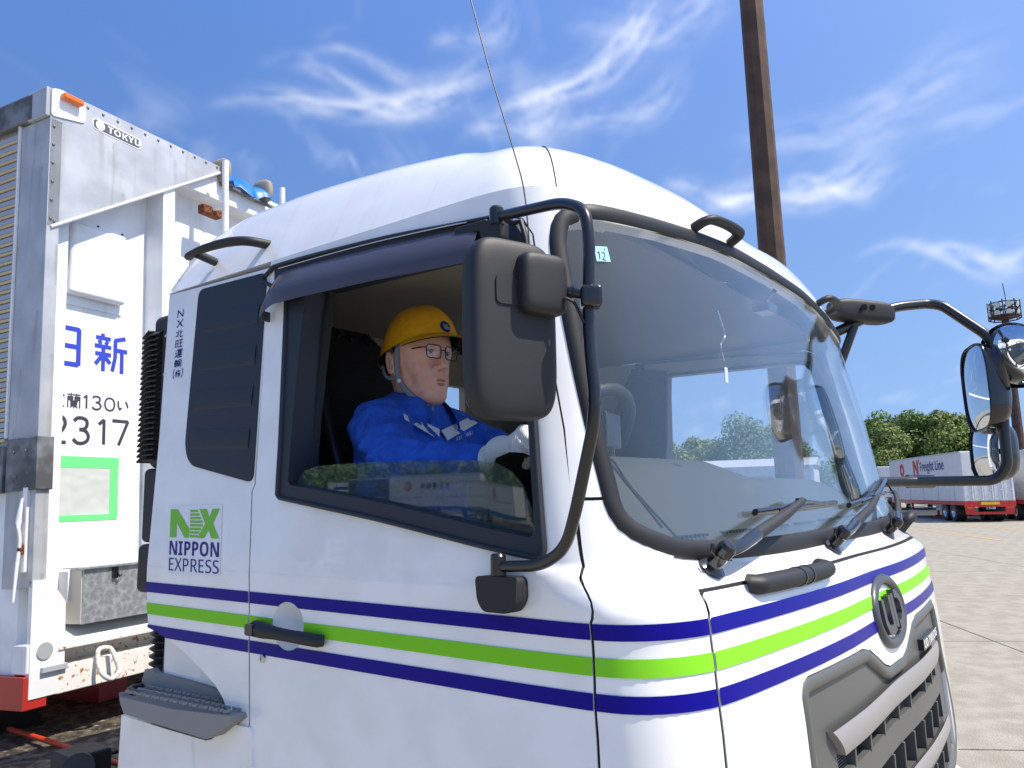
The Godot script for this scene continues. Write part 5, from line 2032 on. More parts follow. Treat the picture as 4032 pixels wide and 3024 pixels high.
	prism(mb, pv([.0, H - 2.19, .075, H - 2.19, .147, H - 2.29, .15, H - 2.655, .0, H - 2.655]), -.02, .004)
	var plate := part("corner_plate", mb, tw, t)
	mb = MB.new()
	prism(mb, oval(.06, H - 2.475, .034, .034, 24), .004, .009)
	part("reflector", mb, mat("reflector", srgb(196, 204, 208), .3, .4), plate)
	mb = MB.new()
	box(mb, Vector3(.10, H - 2.55, .012), Vector3(.11, .024, .016), .003)
	part("plastic_clip", mb, mat("clip", srgb(170, 174, 178), .4), plate)
	# lower part of the side: bracket, lock lever, red rail
	mb = MB.new()
	box(mb, Vector3(.028, H - 1.705, -.09), Vector3(.075, .225, .205), .004)
	box(mb, Vector3(.0, H - 1.72, -.8), Vector3(.04, .2, 1.2), .004)
	var br := part("steel_bracket", mb, grime, t)
	for q in [[-.14, .05], [-.06, .05], [-.14, .17], [-.05, .2], [-.12, .155]]:
		mb = MB.new()
		lathe(mb, [Vector2(0, .006), Vector2(.006, .004), Vector2(.008, 0)], 10, Transform3D(Basis(Vector3.BACK, PI / 2), Vector3(-.011, H - 1.6 - q[1], q[0])))
		part("bolt", mb, bolt, br)
	mb = MB.new()
	box(mb, Vector3(.06, H - 2.2, -1.3), Vector3(.10, .8, 2.4))
	part("side_sheet", mb, tw, t)
	mb = MB.new()
	box(mb, Vector3(-.004, H - 1.98, -.05), Vector3(.02, .35, .03), .004)
	tube(mb, smooth_path([Vector3(-.02, H - 1.85, -.055), Vector3(-.035, H - 1.95, -.05), Vector3(-.03, H - 2.03, -.045), Vector3(-.035, H - 2.14, -.05), Vector3(-.04, H - 2.27, -.055)], 5), [.006, .007, .009, .011, .012, .012, .012, .012, .013, .013, .013, .013, .013, .013, .013, .012, .012, .011, .010, .009, .007], 10, false, .6)
	var lever := part("lock_lever", mb, tw, t, "white lock lever on the trailer side")
	mb = MB.new()
	box(mb, Vector3(-.02, H - 2.06, -.05), Vector3(.02, .04, .025), .006)
	part("lever_pivot", mb, rust, lever)
	mb = MB.new()
	box(mb, Vector3(.03, H - 2.63, -1.3), Vector3(.10, .13, 2.6), .004)
	part("red_rail", mb, red, t)
	mb = MB.new()
	box(mb, Vector3(.03, H - 2.5, -.05), Vector3(.08, .12, .10), .01)
	part("rail_end", mb, tw, t)
	# underside and running gear far back
	mb = MB.new()
	for q in [.7, 1.8]: box(mb, Vector3(q, H - 2.72, -6.2), Vector3(.16, .22, 11.6))
	part("chassis_rail", mb, red, t)
	for z in [-9.2, -10.5]:
		for x in [.2, 2.29]:
			mb = MB.new()
			lathe(mb, [Vector2(.3, -.14), Vector2(.48, -.14), Vector2(.52, -.1), Vector2(.52, .1), Vector2(.48, .14), Vector2(.3, .14)], 28, Transform3D(Basis(Vector3.BACK, PI / 2), Vector3(x, .52, z)))
			var wl := part("wheel", mb, mats.black_rubber, t)
			mb = MB.new()
			lathe(mb, [Vector2(0, .1), Vector2(.12, .1), Vector2(.14, .04), Vector2(.3, .09)], 20, Transform3D(Basis(Vector3.BACK, PI / 2), Vector3(x, .52, z)))
			part("rim", mb, mats.chrome, wl)

# rain streaks: narrow vertical runs of grime with blotches of their own
func streaks(dirt: Color, seed_: int) -> ImageTexture:
	var rng := RandomNumberGenerator.new()
	rng.seed = seed_
	var im := Image.create(512, 512, false, Image.FORMAT_RGB8)
	im.fill(Color.WHITE)
	for k in 46:
		var x := rng.randi_range(0, 511)
		var y0 := rng.randi_range(0, 460)
		var len_ := rng.randi_range(60, 420)
		var w := rng.randf_range(1.0, 7.0)
		var a := rng.randf_range(.12, .75)
		for y in range(y0, mini(511, y0 + len_)):
			var f := 1.0 - float(y - y0) / len_
			for dx in range(-int(w), int(w) + 1):
				var p := posmod(x + dx + int(2.0 * sin(y * .05)), 512)
				var g := a * f * (1.0 - absf(dx) / (w + .5)) * (.6 + .4 * rng.randf())
				im.set_pixel(p, y, im.get_pixel(p, y) * Color.WHITE.lerp(dirt, g))
	return ImageTexture.create_from_image(im)

# tractor's rear deck between cab and trailer
func build_deck() -> void:
	var t: Node3D = get_node("tractor_truck")
	var plate := mat("tread_plate", Color.WHITE, .55, .5)
	plate.albedo_texture = noise_tex(.02, 512, srgb(70, 66, 60), srgb(128, 120, 106), .3, .7, 5, 88)
	tri_map(plate, 1.2)
	var y := .93
	var mb := MB.new()
	box(mb, Vector3(-3.6, y - .02, .35), Vector3(1.9, .04, 2.0))
	var deck := part("deck_plate", mb, plate, t, "worn steel tread plate deck behind the cab")
	mb = MB.new()
	for i in 34:
		for j in 36:
			var a := .78 if (i + j) % 2 else -.78
			var c := Vector3(-4.5 + i * .054, y, -.6 + j * .054)
			var u := Vector3(cos(a), 0, sin(a)) * .021
			var w := Vector3(-sin(a), 0, cos(a)) * .006
			var p := c + Vector3.UP * .0035
			mb.fquad(c - u, c + w * 1.4, p + u * .0 + w * .2, p - u * .5, Vector3.UP)
			mb.fquad(c + w * 1.4, c + u, p + u * .5, p + w * .2, Vector3.UP)
			mb.fquad(c - u, c - w * 1.4, p - w * .2, p - u * .5, Vector3.UP)
			mb.fquad(c - w * 1.4, c + u, p + u * .5, p - w * .2, Vector3.UP)
			mb.fquad(p - u * .5, p + w * .2, p + u * .5, p - w * .2, Vector3.UP)
	var pat := part("tread_pattern", mb, plate, deck)
	pat.set_meta("kind", "stuff")
	mb = MB.new()
	for q in [-.42, .42]: box(mb, Vector3(-3.3, .78, q), Vector3(5.2, .26, .08))
	part("frame_rail", mb, mats.dark_trim, t)
	mb = MB.new()
	tube(mb, smooth_path([at_y(20, 1575, y + .02), at_y(95, 1598, y + .03), at_y(200, 1632, y + .025), at_y(262, 1652, y + .03), at_y(330, 1680, y + .02)], 6), .011, 8)
	part("air_hose", mb, mat("red_hose", srgb(196, 62, 30), .5), t, "red air hose across the deck")
	mb = MB.new()
	tube(mb, smooth_path([at_y(90, 1668, y + .02), at_y(180, 1640, y + .02), at_y(265, 1620, y + .02), at_y(300, 1600, y + .03)], 6), .008, 8)
	part("black_cable", mb, mats.black_rubber, t)
	mb = MB.new()
	var c := at_y(175, 1650, y + .07)
	box(mb, c, Vector3(.14, .1, .15), .012)
	tube(mb, [c + Vector3(.03, .0, .02), c + Vector3(.11, .02, .06)], .05, 18)
	var cp := part("hose_coupling", mb, mats.black_plastic, t, "black hose coupling box on the deck")
	# wheels of the tractor, hidden by fairings but carried to the ground
	for x in [-1.45, -4.1]:
		for z in [1.02, -1.02]:
			mb = MB.new()
			lathe(mb, [Vector2(.28, -.14), Vector2(.46, -.14), Vector2(.5, -.1), Vector2(.5, .1), Vector2(.46, .14), Vector2(.28, .14)], 28, Transform3D(Basis(Vector3.RIGHT, PI / 2), Vector3(x, .5, z)))
			var wl := part("wheel", mb, mats.black_rubber, t)
			mb = MB.new()
			lathe(mb, [Vector2(0, .05), Vector2(.1, .06), Vector2(.14, .0), Vector2(.28, .08)], 20, Transform3D(Basis(Vector3.RIGHT, signf(z) * PI / 2), Vector3(x, .5, z)))
			part("rim", mb, mats.chrome, wl)
	mb = MB.new()
	box(mb, Vector3(-.62, .55, 0), Vector3(.22, .5, 2.3), .05)
	part("bumper", mb, mats.white_paint, t)

# ---------------------------------------------------------------- parked trailers: local x to its kerb side, y up, z backwards; origin on the ground under the middle of its rear
func parked_trailer(called: String, label: String, group: String, at: Vector3, turn: float, long: float, h: float, chassis: Material, wall: Material, doors := 5) -> Node3D:
	var t := thing(called, label, "trailer", at, group)
	t.rotation.y = turn
	var y0 := 1.1
	var mb := MB.new()
	box(mb, Vector3(0, (y0 + h) * .5, -long * .5), Vector3(2.46, h - y0, long), .02)
	part("body", mb, wall, t)
	var trim: Material = mats.trailer_trim if mats.has("trailer_trim") else mat("trailer_trim", srgb(196, 199, 202), .5, .2)
	for sg in [-1.0, 1.0]:
		mb = MB.new()
		box(mb, Vector3(sg * 1.235, h - .05, -long * .5), Vector3(.03, .1, long))
		part("top_rail", mb, trim, t)
		mb = MB.new()
		box(mb, Vector3(sg * 1.236, y0 + .85, -long * .5), Vector3(.02, .03, long))
		part("side_rail", mb, trim, t)
		for k in int(long / 2.4):
			mb = MB.new()
			box(mb, Vector3(sg * 1.237, y0 + .43, -1.2 - 2.4 * k), Vector3(.02, .85, .05))
			part("side_post", mb, trim, t)
		mb = MB.new()
		box(mb, Vector3(sg * 1.2, y0 - .1, -long * .5), Vector3(.08, .2, long))
		part("side_beam", mb, chassis, t)
	# rear doors
	for k in doors:
		mb = MB.new()
		var w := 2.4 / doors
		box(mb, Vector3(-1.2 + w * (k + .5), (y0 + h) * .5, .015), Vector3(w - .025, h - y0 - .1, .03), .008)
		var d := part("door", mb, wall, t)
		mb = MB.new()
		tube(mb, [Vector3(-1.2 + w * (k + .8), y0 + .1, .045), Vector3(-1.2 + w * (k + .8), y0 + 1.3, .045)], .018, 6)
		part("lock_rod", mb, trim, d)
		mb = MB.new()
		box(mb, Vector3(-1.2 + w * (k + .72), y0 + .55, .05), Vector3(.16, .05, .03), .01)
		part("handle", mb, trim, d)
	mb = MB.new()
	box(mb, Vector3(0, y0 - .16, -.02), Vector3(2.46, .3, .1), .01)
	part("rear_beam", mb, chassis, t)
	mb = MB.new()
	box(mb, Vector3(0, .48, -.1), Vector3(2.3, .14, .08), .01)
	part("bumper", mb, chassis, t)
	for sg in [-1.0, 1.0]:
		mb = MB.new()
		box(mb, Vector3(sg * .95, .72, -.06), Vector3(.46, .36, .06), .01)
		var st := part("lamp_panel", mb, chassis, t)
		mb = MB.new()
		box(mb, Vector3(sg * .95, .78, -.02), Vector3(.34, .11, .03), .01)
		part("tail_lamp", mb, mats.orange_lens if mats.has("orange_lens") else chassis, st)
	mb = MB.new()
	box(mb, Vector3(0, .98, .05), Vector3(.9, .14, .012))
	part("warning_board", mb, mat("board_yellow", srgb(226, 190, 46), .5), t)
	mb = MB.new()
	box(mb, Vector3(0, .74, .0), Vector3(.44, .17, .02))
	var pl := part("number_plate", mb, mat("plate_green", srgb(36, 70, 52), .5), t)
	mb = MB.new()
	lay(mb, text_tris("• 11-08", .1, true), func(u, v, hh): return Vector3(-.18 + u, .69 + v, .0125 + hh), 0)
	part("plate_numerals", mb, mats.white_print, pl)
	# running gear
	for z in [-1.7, -2.95]:
		for sg in [-1.0, 1.0]:
			mb = MB.new()
			lathe(mb, [Vector2(.28, -.26), Vector2(.46, -.26), Vector2(.5, -.2), Vector2(.5, .2), Vector2(.46, .26), Vector2(.28, .26)], 24, Transform3D(Basis(Vector3.BACK, PI / 2), Vector3(sg * .95, .5, z)))
			var wl := part("wheel", mb, mats.black_rubber, t)
			mb = MB.new()
			lathe(mb, [Vector2(0, .2), Vector2(.1, .2), Vector2(.13, .1), Vector2(.28, .25)], 18, Transform3D(Basis(Vector3.BACK, -sg * PI / 2), Vector3(sg * .95, .5, z)))
			part("rim", mb, mats.chrome, wl)
	for sg in [-1.0, 1.0]:
		mb = MB.new()
		box(mb, Vector3(sg * .75, .55, -long + 2.6), Vector3(.12, .9, .12))
		box(mb, Vector3(sg * .75, .06, -long + 2.6), Vector3(.34, .1, .3), .01)
		part("landing_leg", mb, chassis, t)
		for y in [.45, .7]:
			mb = MB.new()
			tube(mb, [Vector3(sg * 1.18, y, -4.2), Vector3(sg * 1.18, y, -long + 3.2)], .025, 6)
			part("side_guard", mb, trim, t)
	mb = MB.new()
	box(mb, Vector3(-.7, .75, -4.6), Vector3(.5, .45, .9), .03)
	part("battery_box", mb, trim, t)
	mb = MB.new()
	for sg in [-1.0, 1.0]: box(mb, Vector3(sg * .45, .92, -long * .5), Vector3(.1, .24, long - .4))
	part("chassis_rail", mb, chassis, t)
	return t

func build_yard() -> void:
	var red := mat("chassis_red", srgb(196, 34, 30), .45, 0, .3, .2)
	var blue := mat("chassis_blue", srgb(28, 92, 168), .45)
	var grey := mat("chassis_grey", srgb(64, 68, 76), .6)
	var wall := mat("panel_white", Color.WHITE, .5, .05)
	wall.albedo_texture = noise_tex(.02, 256, srgb(214, 216, 216), srgb(224, 225, 225), .3, .7, 4, 17)
	tri_map(wall, .4)
	var silver := mat("panel_silver", srgb(186, 190, 194), .45, .25)
	var d := ray(1407, 1057)
	var fwd := Vector3(d.x, 0, d.z).normalized()
	var turn := atan2(-fwd.x, -fwd.z)
	var at := at_depth(2142, 1120, 40.0)
	var t := parked_trailer("box_trailer", "white box trailer with red chassis and Freight Line lettering on its side", "trailers parked across the yard", Vector3(at.x, 0, at.z), turn, 12.4, 3.72, red, wall)
	# lettering on its near side (local x = -1.23)
	var redp := mat("red_print", srgb(206, 44, 52), .5)
	var blup := mat("deep_blue_print", srgb(40, 56, 130), .5)
	var side := func(u, v, h): return Vector3(-1.234 - h, 2.55 + v, -11.6 + u)
	var mb := MB.new()
	for q in [[.35, .75], [1.0, .0]]:
		pass
	lay(mb, ring_tris(1.9, .42, .42, .17, .0), side, .01)
	var em := part("round_emblem", mb, redp, t)
	mb = MB.new()
	lay(mb, scaled(poly_tris(pv([0, 0, 0, .9, .28, .9, .62, .35, .62, .9, .85, .9, .85, 0, .6, 0, .25, .55, .25, 0])), 1.1, .95, 4.1, .1), side, .01)
	lay(mb, scaled(poly_tris(pv([.95, .7, 1.02, .95, 1.15, .95, 1.02, .7])), 1.1, .95, 4.1, .1), side, .01)
	part("initial", mb, redp, t)
	mb = MB.new()
	lay(mb, scaled(text_tris("Freight Line", .52, true), .95, 1.0, 5.35, .1), side, .01)
	part("side_lettering", mb, blup, t)
	mb = MB.new()
	lay(mb, scaled(poly_tris(pv([0, 0, .12, .9, .36, .9, .58, .35, .66, .9, .9, .9, .78, 0, .56, 0, .32, .55, .24, 0])), .62, .5, -.75, 2.75), func(u, v, h): return Vector3(u, v, .034 + h), 0)
	lay(mb, scaled(text_tris("'", .4, true), 1, 1, -.12, 3.0), func(u, v, h): return Vector3(u, v, .034 + h), 0)
	part("rear_initial", mb, redp, t)
	# second trailer at its side, and the end of a third beyond
	var s := Vector3(-fwd.z, 0, fwd.x)
	parked_trailer("box_trailer", "silver box trailer standing beside the one with Freight Line lettering", "trailers parked across the yard", Vector3(at.x, 0, at.z) + s * 3.35 + fwd * .6, turn, 12.0, 3.75, red, silver, 2)
	var at3 := at_depth(1905, 1075, 62.0)
	parked_trailer("box_trailer", "white box trailer with a bright green mark partly hidden behind the windshield pillar", "trailers parked across the yard", Vector3(at3.x, 0, at3.z), turn, 10.0, 3.6, grey, wall, 2)
	# long white store wall far behind, seen through the cab
	mb = MB.new()
	var w0 := at_depth(1380, 1050, 66.0)
	var w1 := at_depth(1760, 1050, 60.0)
	var dir := (w1 - w0)
	dir.y = 0
	var mid := (w0 + w1) * .5
	var shed := thing("storage_shed", "long low white storage shed seen through the cab's far window", "shed", Vector3(mid.x, 0, mid.z))
	shed.rotation.y = atan2(-dir.z, dir.x)
	var L := dir.length()
	box(mb, Vector3(0, 1.9, -3), Vector3(L, 3.8, 6))
	part("wall", mb, wall, shed)
	mb = MB.new()
	prism(mb, pv([0, 3.8, -6.4, 3.8, -3.2, 4.5]), -L * .5 - .2, L * .5 + .2, Transform3D(Basis(Vector3.BACK, Vector3.UP, Vector3.RIGHT), Vector3.ZERO))
	part("roof", mb, silver, shed)
	for k in 5:
		mb = MB.new()
		box(mb, Vector3(-L * .4 + L * .2 * k, 1.5, .02), Vector3(2.4, 3.0, .06), .01)
		part("roller_door", mb, silver, shed)
	build_poles()
	build_reflected(blue, grey, wall, redp, blup)

func ring_tris(cx: float, cy: float, r: float, r2: float, k: float) -> PackedVector2Array:
	var t := PackedVector2Array()
	for i in 28:
		var a := TAU * i / 28
		var b := TAU * (i + 1) / 28
		var p := [Vector2(cx + r * cos(a), cy + r * sin(a)), Vector2(cx + r * cos(b), cy + r * sin(b)), Vector2(cx + r2 * cos(b), cy + r2 * sin(b)), Vector2(cx + r2 * cos(a), cy + r2 * sin(a))]
		for q in [0, 1, 2, 0, 2, 3]: t.append(p[q])
	return t

func build_poles() -> void:
	var rust := mat("weathering_steel", Color.WHITE, .7, .25)
	rust.albedo_texture = noise_tex(.015, 512, srgb(76, 60, 52), srgb(98, 76, 62), .3, .7, 5, 71)
	tri_map(rust, .25)
	var dark := mat("lamp_frame", srgb(58, 50, 46), .7, .3)
	var white := mat("lamp_glass", srgb(206, 208, 200), .3)
	# tall octagonal mast close behind the cab
	var base := at_depth(1692, 850, 16.5)
	var up := at_depth(1612, 0, 16.5)
	var lean := Vector3((up.x - base.x) / (up.y - base.y), 1, (up.z - base.z) / (up.y - base.y)) * Vector3(.45, 1, .45)
	var foot := Vector3(base.x, 0, base.z) - Vector3(lean.x, 0, lean.z) * base.y
	var t := thing("lighting_mast", "tall rust-brown steel mast rising behind the cab roof", "mast", foot)
	var mb := MB.new()
	var rows := []
	for i in 2:
		var row := []
		var y := 0.0 if i == 0 else 22.0
		var r := .31 if i == 0 else .20
		for j in 10:
			var a := TAU * j / 10 + .3
			row.append(lean * y + Vector3(cos(a), 0, sin(a)) * r)
		rows.append(row)
	for j in 10:
		var k := (j + 1) % 10
		var o: Vector3 = rows[0][j] + rows[0][k]
		mb.fquad(rows[0][j], rows[0][k], rows[1][k], rows[1][j], Vector3(o.x, 0, o.z))
	part("pole", mb, rust, t)
	mb = MB.new()
	lathe(mb, [Vector2(0, .5), Vector2(.42, .5), Vector2(.55, .42), Vector2(.6, 0)], 12)
	part("footing", mb, mats.concrete, t)
	# distant flood-light tower
	var d := 57.0
	var b := at_depth(2205, 985, d)
	var e := at_depth(2168, 672, d)
	var h := e.y
	var tw := thing("floodlight_tower", "distant rust-brown floodlight tower with a cage of lamps", "light tower", Vector3(b.x, 0, b.z))
	mb = MB.new()
	lathe(mb, [Vector2(.42, 0), Vector2(.24, h), Vector2(0, h)], 12)
	part("pole", mb, rust, tw)
	var r := 1.05
	for k in 3:
		mb = MB.new()
		var ring := []
		for i in 8: ring.append(Vector3(cos(TAU * i / 8) * r, h - .3 + .62 * k, sin(TAU * i / 8) * r))
		tube(mb, ring, .05, 5, true)
		part("cage_ring", mb, dark, tw)
	for i in 8:
		mb = MB.new()
		var q := Vector3(cos(TAU * i / 8) * r, 0, sin(TAU * i / 8) * r)
		tube(mb, [q + Vector3.UP * (h - .3), q + Vector3.UP * (h + 1.1)], .045, 5)
		part("cage_post", mb, dark, tw)
	mb = MB.new()
	lathe(mb, [Vector2(0, -.35), Vector2(.5, -.3), Vector2(1.05, -.12), Vector2(1.05, -.04), Vector2(0, -.04)], 12, Transform3D(Basis(), Vector3(0, h, 0)))
	part("platform", mb, rust, tw)
	for i in 16:
		var a := TAU * (i % 8) / 8 + .39
		var y := h + .1 + .62 * (i / 8)
		var o := Vector3(cos(a), -.25, sin(a))
		mb = MB.new()
		lathe(mb, [Vector2(0, -.16), Vector2(.12, -.14), Vector2(.24, 0), Vector2(.24, .05)], 12, Transform3D(Basis(Quaternion(Vector3.UP, o.normalized())), Vector3(cos(a) * r * .92, y, sin(a) * r * .92)))
		var lp := part("flood_lamp", mb, dark, tw)
		mb = MB.new()
		lathe(mb, [Vector2(0, .06), Vector2(.23, .045)], 12, Transform3D(Basis(Quaternion(Vector3.UP, o.normalized())), Vector3(cos(a) * r * .92, y, sin(a) * r * .92)))
		part("lamp_glass", mb, white, lp)
	mb = MB.new()
	tube(mb, [Vector3(.2, h + .9, 0), Vector3(.1, h + 2.5, 0)], .03, 5)
	part("lightning_rod", mb, dark, tw)

func build_reflected(blue: Material, grey: Material, wall: Material, redp: Material, blup: Material) -> void:
	# trailers parked on the photographer's side, mirrored in the driver's window and the paint
	var g := "trailers parked on the photographer's side"
	var t := parked_trailer("box_trailer", "white box trailer with red round emblem mirrored in the side window", g, Vector3(-49.7, 0, 49.6), -PI / 2, 11.0, 3.8, blue, wall, 2)
	var mb := MB.new()
	var flip_ := func(u, v, h): return Vector3(-1.236 - h, 2.35 + v, -10.5 + u)
	lay(mb, ring_tris(8.2, .5, .42, .33, 0), flip_, .01)
	for tr in stroke_tris([[8.05, .25, 8.05, .75], [8.35, .75, 8.08, .5, 8.35, .25]], .08): lay(mb, tr, flip_, .012)
	part("round_emblem", mb, redp, t)
	mb = MB.new()
	for q in [["north", 3.4], ["day", 4.1], ["carry", 4.8], ["send", 5.5], ["stock", 6.2]]: glyph(mb, q[0], q[1], .25, .5, .5, .07, flip_, .01)
	part("side_lettering", mb, blup, t)
	t = parked_trailer("box_trailer", "low white box trailer with blue chassis mirrored in the side window", g, Vector3(-37.6, 0, 45.2), -PI / 2, 10.5, 3.1, blue, wall, 2)
	mb = MB.new()
	lay(mb, ring_tris(4.0, .0, .4, .3, 0), flip_, .01)
	for tr in stroke_tris([[3.85, -.25, 3.85, .25], [4.15, .25, 3.88, 0, 4.15, -.25]], .08): lay(mb, tr, flip_, .012)
	part("round_emblem", mb, redp, t)
	t = parked_trailer("box_trailer", "white box trailer with two blue bars and a green bar mirrored in the side window", g, Vector3(-68.5, 0, 58.5), -PI / 2, 7.0, 3.7, grey, wall, 2)
	for q in [[1.25, "blue_vinyl"], [.75, "green_vinyl"], [.25, "blue_vinyl"]]:
		mb = MB.new()
		lay(mb, poly_tris(rect(7.2, q[0] - .7, 9.6, q[0] - .4)), flip_, .01)
		part("colour_bar", mb, mats[q[1]], t)
	t = parked_trailer("box_trailer", "dark blue box trailer mirrored in the side window between two white ones", g, Vector3(-59.5, 0, 53.5), -PI / 2, 6.5, 3.8, grey, mat("panel_dark_blue", srgb(56, 66, 88), .5), 2)

# ---------------------------------------------------------------- trees
func leafy(called: String, label: String, group: String, at: Vector3, h: float, w: float, seed_: int, bark: Material, leaf: Material, count := 5200, size := .26) -> void:
	var rng := RandomNumberGenerator.new()
	rng.seed = seed_
	var t := thing(called, label, "tree", Vector3(at.x, 0, at.z), group)
	var mb := MB.new()
	var r := h * .022
	tube(mb, smooth_path([Vector3.ZERO, Vector3(.1, h * .2, .05), Vector3(-.05, h * .45, .1), Vector3(.0, h * .8, 0)], 4), [r * 1.3, r * 1.1, r, r, r * .95, r * .9, r * .85, r * .75, r * .65, r * .5, r * .35, r * .25, r * .15], 8)
	var lumps := []
	for k in 15:
		var a := rng.randf() * TAU
		var f := rng.randf_range(.25, .95)
		var rad: float = w * .5 * sin(PI * clampf(f * .85 + .12, 0, 1)) * rng.randf_range(.35, .85)
		var c := Vector3(cos(a) * rad, h * f, sin(a) * rad)
		lumps.append([c, rng.randf_range(.13, .24) * w * (1.15 - .5 * f)])
		var y0 := h * rng.randf_range(.18, .5)
		if y0 > c.y: y0 = c.y * .8
		tube(mb, smooth_path([Vector3(0, y0, 0), Vector3(c.x * .5, lerpf(y0, c.y, .6), c.z * .5), c], 3), [r * .4, r * .36, r * .32, r * .26, r * .2, r * .15, r * .1], 5)
	part("trunk", mb, bark, t)
	var cm := MB.new()
	var per := count / lumps.size()
	for lp in lumps:
		var c: Vector3 = lp[0]
		var rr: float = lp[1]
		for k in per:
			var dir := Vector3(rng.randfn(), rng.randfn() * .85, rng.randfn()).normalized()
			var p := c + dir * rr * pow(rng.randf(), .35) * Vector3(1.15, .9, 1.15).length() * .62
			if p.y < h * .1: continue
			var nn := (dir + Vector3(rng.randfn(), rng.randfn() + .5, rng.randfn()) * .6).normalized()
			var u := nn.cross(Vector3(rng.randfn(), rng.randfn(), rng.randfn())).normalized() * size * rng.randf_range(.5, 1.1)
			var v := nn.cross(u).normalized() * size * rng.randf_range(.35, .7)
			cm.ftri(p - u, p + v, p + u, nn)
			cm.ftri(p - u, p - v, p + u, nn)
	part("crown", cm, leaf, t)

func build_trees() -> void:
	var bark := mat("bark", srgb(70, 58, 46), .95)
	var leaf := mat("leaf_green", Color.WHITE, .7)
	leaf.albedo_texture = noise_tex(.05, 256, lin(.085, .15, .03), lin(.22, .30, .07), .3, .7, 4, 91)
	tri_map(leaf, .35)
	leaf.backlight_enabled = true
	leaf.backlight = Color(.5, .62, .2)
	var olive := mat("leaf_olive", Color.WHITE, .7)
	olive.albedo_texture = noise_tex(.05, 256, lin(.11, .16, .035), lin(.27, .33, .10), .3, .7, 4, 93)
	tri_map(olive, .35)
	olive.backlight_enabled = true
	olive.backlight = Color(.55, .6, .22)
	var dark := mat("leaf_dark", Color.WHITE, .7)
	dark.albedo_texture = noise_tex(.05, 256, lin(.02, .05, .015), lin(.06, .11, .03), .3, .7, 4, 92)
	tri_map(dark, .35)
	dark.backlight_enabled = true
	dark.backlight = Color(.15, .22, .08)
	var g := "trees beyond the parked trailers"
	var k := 0
	for q in [[1895, 902, 74, 7.5], [1945, 905, 72, 8.0], [1990, 897, 70, 8.5], [2045, 895, 68, 8.5], [2068, 925, 66, 6.5], [1920, 930, 67, 6.5]]:
		var p := at_depth(q[0], q[1], q[2])
		leafy("broadleaf_tree", "light green broadleaf tree in the clump behind the Freight Line trailer", g, p, p.y, q[3], 300 + k, bark, olive if k % 2 else leaf, 13000, .17)
		k += 1
	for q in [[2105, 925, 78, 6.0], [2212, 930, 80, 8.0], [2160, 945, 84, 7.0]]:
		var p := at_depth(q[0], q[1], q[2])
		leafy("dark_tree", "dark green tree standing behind the light green clump", g, p, p.y, q[3], 300 + k, bark, dark, 9000, .2)
		k += 1
	for q in [[1500, 950, 78, 8.5], [1590, 915, 76, 9.0], [1650, 930, 80, 8.0], [1545, 960, 82, 8.0], [1720, 960, 84, 8.0], [1440, 965, 84, 8.0]]:
		var p := at_depth(q[0], q[1], q[2])
		leafy("yard_tree", "green tree seen through the cab's far window", "trees seen through the cab", p, p.y, q[3], 300 + k, bark, olive if k % 3 == 0 else leaf, 8000, .2)
		k += 1
	for q in [[-96, 78, 9.5], [-86, 76, 8.2], [-76, 75, 9.8], [-66, 73, 8.6], [-56, 72, 9.4], [-46, 70, 8.4], [-36, 69, 8.8], [-26, 68, 9.0]]:
		leafy("yard_tree", "green tree mirrored in the driver's side window", "trees on the photographer's side", Vector3(q[0], 0, q[1]), q[2], q[2] * .95, 300 + k, bark, leaf, 2600, .5)
		k += 1

# ---------------------------------------------------------------- soft bodies: tapered capsules joined by a smooth minimum, meshed as surface nets
func cap(a: Vector3, b: Vector3, ra: float, rb: float, k := .03, cut := false) -> Array:
	return [a, b, ra, rb, k, cut]

func cap_d(p: Vector3, c: Array) -> float:
	var ab: Vector3 = c[1] - c[0]
	var l := ab.length_squared()
	var t := clampf((p - c[0]).dot(ab) / l, 0.0, 1.0) if l > 1e-12 else 0.0
	return p.distance_to(c[0] + ab * t) - lerpf(c[2], c[3], t)

func smin(a: float, b: float, k: float) -> float:
	var h := maxf(k - absf(a - b), 0.0) / k
	return minf(a, b) - h * h * k * .25

func soft_d(p: Vector3, caps: Array) -> float:
	var d := 9.0
	for c in caps:
		var e := cap_d(p, c)
		d = -smin(-d, e, c[4]) if c[5] else smin(d, e, c[4])
	return d

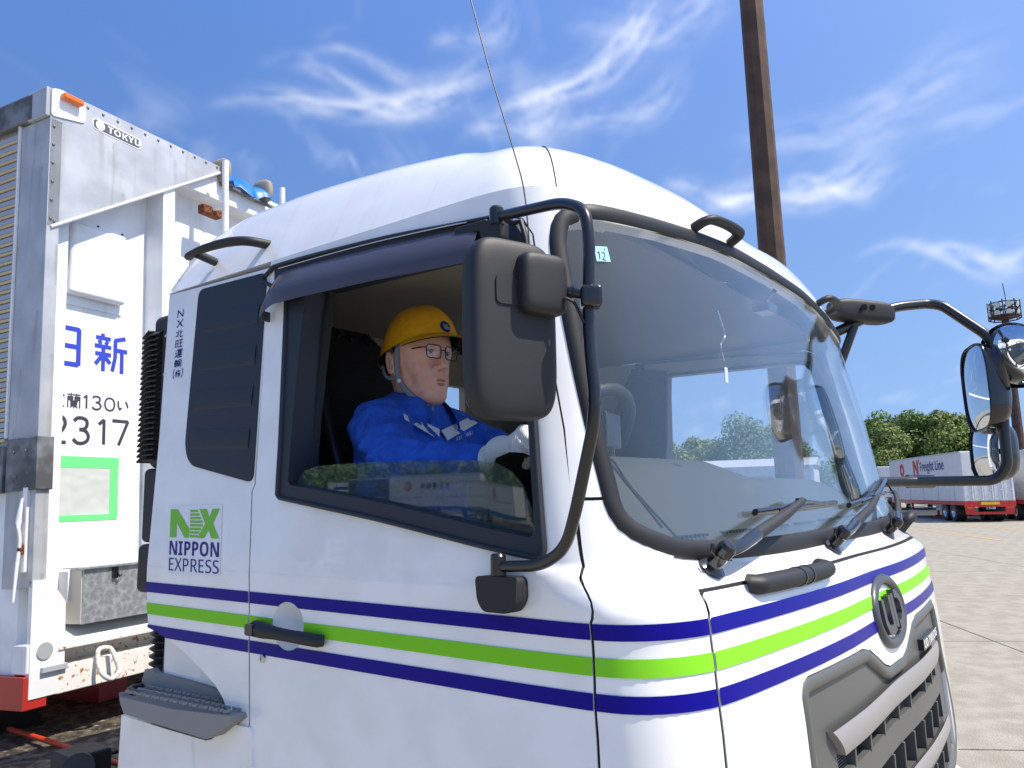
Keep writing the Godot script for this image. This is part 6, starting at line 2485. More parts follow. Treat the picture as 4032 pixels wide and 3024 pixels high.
func soft_mesh(mb: MB, caps: Array, cell: float, folds := 0.0) -> void:
	var lo := Vector3(1e9, 1e9, 1e9)
	var hi := -lo
	for c in caps:
		if c[5]: continue
		var r: float = maxf(c[2], c[3]) + cell * 3.0
		for q in [c[0], c[1]]:
			lo = lo.min(q - Vector3(r, r, r)); hi = hi.max(q + Vector3(r, r, r))
	var nx := int((hi.x - lo.x) / cell) + 2
	var ny := int((hi.y - lo.y) / cell) + 2
	var nz := int((hi.z - lo.z) / cell) + 2
	var f := PackedFloat32Array()
	f.resize(nx * ny * nz)
	f.fill(9.0)
	for c in caps:
		var k: float = c[4]
		var r: float = maxf(c[2], c[3]) + k + cell * 2.5
		var a: Vector3 = (c[0].min(c[1]) - Vector3(r, r, r) - lo) / cell
		var b: Vector3 = (c[0].max(c[1]) + Vector3(r, r, r) - lo) / cell
		var ca: Vector3 = c[0]
		var ab: Vector3 = c[1] - c[0]
		var l := maxf(ab.length_squared(), 1e-12)
		var ra: float = c[2]
		var rb: float = c[3]
		var cut: bool = c[5]
		for x in range(maxi(0, int(a.x)), mini(nx, int(b.x) + 2)):
			for y in range(maxi(0, int(a.y)), mini(ny, int(b.y) + 2)):
				var row := (x * ny + y) * nz
				for z in range(maxi(0, int(a.z)), mini(nz, int(b.z) + 2)):
					var p := lo + Vector3(x, y, z) * cell - ca
					var t := clampf(p.dot(ab) / l, 0.0, 1.0)
					var e := (p - ab * t).length() - lerpf(ra, rb, t)
					var o := f[row + z]
					if cut:
						var h := maxf(k - absf(-o - e), 0.0) / k
						f[row + z] = -(minf(-o, e) - h * h * k * .25)
					else:
						var h := maxf(k - absf(o - e), 0.0) / k
						f[row + z] = minf(o, e) - h * h * k * .25
	if folds > 0.0:
		var nz_ := FastNoiseLite.new()
		nz_.seed = 5
		nz_.noise_type = FastNoiseLite.TYPE_SIMPLEX_SMOOTH
		nz_.fractal_type = FastNoiseLite.FRACTAL_RIDGED
		nz_.fractal_octaves = 2
		nz_.frequency = 1.0
		for x in nx:
			for y in ny:
				for z in nz:
					var i := (x * ny + y) * nz + z
					if absf(f[i]) < cell * 3.0:
						var p := lo + Vector3(x, y, z) * cell
						f[i] -= folds * nz_.get_noise_3d(p.x * 6.0 + p.y * 3.0, p.y * 9.0 - p.x * 5.0, p.z * 7.0)
	var at := {}
	var pts := PackedVector3Array()
	var tris := PackedInt32Array()
	for x in nx - 1:
		for y in ny - 1:
			for z in nz - 1:
				var i := (x * ny + y) * nz + z
				var first := f[i] < 0.0
				var mixed := false
				var sum := Vector3.ZERO
				var cnt := 0
				var vals := [f[i], f[i + 1], f[i + nz], f[i + nz + 1], f[i + ny * nz], f[i + ny * nz + 1], f[i + ny * nz + nz], f[i + ny * nz + nz + 1]]
				for q in 8:
					if (vals[q] < 0.0) != first:
						mixed = true
						break
				if not mixed: continue
				for e in EDGES:
					var va: float = vals[e[0]]
					var vb: float = vals[e[1]]
					if (va < 0.0) == (vb < 0.0): continue
					var t := va / (va - vb)
					sum += Vector3(e[0] >> 2, (e[0] >> 1) & 1, e[0] & 1).lerp(Vector3(e[1] >> 2, (e[1] >> 1) & 1, e[1] & 1), t)
					cnt += 1
				at[i] = pts.size()
				pts.append(lo + (Vector3(x, y, z) + sum / cnt) * cell)
	for i in at:
		var z: int = i % nz
		var y: int = (i / nz) % ny
		var x: int = i / (nz * ny)
		if x == 0 or y == 0 or z == 0: continue
		var here := f[i] < 0.0
		if here != (f[i + ny * nz] < 0.0): _net(tris, at, i, i - nz, i - nz - 1, i - 1)
		if here != (f[i + nz] < 0.0): _net(tris, at, i, i - 1, i - 1 - ny * nz, i - ny * nz)
		if here != (f[i + 1] < 0.0): _net(tris, at, i, i - ny * nz, i - ny * nz - nz, i - nz)
	var nrm := PackedVector3Array()
	nrm.resize(pts.size())
	for q in pts.size():
		var p := (pts[q] - lo) / cell
		var g := Vector3(_fs(f, p + Vector3.RIGHT, ny, nz, nx) - _fs(f, p - Vector3.RIGHT, ny, nz, nx), _fs(f, p + Vector3.UP, ny, nz, nx) - _fs(f, p - Vector3.UP, ny, nz, nx), _fs(f, p + Vector3.BACK, ny, nz, nx) - _fs(f, p - Vector3.BACK, ny, nz, nx))
		nrm[q] = g.normalized() if g.length() > 1e-9 else Vector3.UP
	for q in range(0, tris.size(), 3):
		mb.tri(pts[tris[q]], pts[tris[q + 1]], pts[tris[q + 2]], nrm[tris[q]], nrm[tris[q + 1]], nrm[tris[q + 2]])

const EDGES := [[0, 1], [2, 3], [4, 5], [6, 7], [0, 2], [1, 3], [4, 6], [5, 7], [0, 4], [1, 5], [2, 6], [3, 7]]

func _net(tris: PackedInt32Array, at: Dictionary, a: int, b: int, c: int, d: int) -> void:
	if not (at.has(b) and at.has(c) and at.has(d)): return
	tris.append_array([at[a], at[b], at[c], at[a], at[c], at[d]])

func _fs(f: PackedFloat32Array, p: Vector3, ny: int, nz: int, nx: int) -> float:
	var x := clampi(int(p.x), 0, nx - 2)
	var y := clampi(int(p.y), 0, ny - 2)
	var z := clampi(int(p.z), 0, nz - 2)
	var u := p.x - x
	var v := p.y - y
	var w := p.z - z
	var i := (x * ny + y) * nz + z
	var j := i + ny * nz
	return lerpf(lerpf(lerpf(f[i], f[i + 1], w), lerpf(f[i + nz], f[i + nz + 1], w), v), lerpf(lerpf(f[j], f[j + 1], w), lerpf(f[j + nz], f[j + nz + 1], w), v), u)

# ---------------------------------------------------------------- the driver
const HEAD := Vector3(-1.684, 2.325, .785)
const FACE_TURN := .11
const WHEEL := Vector3(-1.115, 2.005, .775)

func body_caps() -> Array:
	var r := []
	# trunk
	r.append(cap(Vector3(-1.735, 1.62, .70), Vector3(-1.735, 1.62, .86), .135, .135, .05))
	r.append(cap(Vector3(-1.715, 1.82, .69), Vector3(-1.715, 1.82, .87), .130, .130, .09))
	r.append(cap(Vector3(-1.70, 2.02, .685), Vector3(-1.70, 2.02, .875), .122, .122, .09))
	r.append(cap(Vector3(-1.715, 2.125, .66), Vector3(-1.715, 2.125, .90), .062, .062, .08))
	r.append(cap(Vector3(-1.70, 2.15, .78), Vector3(-1.685, 2.205, .78), .078, .062, .06))
	# near arm, bent to the wheel
	r.append(cap(Vector3(-1.715, 2.115, .945), Vector3(-1.535, 1.985, 1.03), .072, .058, .05))
	r.append(cap(Vector3(-1.535, 1.985, 1.03), Vector3(-1.285, 1.992, .957), .059, .040, .03))
	# creases pulled across the sleeves and the chest
	var sh := Vector3(-1.715, 2.115, .945)
	var el := Vector3(-1.535, 1.985, 1.03)
	var wr := Vector3(-1.285, 1.992, .957)
	for q in [[.30, .062, .2], [.48, .058, -.3], [.62, .055, .5], [.76, .053, -.1], [.9, .052, .35]]:
		var p := sh.lerp(el, q[0])
		r.append(cap(p + Vector3(.02, q[1], -.01 + .03 * q[2]), p + Vector3(-.02 - .03 * q[2], .008, q[1] + .004), .013, .010, .020))
	for q in [[.10, .056, .6], [.24, .053, -.4], [.40, .049, .5], [.56, .045, -.2], [.72, .042, .4]]:
		var p := el.lerp(wr, q[0])
		r.append(cap(p + Vector3(.012 * q[2], q[1], .0), p + Vector3(-.028 * q[2], -.004, q[1] + .004), .011, .008, .018))
	for q in [[-1.60, 2.11, .87, -1.585, 2.03, .80], [-1.60, 2.09, .70, -1.585, 2.0, .76], [-1.62, 2.14, .92, -1.60, 2.06, .93], [-1.59, 2.0, .90, -1.58, 1.95, .82]]:
		r.append(cap(Vector3(q[0], q[1], q[2]), Vector3(q[3], q[4], q[5]), .012, .016, .022))
	# far arm
	r.append(cap(Vector3(-1.705, 2.115, .615), Vector3(-1.50, 2.025, .525), .070, .056, .05))
	r.append(cap(Vector3(-1.50, 2.025, .525), Vector3(-1.255, 2.03, .565), .056, .038, .03))
	# lap and legs
	for z in [.68, .88]:
		r.append(cap(Vector3(-1.70, 1.66, z), Vector3(-1.30, 1.66, z), .092, .075, .05))
		r.append(cap(Vector3(-1.30, 1.66, z), Vector3(-1.20, 1.28, z), .072, .05, .03))
	return r

func head_caps() -> Array:
	var r := []
	var h := face
	r.append(cap(h.call(-.035, .06, 0), h.call(.02, .065, 0), .088, .085, .02))
	r.append(cap(h.call(.025, .03, -.022), h.call(.025, .03, .022), .062, .062, .03))
	r.append(cap(h.call(-.02, -.01, -.03), h.call(-.02, -.01, .03), .056, .056, .03))
	for s in [-1.0, 1.0]:
		r.append(cap(h.call(.052, -.022, .036 * s), h.call(.058, -.055, .030 * s), .031, .028, .03))
		r.append(cap(h.call(.0, -.062, .056 * s), h.call(.062, -.098, .020 * s), .019, .022, .03))
		r.append(cap(h.call(.02, .04, .052 * s), h.call(.05, .035, .048 * s), .028, .022, .025))
	r.append(cap(h.call(.074, -.098, -.008), h.call(.074, -.098, .008), .0235, .0235, .03))
	r.append(cap(h.call(.066, -.055, -.01), h.call(.066, -.055, .01), .034, .034, .025))
	r.append(cap(h.call(.074, .05, -.034), h.call(.074, .05, .034), .0165, .0165, .02))
	r.append(cap(h.call(.089, .032, 0), h.call(.112, -.014, 0), .0078, .0118, .012))
	for s in [-1.0, 1.0]:
		r.append(cap(h.call(.097, -.02, .009 * s), h.call(.094, -.02, .014 * s), .0085, .0085, .008))
		r.append(cap(h.call(.102, .026, .035 * s), h.call(.098, .026, .040 * s), .0135, .012, .012, true))
	r.append(cap(h.call(.093, -.055, -.014), h.call(.093, -.055, .014), .0065, .0065, .006))
	r.append(cap(h.call(.091, -.069, -.012), h.call(.091, -.069, .012), .0072, .0072, .006))
	r.append(cap(h.call(.104, -.0625, -.022), h.call(.104, -.0625, .022), .0022, .0022, .003, true))
	# neck
	r.append(cap(h.call(-.025, -.055, 0), h.call(-.045, -.165, 0), .056, .060, .035))
	# ears
	for s in [-1.0, 1.0]:
		r.append(cap(h.call(-.012, -.002, .078 * s), h.call(-.018, .012, .082 * s), .013, .015, .012))
		r.append(cap(h.call(-.022, .02, .084 * s), h.call(-.006, .024, .082 * s), .007, .006, .006))
		r.append(cap(h.call(-.03, .006, .086 * s), h.call(-.022, -.022, .081 * s), .007, .006, .006))
		r.append(cap(h.call(-.012, -.03, .077 * s), h.call(-.010, -.026, .076 * s), .0085, .0075, .008))
		r.append(cap(h.call(-.006, .0, .094 * s), h.call(-.006, .006, .094 * s), .007, .007, .005, true))
	return r

# a gloved hand closed round the rim at the given angle, with the wrist where the sleeve ends
func hand_caps(ang: float, wrist: Vector3) -> Array:
	var u0 := Vector3(0, 0, 1)
	var w0 := Vector3(.62, .78, 0).normalized()
	var u := u0 * cos(ang) + w0 * sin(ang)
	var w := u0 * -sin(ang) + w0 * cos(ang)
	if cos(ang) < 0.0: w = -w
	var m := u0.cross(w0)
	var rim := WHEEL + u * .212
	var r := []
	var palm := rim + m * .040 + u * .006
	r.append(cap(wrist, wrist.lerp(palm, .45), .031, .036, .02))
	r.append(cap(wrist.lerp(palm, .4), palm - w * .012, .034, .026, .03))
	r.append(cap(palm - w * .026, palm + w * .026, .0215, .0205, .02))
	var off := [-.031, -.0105, .0105, .030]
	var long := [.86, .97, 1.0, .92]
	for i in 4:
		var o: Vector3 = w * off[i]
		var k: float = long[i]
		var a := rim + o * .95 + m * .036 + u * .014
		var b := rim + o + m * .006 + u * .036 * k
		var c := rim + o * .95 - m * .028 * k + u * .020
		var d := rim + o * .9 - m * .029 * k - u * .012
		r.append(cap(a, b, .0115, .0105, .006))
		r.append(cap(b, c, .0105, .0098, .005))
		r.append(cap(c, d, .0098, .0085, .005))
	var t0 := palm + w * .022 - u * .012
	var t1 := rim + m * .028 + w * .048 - u * .020
	var t2 := rim + m * .018 + w * .070 - u * .026
	r.append(cap(t0, t1, .0145, .0118, .012))
	r.append(cap(t1, t2, .0118, .0098, .006))
	return r

func on_body(px: float, py: float, caps: Array, from: float) -> Vector3:
	var d := ray(px, py)
	var p := CAM_AT + d * from
	for i in 90:
		var e := soft_d(p, caps)
		if e < .0006: break
		p += d * e * .8
	return p

func z3(x: float, y: float) -> Vector2:
	return Vector2((1450.0 + x / 2.2114) / 1.82278, (1150.0 + y / 2.2114) / 1.82278)

func ribbon_on(mb: MB, caps: Array, a: Vector2, b: Vector2, c: Vector2, d: Vector2, k: int, lift: float) -> void:
	# a..b upper edge, d..c lower edge, in pixels of the close view
	var rows := []
	for i in k + 1:
		var row := []
		for j in 4:
			var q := a.lerp(b, float(i) / k).lerp(d.lerp(c, float(i) / k), j / 3.0)
			var px := z3(q.x, q.y)
			var p := on_body(px.x, px.y, caps, 1.9)
			row.append(p - ray(px.x, px.y) * lift)
		rows.append(row)
	for i in k:
		for j in 3:
			mb.quad(rows[i][j], rows[i + 1][j], rows[i + 1][j + 1], rows[i][j + 1], _row_n(rows, i, j, k + 1, false, Vector3(.6, 0, .8)), _row_n(rows, i + 1, j, k + 1, false, Vector3(.6, 0, .8)), _row_n(rows, i + 1, j + 1, k + 1, false, Vector3(.6, 0, .8)), _row_n(rows, i, j + 1, k + 1, false, Vector3(.6, 0, .8)))

func build_driver() -> void:
	var t := thing("person", "truck driver in yellow helmet, glasses, blue work jacket and white gloves holding the wheel", "person")
	var cloth := mat("blue_cloth", srgb(38, 100, 210), .85)
	cloth.rim_enabled = true
	cloth.rim = .25
	cloth.rim_tint = .6
	cloth.normal_enabled = true
	cloth.normal_texture = noise_tex(.011, 512, Color.BLACK, Color.WHITE, 0, 1, 3, 14, FastNoiseLite.TYPE_SIMPLEX_SMOOTH, true, 22.0)
	cloth.normal_scale = .9
	cloth.albedo_texture = noise_tex(.02, 256, Color(.82, .82, .86), Color(1, 1, 1), .3, .7, 4, 15)
	tri_map(cloth, 2.6)
	var skin := mat("skin", srgb(240, 194, 170), .52)
	skin.subsurf_scatter_enabled = true
	skin.subsurf_scatter_strength = .12
	skin.albedo_texture = noise_tex(.02, 256, Color(1, .9, .88), Color(1, 1, 1), .3, .7, 3, 16)
	tri_map(skin, 6.0)
	var knit := mat("white_knit", srgb(232, 230, 220), .95)
	var im := Image.create(32, 32, false, Image.FORMAT_RGB8)
	for y in 32:
		for x in 32:
			var v := .5 + .5 * sin(TAU * x / 8.0)
			im.set_pixel(x, y, Color(v, v, v))
	im.bump_map_to_normal_map(3.0)
	knit.normal_enabled = true
	knit.normal_texture = ImageTexture.create_from_image(im)
	knit.normal_scale = .6
	tri_map(knit, 40.0)
	var caps := body_caps()
	var am := ArrayMesh.new()
	var mb := MB.new()
	soft_mesh(mb, caps, .009, .0095)
	mb.add_to(am)
	var hb := MB.new()
	soft_mesh(hb, head_caps(), .0036)
	hb.add_to(am)
	var gb := MB.new()
	soft_mesh(gb, hand_caps(0.03, Vector3(-1.268, 1.993, .957)), .0036)
	soft_mesh(gb, hand_caps(PI + .35, Vector3(-1.243, 2.03, .567)), .0045)
	gb.add_to(am)
	var body := MeshInstance3D.new()
	body.name = "body"
	body.mesh = am
	am.surface_set_material(0, cloth)
	am.surface_set_material(1, skin)
	am.surface_set_material(2, knit)
	t.add_child(body)
	# sleeve cuff and glove cuff
	mb = MB.new()
	var w0 := Vector3(-1.33, 1.992, .97)
	var w1 := Vector3(-1.285, 1.993, .9585)
	tube(mb, [w0, w0.lerp(w1, .5), w1, w1 + Vector3(.004, 0, -.001)], [.0475, .0455, .043, .035], 22)
	part("sleeve_cuff", mb, cloth, t)
	mb = MB.new()
	var ring := []
	var rr := []
	for i in 16:
		ring.append(w1.lerp(Vector3(-1.225, 1.996, .962), i / 15.0)); rr.append(.0355 + .0016 * sin(i * 1.7) + .0035 * sin(PI * i / 15.0))
	tube(mb, ring, rr, 26)
	part("glove_cuff", mb, knit, t)
	mb = MB.new()
	lathe(mb, [Vector2(0, .003), Vector2(.0055, .002), Vector2(.0065, 0)], 12, look(w0 + Vector3(.02, -.012, .045), Vector3(.2, -.2, 1)) * Transform3D(Basis(Vector3.RIGHT, PI / 2), Vector3.ZERO))
	part("cuff_button", mb, mat("brass", srgb(168, 140, 52), .35, .8), t)
	# collar: a stand round the neck with two points
	mb = MB.new()
	var rows := []
	for i in 25:
		var a := lerpf(-2.55, 2.55, i / 24.0) + PI
		var row := []
		for j in 5:
			var f := j / 4.0
			var r := lerpf(.070, .124, f) + .012 * sin(f * PI)
			var tip := pow(absf(i / 12.0 - 1.0), 6.0)
			row.append(Vector3(-1.70 + .012 * tip + cos(a) * r * 1.02, lerpf(2.240, 2.186, f) - .046 * tip * f - .026 * (1.0 + cos(a)) * .6, .78 + sin(a) * r * 1.06))
		rows.append(row)
	for i in 24:
		for j in 4:
			var o: Vector3 = rows[i][j] - Vector3(-1.70, 2.12, .78)
			mb.quad(rows[i][j], rows[i + 1][j], rows[i + 1][j + 1], rows[i][j + 1], _row_n(rows, i, j, 25, false, o), _row_n(rows, i + 1, j, 25, false, o), _row_n(rows, i + 1, j + 1, 25, false, o), _row_n(rows, i, j + 1, 25, false, o))
	var edge := []
	for i in 25: edge.append(rows[i][4])
	tube(mb, edge, .0042, 6)
	part("collar", mb, cloth, t)
	# reflective bands across the chest and the name on it
	var tape := mat("reflective_tape", srgb(228, 228, 230), .45)
	for q in [[300, 1036, 622, 1196, 620, 1290, 318, 1108], [636, 1205, 925, 1068, 985, 1122, 690, 1292]]:
		mb = MB.new()
		ribbon_on(mb, caps, Vector2(q[0], q[1]), Vector2(q[2], q[3]), Vector2(q[4], q[5]), Vector2(q[6], q[7]), 10, .015)
		part("reflective_band", mb, tape, t)
	mb = MB.new()
	var keys := ["X", "north", "bright", "carry", "send", "open", "stock", "close"]
	var us := [0., .14, .30, .46, .62, .76, .82, .93]
	for i in 8:
		var u0: float = us[i]
		var f := func(u, v, h):
			var q: Vector2 = Vector2(768, 1300).lerp(Vector2(912, 1238), u).lerp(Vector2(762, 1262).lerp(Vector2(906, 1200), u), v)
			var px := z3(q.x, q.y)
			return on_body(px.x, px.y, caps, 1.9) - ray(px.x, px.y) * (.013 + h)
		glyph(mb, keys[i], u0, .05, .13 if i < 5 else .09, .85, .016, f, 0)
	part("chest_lettering", mb, mats.white_print, t)
	mb = MB.new()
	ribbon_on(mb, caps, Vector2(602, 1010), Vector2(618, 1330), Vector2(632, 1330), Vector2(616, 1005), 8, .0035)
	part("jacket_placket", mb, cloth, t)
	build_head_gear(t)

func build_head_gear(t: Node3D) -> void:
	var yellow := mat("helmet_yellow", Color.WHITE, .38, 0, .35, .12)
	yellow.albedo_texture = noise_tex(.03, 256, srgb(236, 166, 18), srgb(246, 186, 34), .3, .6, 5, 23)
	tri_map(yellow, 5.0)
	var dark := mat("helmet_lining", srgb(22, 26, 42), .8)
	var rows := []
	var nu := 56
	var nv := 18
	for i in nv + 1:
		var f := float(i) / nv
		var row := []
		for j in nu:
			var a := TAU * j / nu
			var rim := .030 + .040 * cos(a)
			var rx := .138 if cos(a) > 0.0 else .134
			var e := sin(f * PI * .5)
			var sc := pow(cos(f * PI * .5), .82)
			var ridge := .0045 * exp(-pow(sin(a) * .11 * sc / .02, 2.0)) * sstep(.1, .5, f) * (1.0 - sstep(.85, 1.0, f))
			var flare := .010 * pow(1.0 - f, 10.0)
			row.append(HEAD + turned(Vector3(cos(a) * (rx * sc + flare), lerpf(rim, .182, e) + ridge, sin(a) * (.110 * sc + flare))))
		rows.append(row)
	var mb := MB.new()
	var inner := MB.new()
	for i in nv:
		for j in nu:
			var k := (j + 1) % nu
			var ns := []
			for q in [[i, j], [i, k], [i + 1, k], [i + 1, j]]: ns.append(_helm_n(rows, q[0], q[1], nu))
			mb.quad(rows[i][j], rows[i][k], rows[i + 1][k], rows[i + 1][j], ns[0], ns[1], ns[2], ns[3])
			var c := HEAD + Vector3(0, .05, 0)
			inner.quad(rows[i][j].lerp(c, .035), rows[i][k].lerp(c, .035), rows[i + 1][k].lerp(c, .035), rows[i + 1][j].lerp(c, .035), -ns[0], -ns[1], -ns[2], -ns[3])
	# peak over the forehead
	var pk := []
	for i in 21:
		var a := lerpf(-1.15, 1.15, i / 20.0)
		var row := []
		for j in 6:
			var f := j / 5.0
			var out := .040 * f * pow(cos(a * .95), .8)
			row.append(HEAD + turned(Vector3(cos(a) * (.146 + out), .030 + .040 * cos(a) + .004 - .014 * f * f - .004 * f, sin(a) * (.118 + out * .8))))
		pk.append(row)
	for i in 20:
		for j in 5:
			mb.quad(pk[i][j], pk[i + 1][j], pk[i + 1][j + 1], pk[i][j + 1], _row_n(pk, i, j, 21, false, Vector3.UP), _row_n(pk, i + 1, j, 21, false, Vector3.UP), _row_n(pk, i + 1, j + 1, 21, false, Vector3.UP), _row_n(pk, i, j + 1, 21, false, Vector3.UP))
			inner.fquad(pk[i][j] - Vector3.UP * .003, pk[i + 1][j] - Vector3.UP * .003, pk[i + 1][j + 1] - Vector3.UP * .003, pk[i][j + 1] - Vector3.UP * .003, Vector3.DOWN)
	var helm := part("helmet", mb, yellow, t, "scuffed yellow safety helmet")
	part("helmet_lining", inner, dark, helm)
	# round badge on the front quarter
	mb = MB.new()
	var spot := z3(666, 308)
	var bp := at_x(spot.x, spot.y, -1.552)
	var bn := (bp - HEAD - Vector3(0, .03, 0)).normalized()
	var bf := look(bp + bn * .004, bn)
	mb = MB.new()
	prism(mb, oval(0, 0, .0185, .0205, 24), -.004, .002, bf)
	var badge := part("helmet_badge", mb, mats.navy_print, helm)
	mb = MB.new()
	lay(mb, scaled(text_tris("NX", .010, true), 1.1, 1.0), func(u, v, h): return bf * Vector3(-.010 + u, -.001 + v, .0026 + h), 0)
	part("badge_mark", mb, mats.green_print, badge)
	mb = MB.new()
	lay(mb, text_tris("NIPPON", .004, true), func(u, v, h): return bf * Vector3(-.0085 + u, -.0065 + v, .0026 + h), 0)
	lay(mb, text_tris("EXPRESS", .004), func(u, v, h): return bf * Vector3(-.009 + u, -.0115 + v, .0026 + h), 0)
	part("badge_lettering", mb, mats.white_print, badge)
	for k in 4:
		mb = MB.new()
		var q := z3(545 + 22 * k, 158 + 4 * k)
		var p := at_x(q.x, q.y, -1.63 + .008 * k)
		box(mb, HEAD + (p - HEAD).normalized() * (p - HEAD).length() * 1.0, Vector3(.005, .004, .006))
		part("vent_slot", mb, mats.dark_fill, helm)
	# hair below the helmet
	mb = MB.new()
	blob(mb, HEAD + Vector3(-.062, .008, 0), Vector3(.058, .070, .074), 2.4, 26, 18)
	for sg in [-1.0, 1.0]: blob(mb, face(-.004, .046, sg * .078), Vector3(.022, .026, .008), 2.0, 14, 10)
	part("hair", mb, mat("black_hair", srgb(22, 19, 19), .7), t)
	# chin strap
	var strap := mat("grey_strap", srgb(128, 140, 152), .75)
	mb = MB.new()
	var pts := []
	for q in [[.012, .062, .089], [.010, .02, .0935], [.008, -.02, .0915], [.010, -.052, .083], [.022, -.082, .071], [.040, -.106, .052], [.056, -.121, .028], [.062, -.127, 0.]]: pts.append(face(q[0], q[1], q[2]))
	tube(mb, smooth_path(pts, 4), .0085, 8, false, .28, Vector3(.35, .15, .93))
	var st := part("chin_strap", mb, strap, helm)
	mb = MB.new()
	pts = []
	for q in [[-.085, .004, .070], [-.055, -.028, .086], [-.025, -.045, .090], [.006, -.048, .0865]]: pts.append(face(q[0], q[1], q[2]))
	tube(mb, smooth_path(pts, 4), .006, 8, false, .35, Vector3(.35, .15, .93))
	part("strap_back", mb, strap, st)
	mb = MB.new()
	lathe(mb, [Vector2(0, .004), Vector2(.005, .003), Vector2(.0065, 0)], 14, look(face(.011, -.056, .085), Vector3(.4, 0, 1)) * Transform3D(Basis(Vector3.RIGHT, PI / 2), Vector3.ZERO))
	part("strap_stud", mb, mats.white_print, st)
	mb = MB.new()
	var be := face(.058, -.132, -.004)
	box(mb, be, Vector3(.014, .026, .022), .004)
	tube(mb, [be, be + Vector3(.004, -.03, .004)], .008, 8, false, .3)
	tube(mb, [be, be + Vector3(.012, .05, -.03)], .008, 8, false, .3)
	part("strap_buckle", mb, strap, st)
	# glasses
	var fr := mat("glasses_frame", srgb(24, 24, 30), .3)
	mb = MB.new()
	for sg in [-1.0, 1.0]:
		var lp := []
		for q in rounded(rect(-.025, -.0195, .025, .0195), .012, 5):
			lp.append(face(.110 - .25 * absf(q.x * sg + .0) * (1.0 if q.x * sg > 0 else .0), .024 + q.y, sg * .034 + q.x))
		tube(mb, lp, .0018, 6, true)
		tube(mb, smooth_path([face(.103, .034, sg * .059), face(.092, .034, sg * .071), face(.03, .032, sg * .080), face(-.012, .028, sg * .086)], 4), .0022, 6)
	tube(mb, smooth_path([face(.110, .028, -.009), face(.113, .031, 0), face(.110, .028, .009)], 4), .0018, 6)
	var gl := part("glasses", mb, fr, t, "dark framed glasses")
	var lens := mat("lens", srgb(200, 210, 215), .03)
	lens.transparency = BaseMaterial3D.TRANSPARENCY_ALPHA
	lens.albedo_color.a = .06
	for sg in [-1.0, 1.0]:
		mb = MB.new()
		var pl := rounded(rect(-.025, -.0195, .025, .0195), .012, 5)
		for i in range(0, pl.size()):
			var a := pl[i]
			var b := pl[(i + 1) % pl.size()]
			var o := face(.110, .024, sg * .034)
			mb.ftri(o, o + Vector3(-.25 * absf(a.x) * (1.0 if a.x * sg > 0 else 0.0), a.y, a.x), o + Vector3(-.25 * absf(b.x) * (1.0 if b.x * sg > 0 else 0.0), b.y, b.x), Vector3.RIGHT)
		part("lens", mb, lens, gl)
	# ears
	for sg in [-1.0, 1.0]:
		mb = MB.new()
		var eb := Basis(Vector3.UP, sg * -.45) * Basis(Vector3.RIGHT, sg * .12)
		var ef := Transform3D(eb, face(-.022, .001, sg * .086))
		blob(mb, Vector3.ZERO, Vector3(.020, .033, .0075), 2.2, 20, 12, ef)
		var er := []
		for q in [[.010, -.026], [-.002, -.030], [-.013, -.016], [-.018, .004], [-.015, .022], [-.002, .031], [.011, .025], [.015, .012]]: er.append(ef * Vector3(q[0], q[1], sg * .006))
		tube(mb, smooth_path(er, 4), .006, 8)
		blob(mb, Vector3(.006, -.025, 0), Vector3(.009, .009, .007), 2.0, 12, 8, ef)
		part("ear", mb, mats.skin, t)
	# eyes, brows, lips
	var eye_w := mat("eye_white", srgb(226, 222, 216), .3)
	var iris := mat("iris", srgb(30, 20, 16), .2)
	for sg in [-1.0, 1.0]:
		mb = MB.new()
		blob(mb, face(.0855, .024, sg * .0335), Vector3(.0085, .0052, .0125), 2.0, 16, 10)
		var ey := part("eye", mb, eye_w, t)
		mb = MB.new()
		blob(mb, face(.0925, .0245, sg * .0335), Vector3(.0028, .0050, .0066), 2.0, 14, 8)
		part("iris", mb, iris, ey)
		mb = MB.new()
		tube(mb, smooth_path([face(.094, .0285, sg * .021), face(.0955, .0315, sg * .033), face(.088, .0285, sg * .047)], 4), .0016, 6)
		part("eyelid", mb, mats.black_hair, ey)
		mb = MB.new()
		tube(mb, smooth_path([face(.0925, .050, sg * .016), face(.093, .0545, sg * .034), face(.080, .050, sg * .052)], 4), .0032, 6, false, 1.0)
		part("eyebrow", mb, mats.black_hair, t)
	var lip := mat("lip", srgb(196, 118, 108), .5)
	mb = MB.new()
	tube(mb, smooth_path([face(.088, -.0615, -.026), face(.1005, -.0575, -.010), face(.1005, -.0575, .010), face(.088, -.0615, .026)], 4), [.001, .002, .003, .0035, .0036, .0036, .0036, .0036, .0036, .0035, .003, .002, .001], 8)
	tube(mb, smooth_path([face(.088, -.0645, -.024), face(.0995, -.0685, -.008), face(.0995, -.0685, .008), face(.088, -.0645, .024)], 4), [.001, .002, .003, .004, .0044, .0044, .0044, .0044, .0044, .004, .003, .002, .001], 8)
	part("lips", mb, lip, t)

func face(x: float, y: float, z: float) -> Vector3:
	var q := Vector3(x * 1.07, y * 1.06 - .008, z * 1.05)
	return HEAD + turned(q)

func turned(q: Vector3) -> Vector3:
	return Vector3(q.x * cos(FACE_TURN) - q.z * sin(FACE_TURN), q.y, q.x * sin(FACE_TURN) + q.z * cos(FACE_TURN))

func _helm_n(rows: Array, i: int, j: int, c: int) -> Vector3:
	var a: Vector3 = rows[i][(j - 1 + c) % c]
	var b: Vector3 = rows[i][(j + 1) % c]
	var d: Vector3 = rows[maxi(i - 1, 0)][j]
	var e: Vector3 = rows[mini(i + 1, rows.size() - 1)][j]
	var g := (b - a).cross(e - d)
	if g.length() < 1e-10: return Vector3.UP
	g = g.normalized()
	return g if g.dot(rows[i][j] - HEAD) > 0 else -g

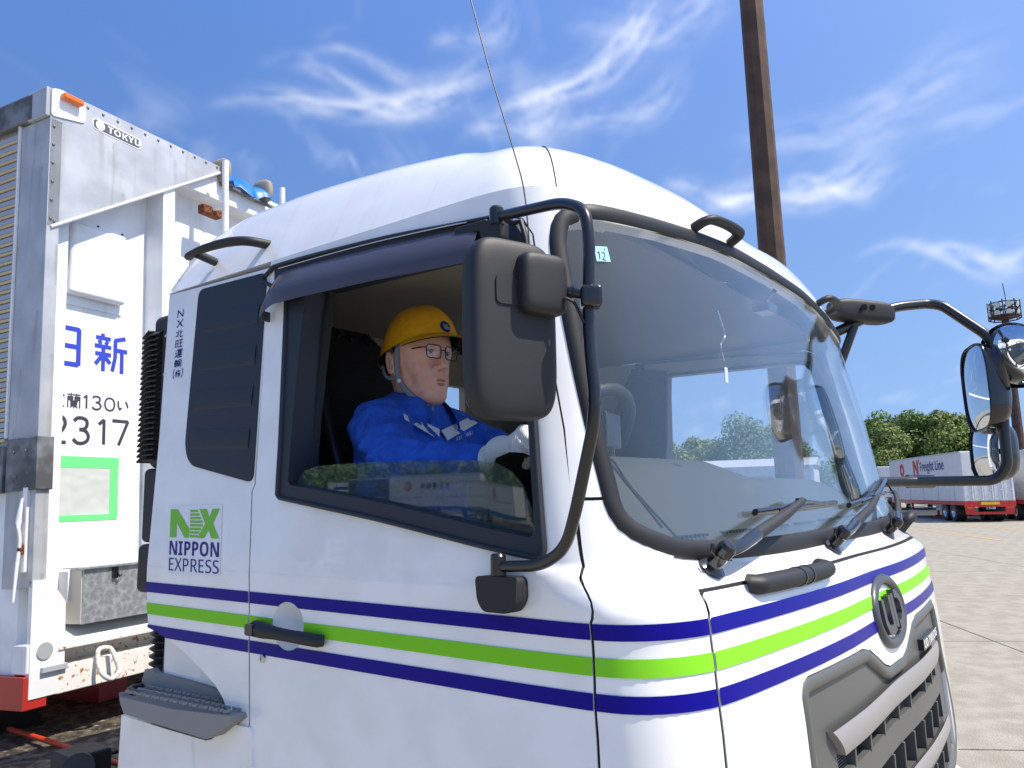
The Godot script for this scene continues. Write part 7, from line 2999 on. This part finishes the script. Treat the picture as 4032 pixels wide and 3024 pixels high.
func _ready() -> void:
	QS = [0.0]
	for i in range(1, QX.size()):
		QS.append(QS[i - 1] + Vector2(QX[i] - QX[i - 1], QZ[i] - QZ[i - 1]).length())
	make_materials()
	set_light()
	build_ground()
	build_tractor()
	build_driver()
	build_deck()
	build_trailer()
	build_yard()
	build_trees()
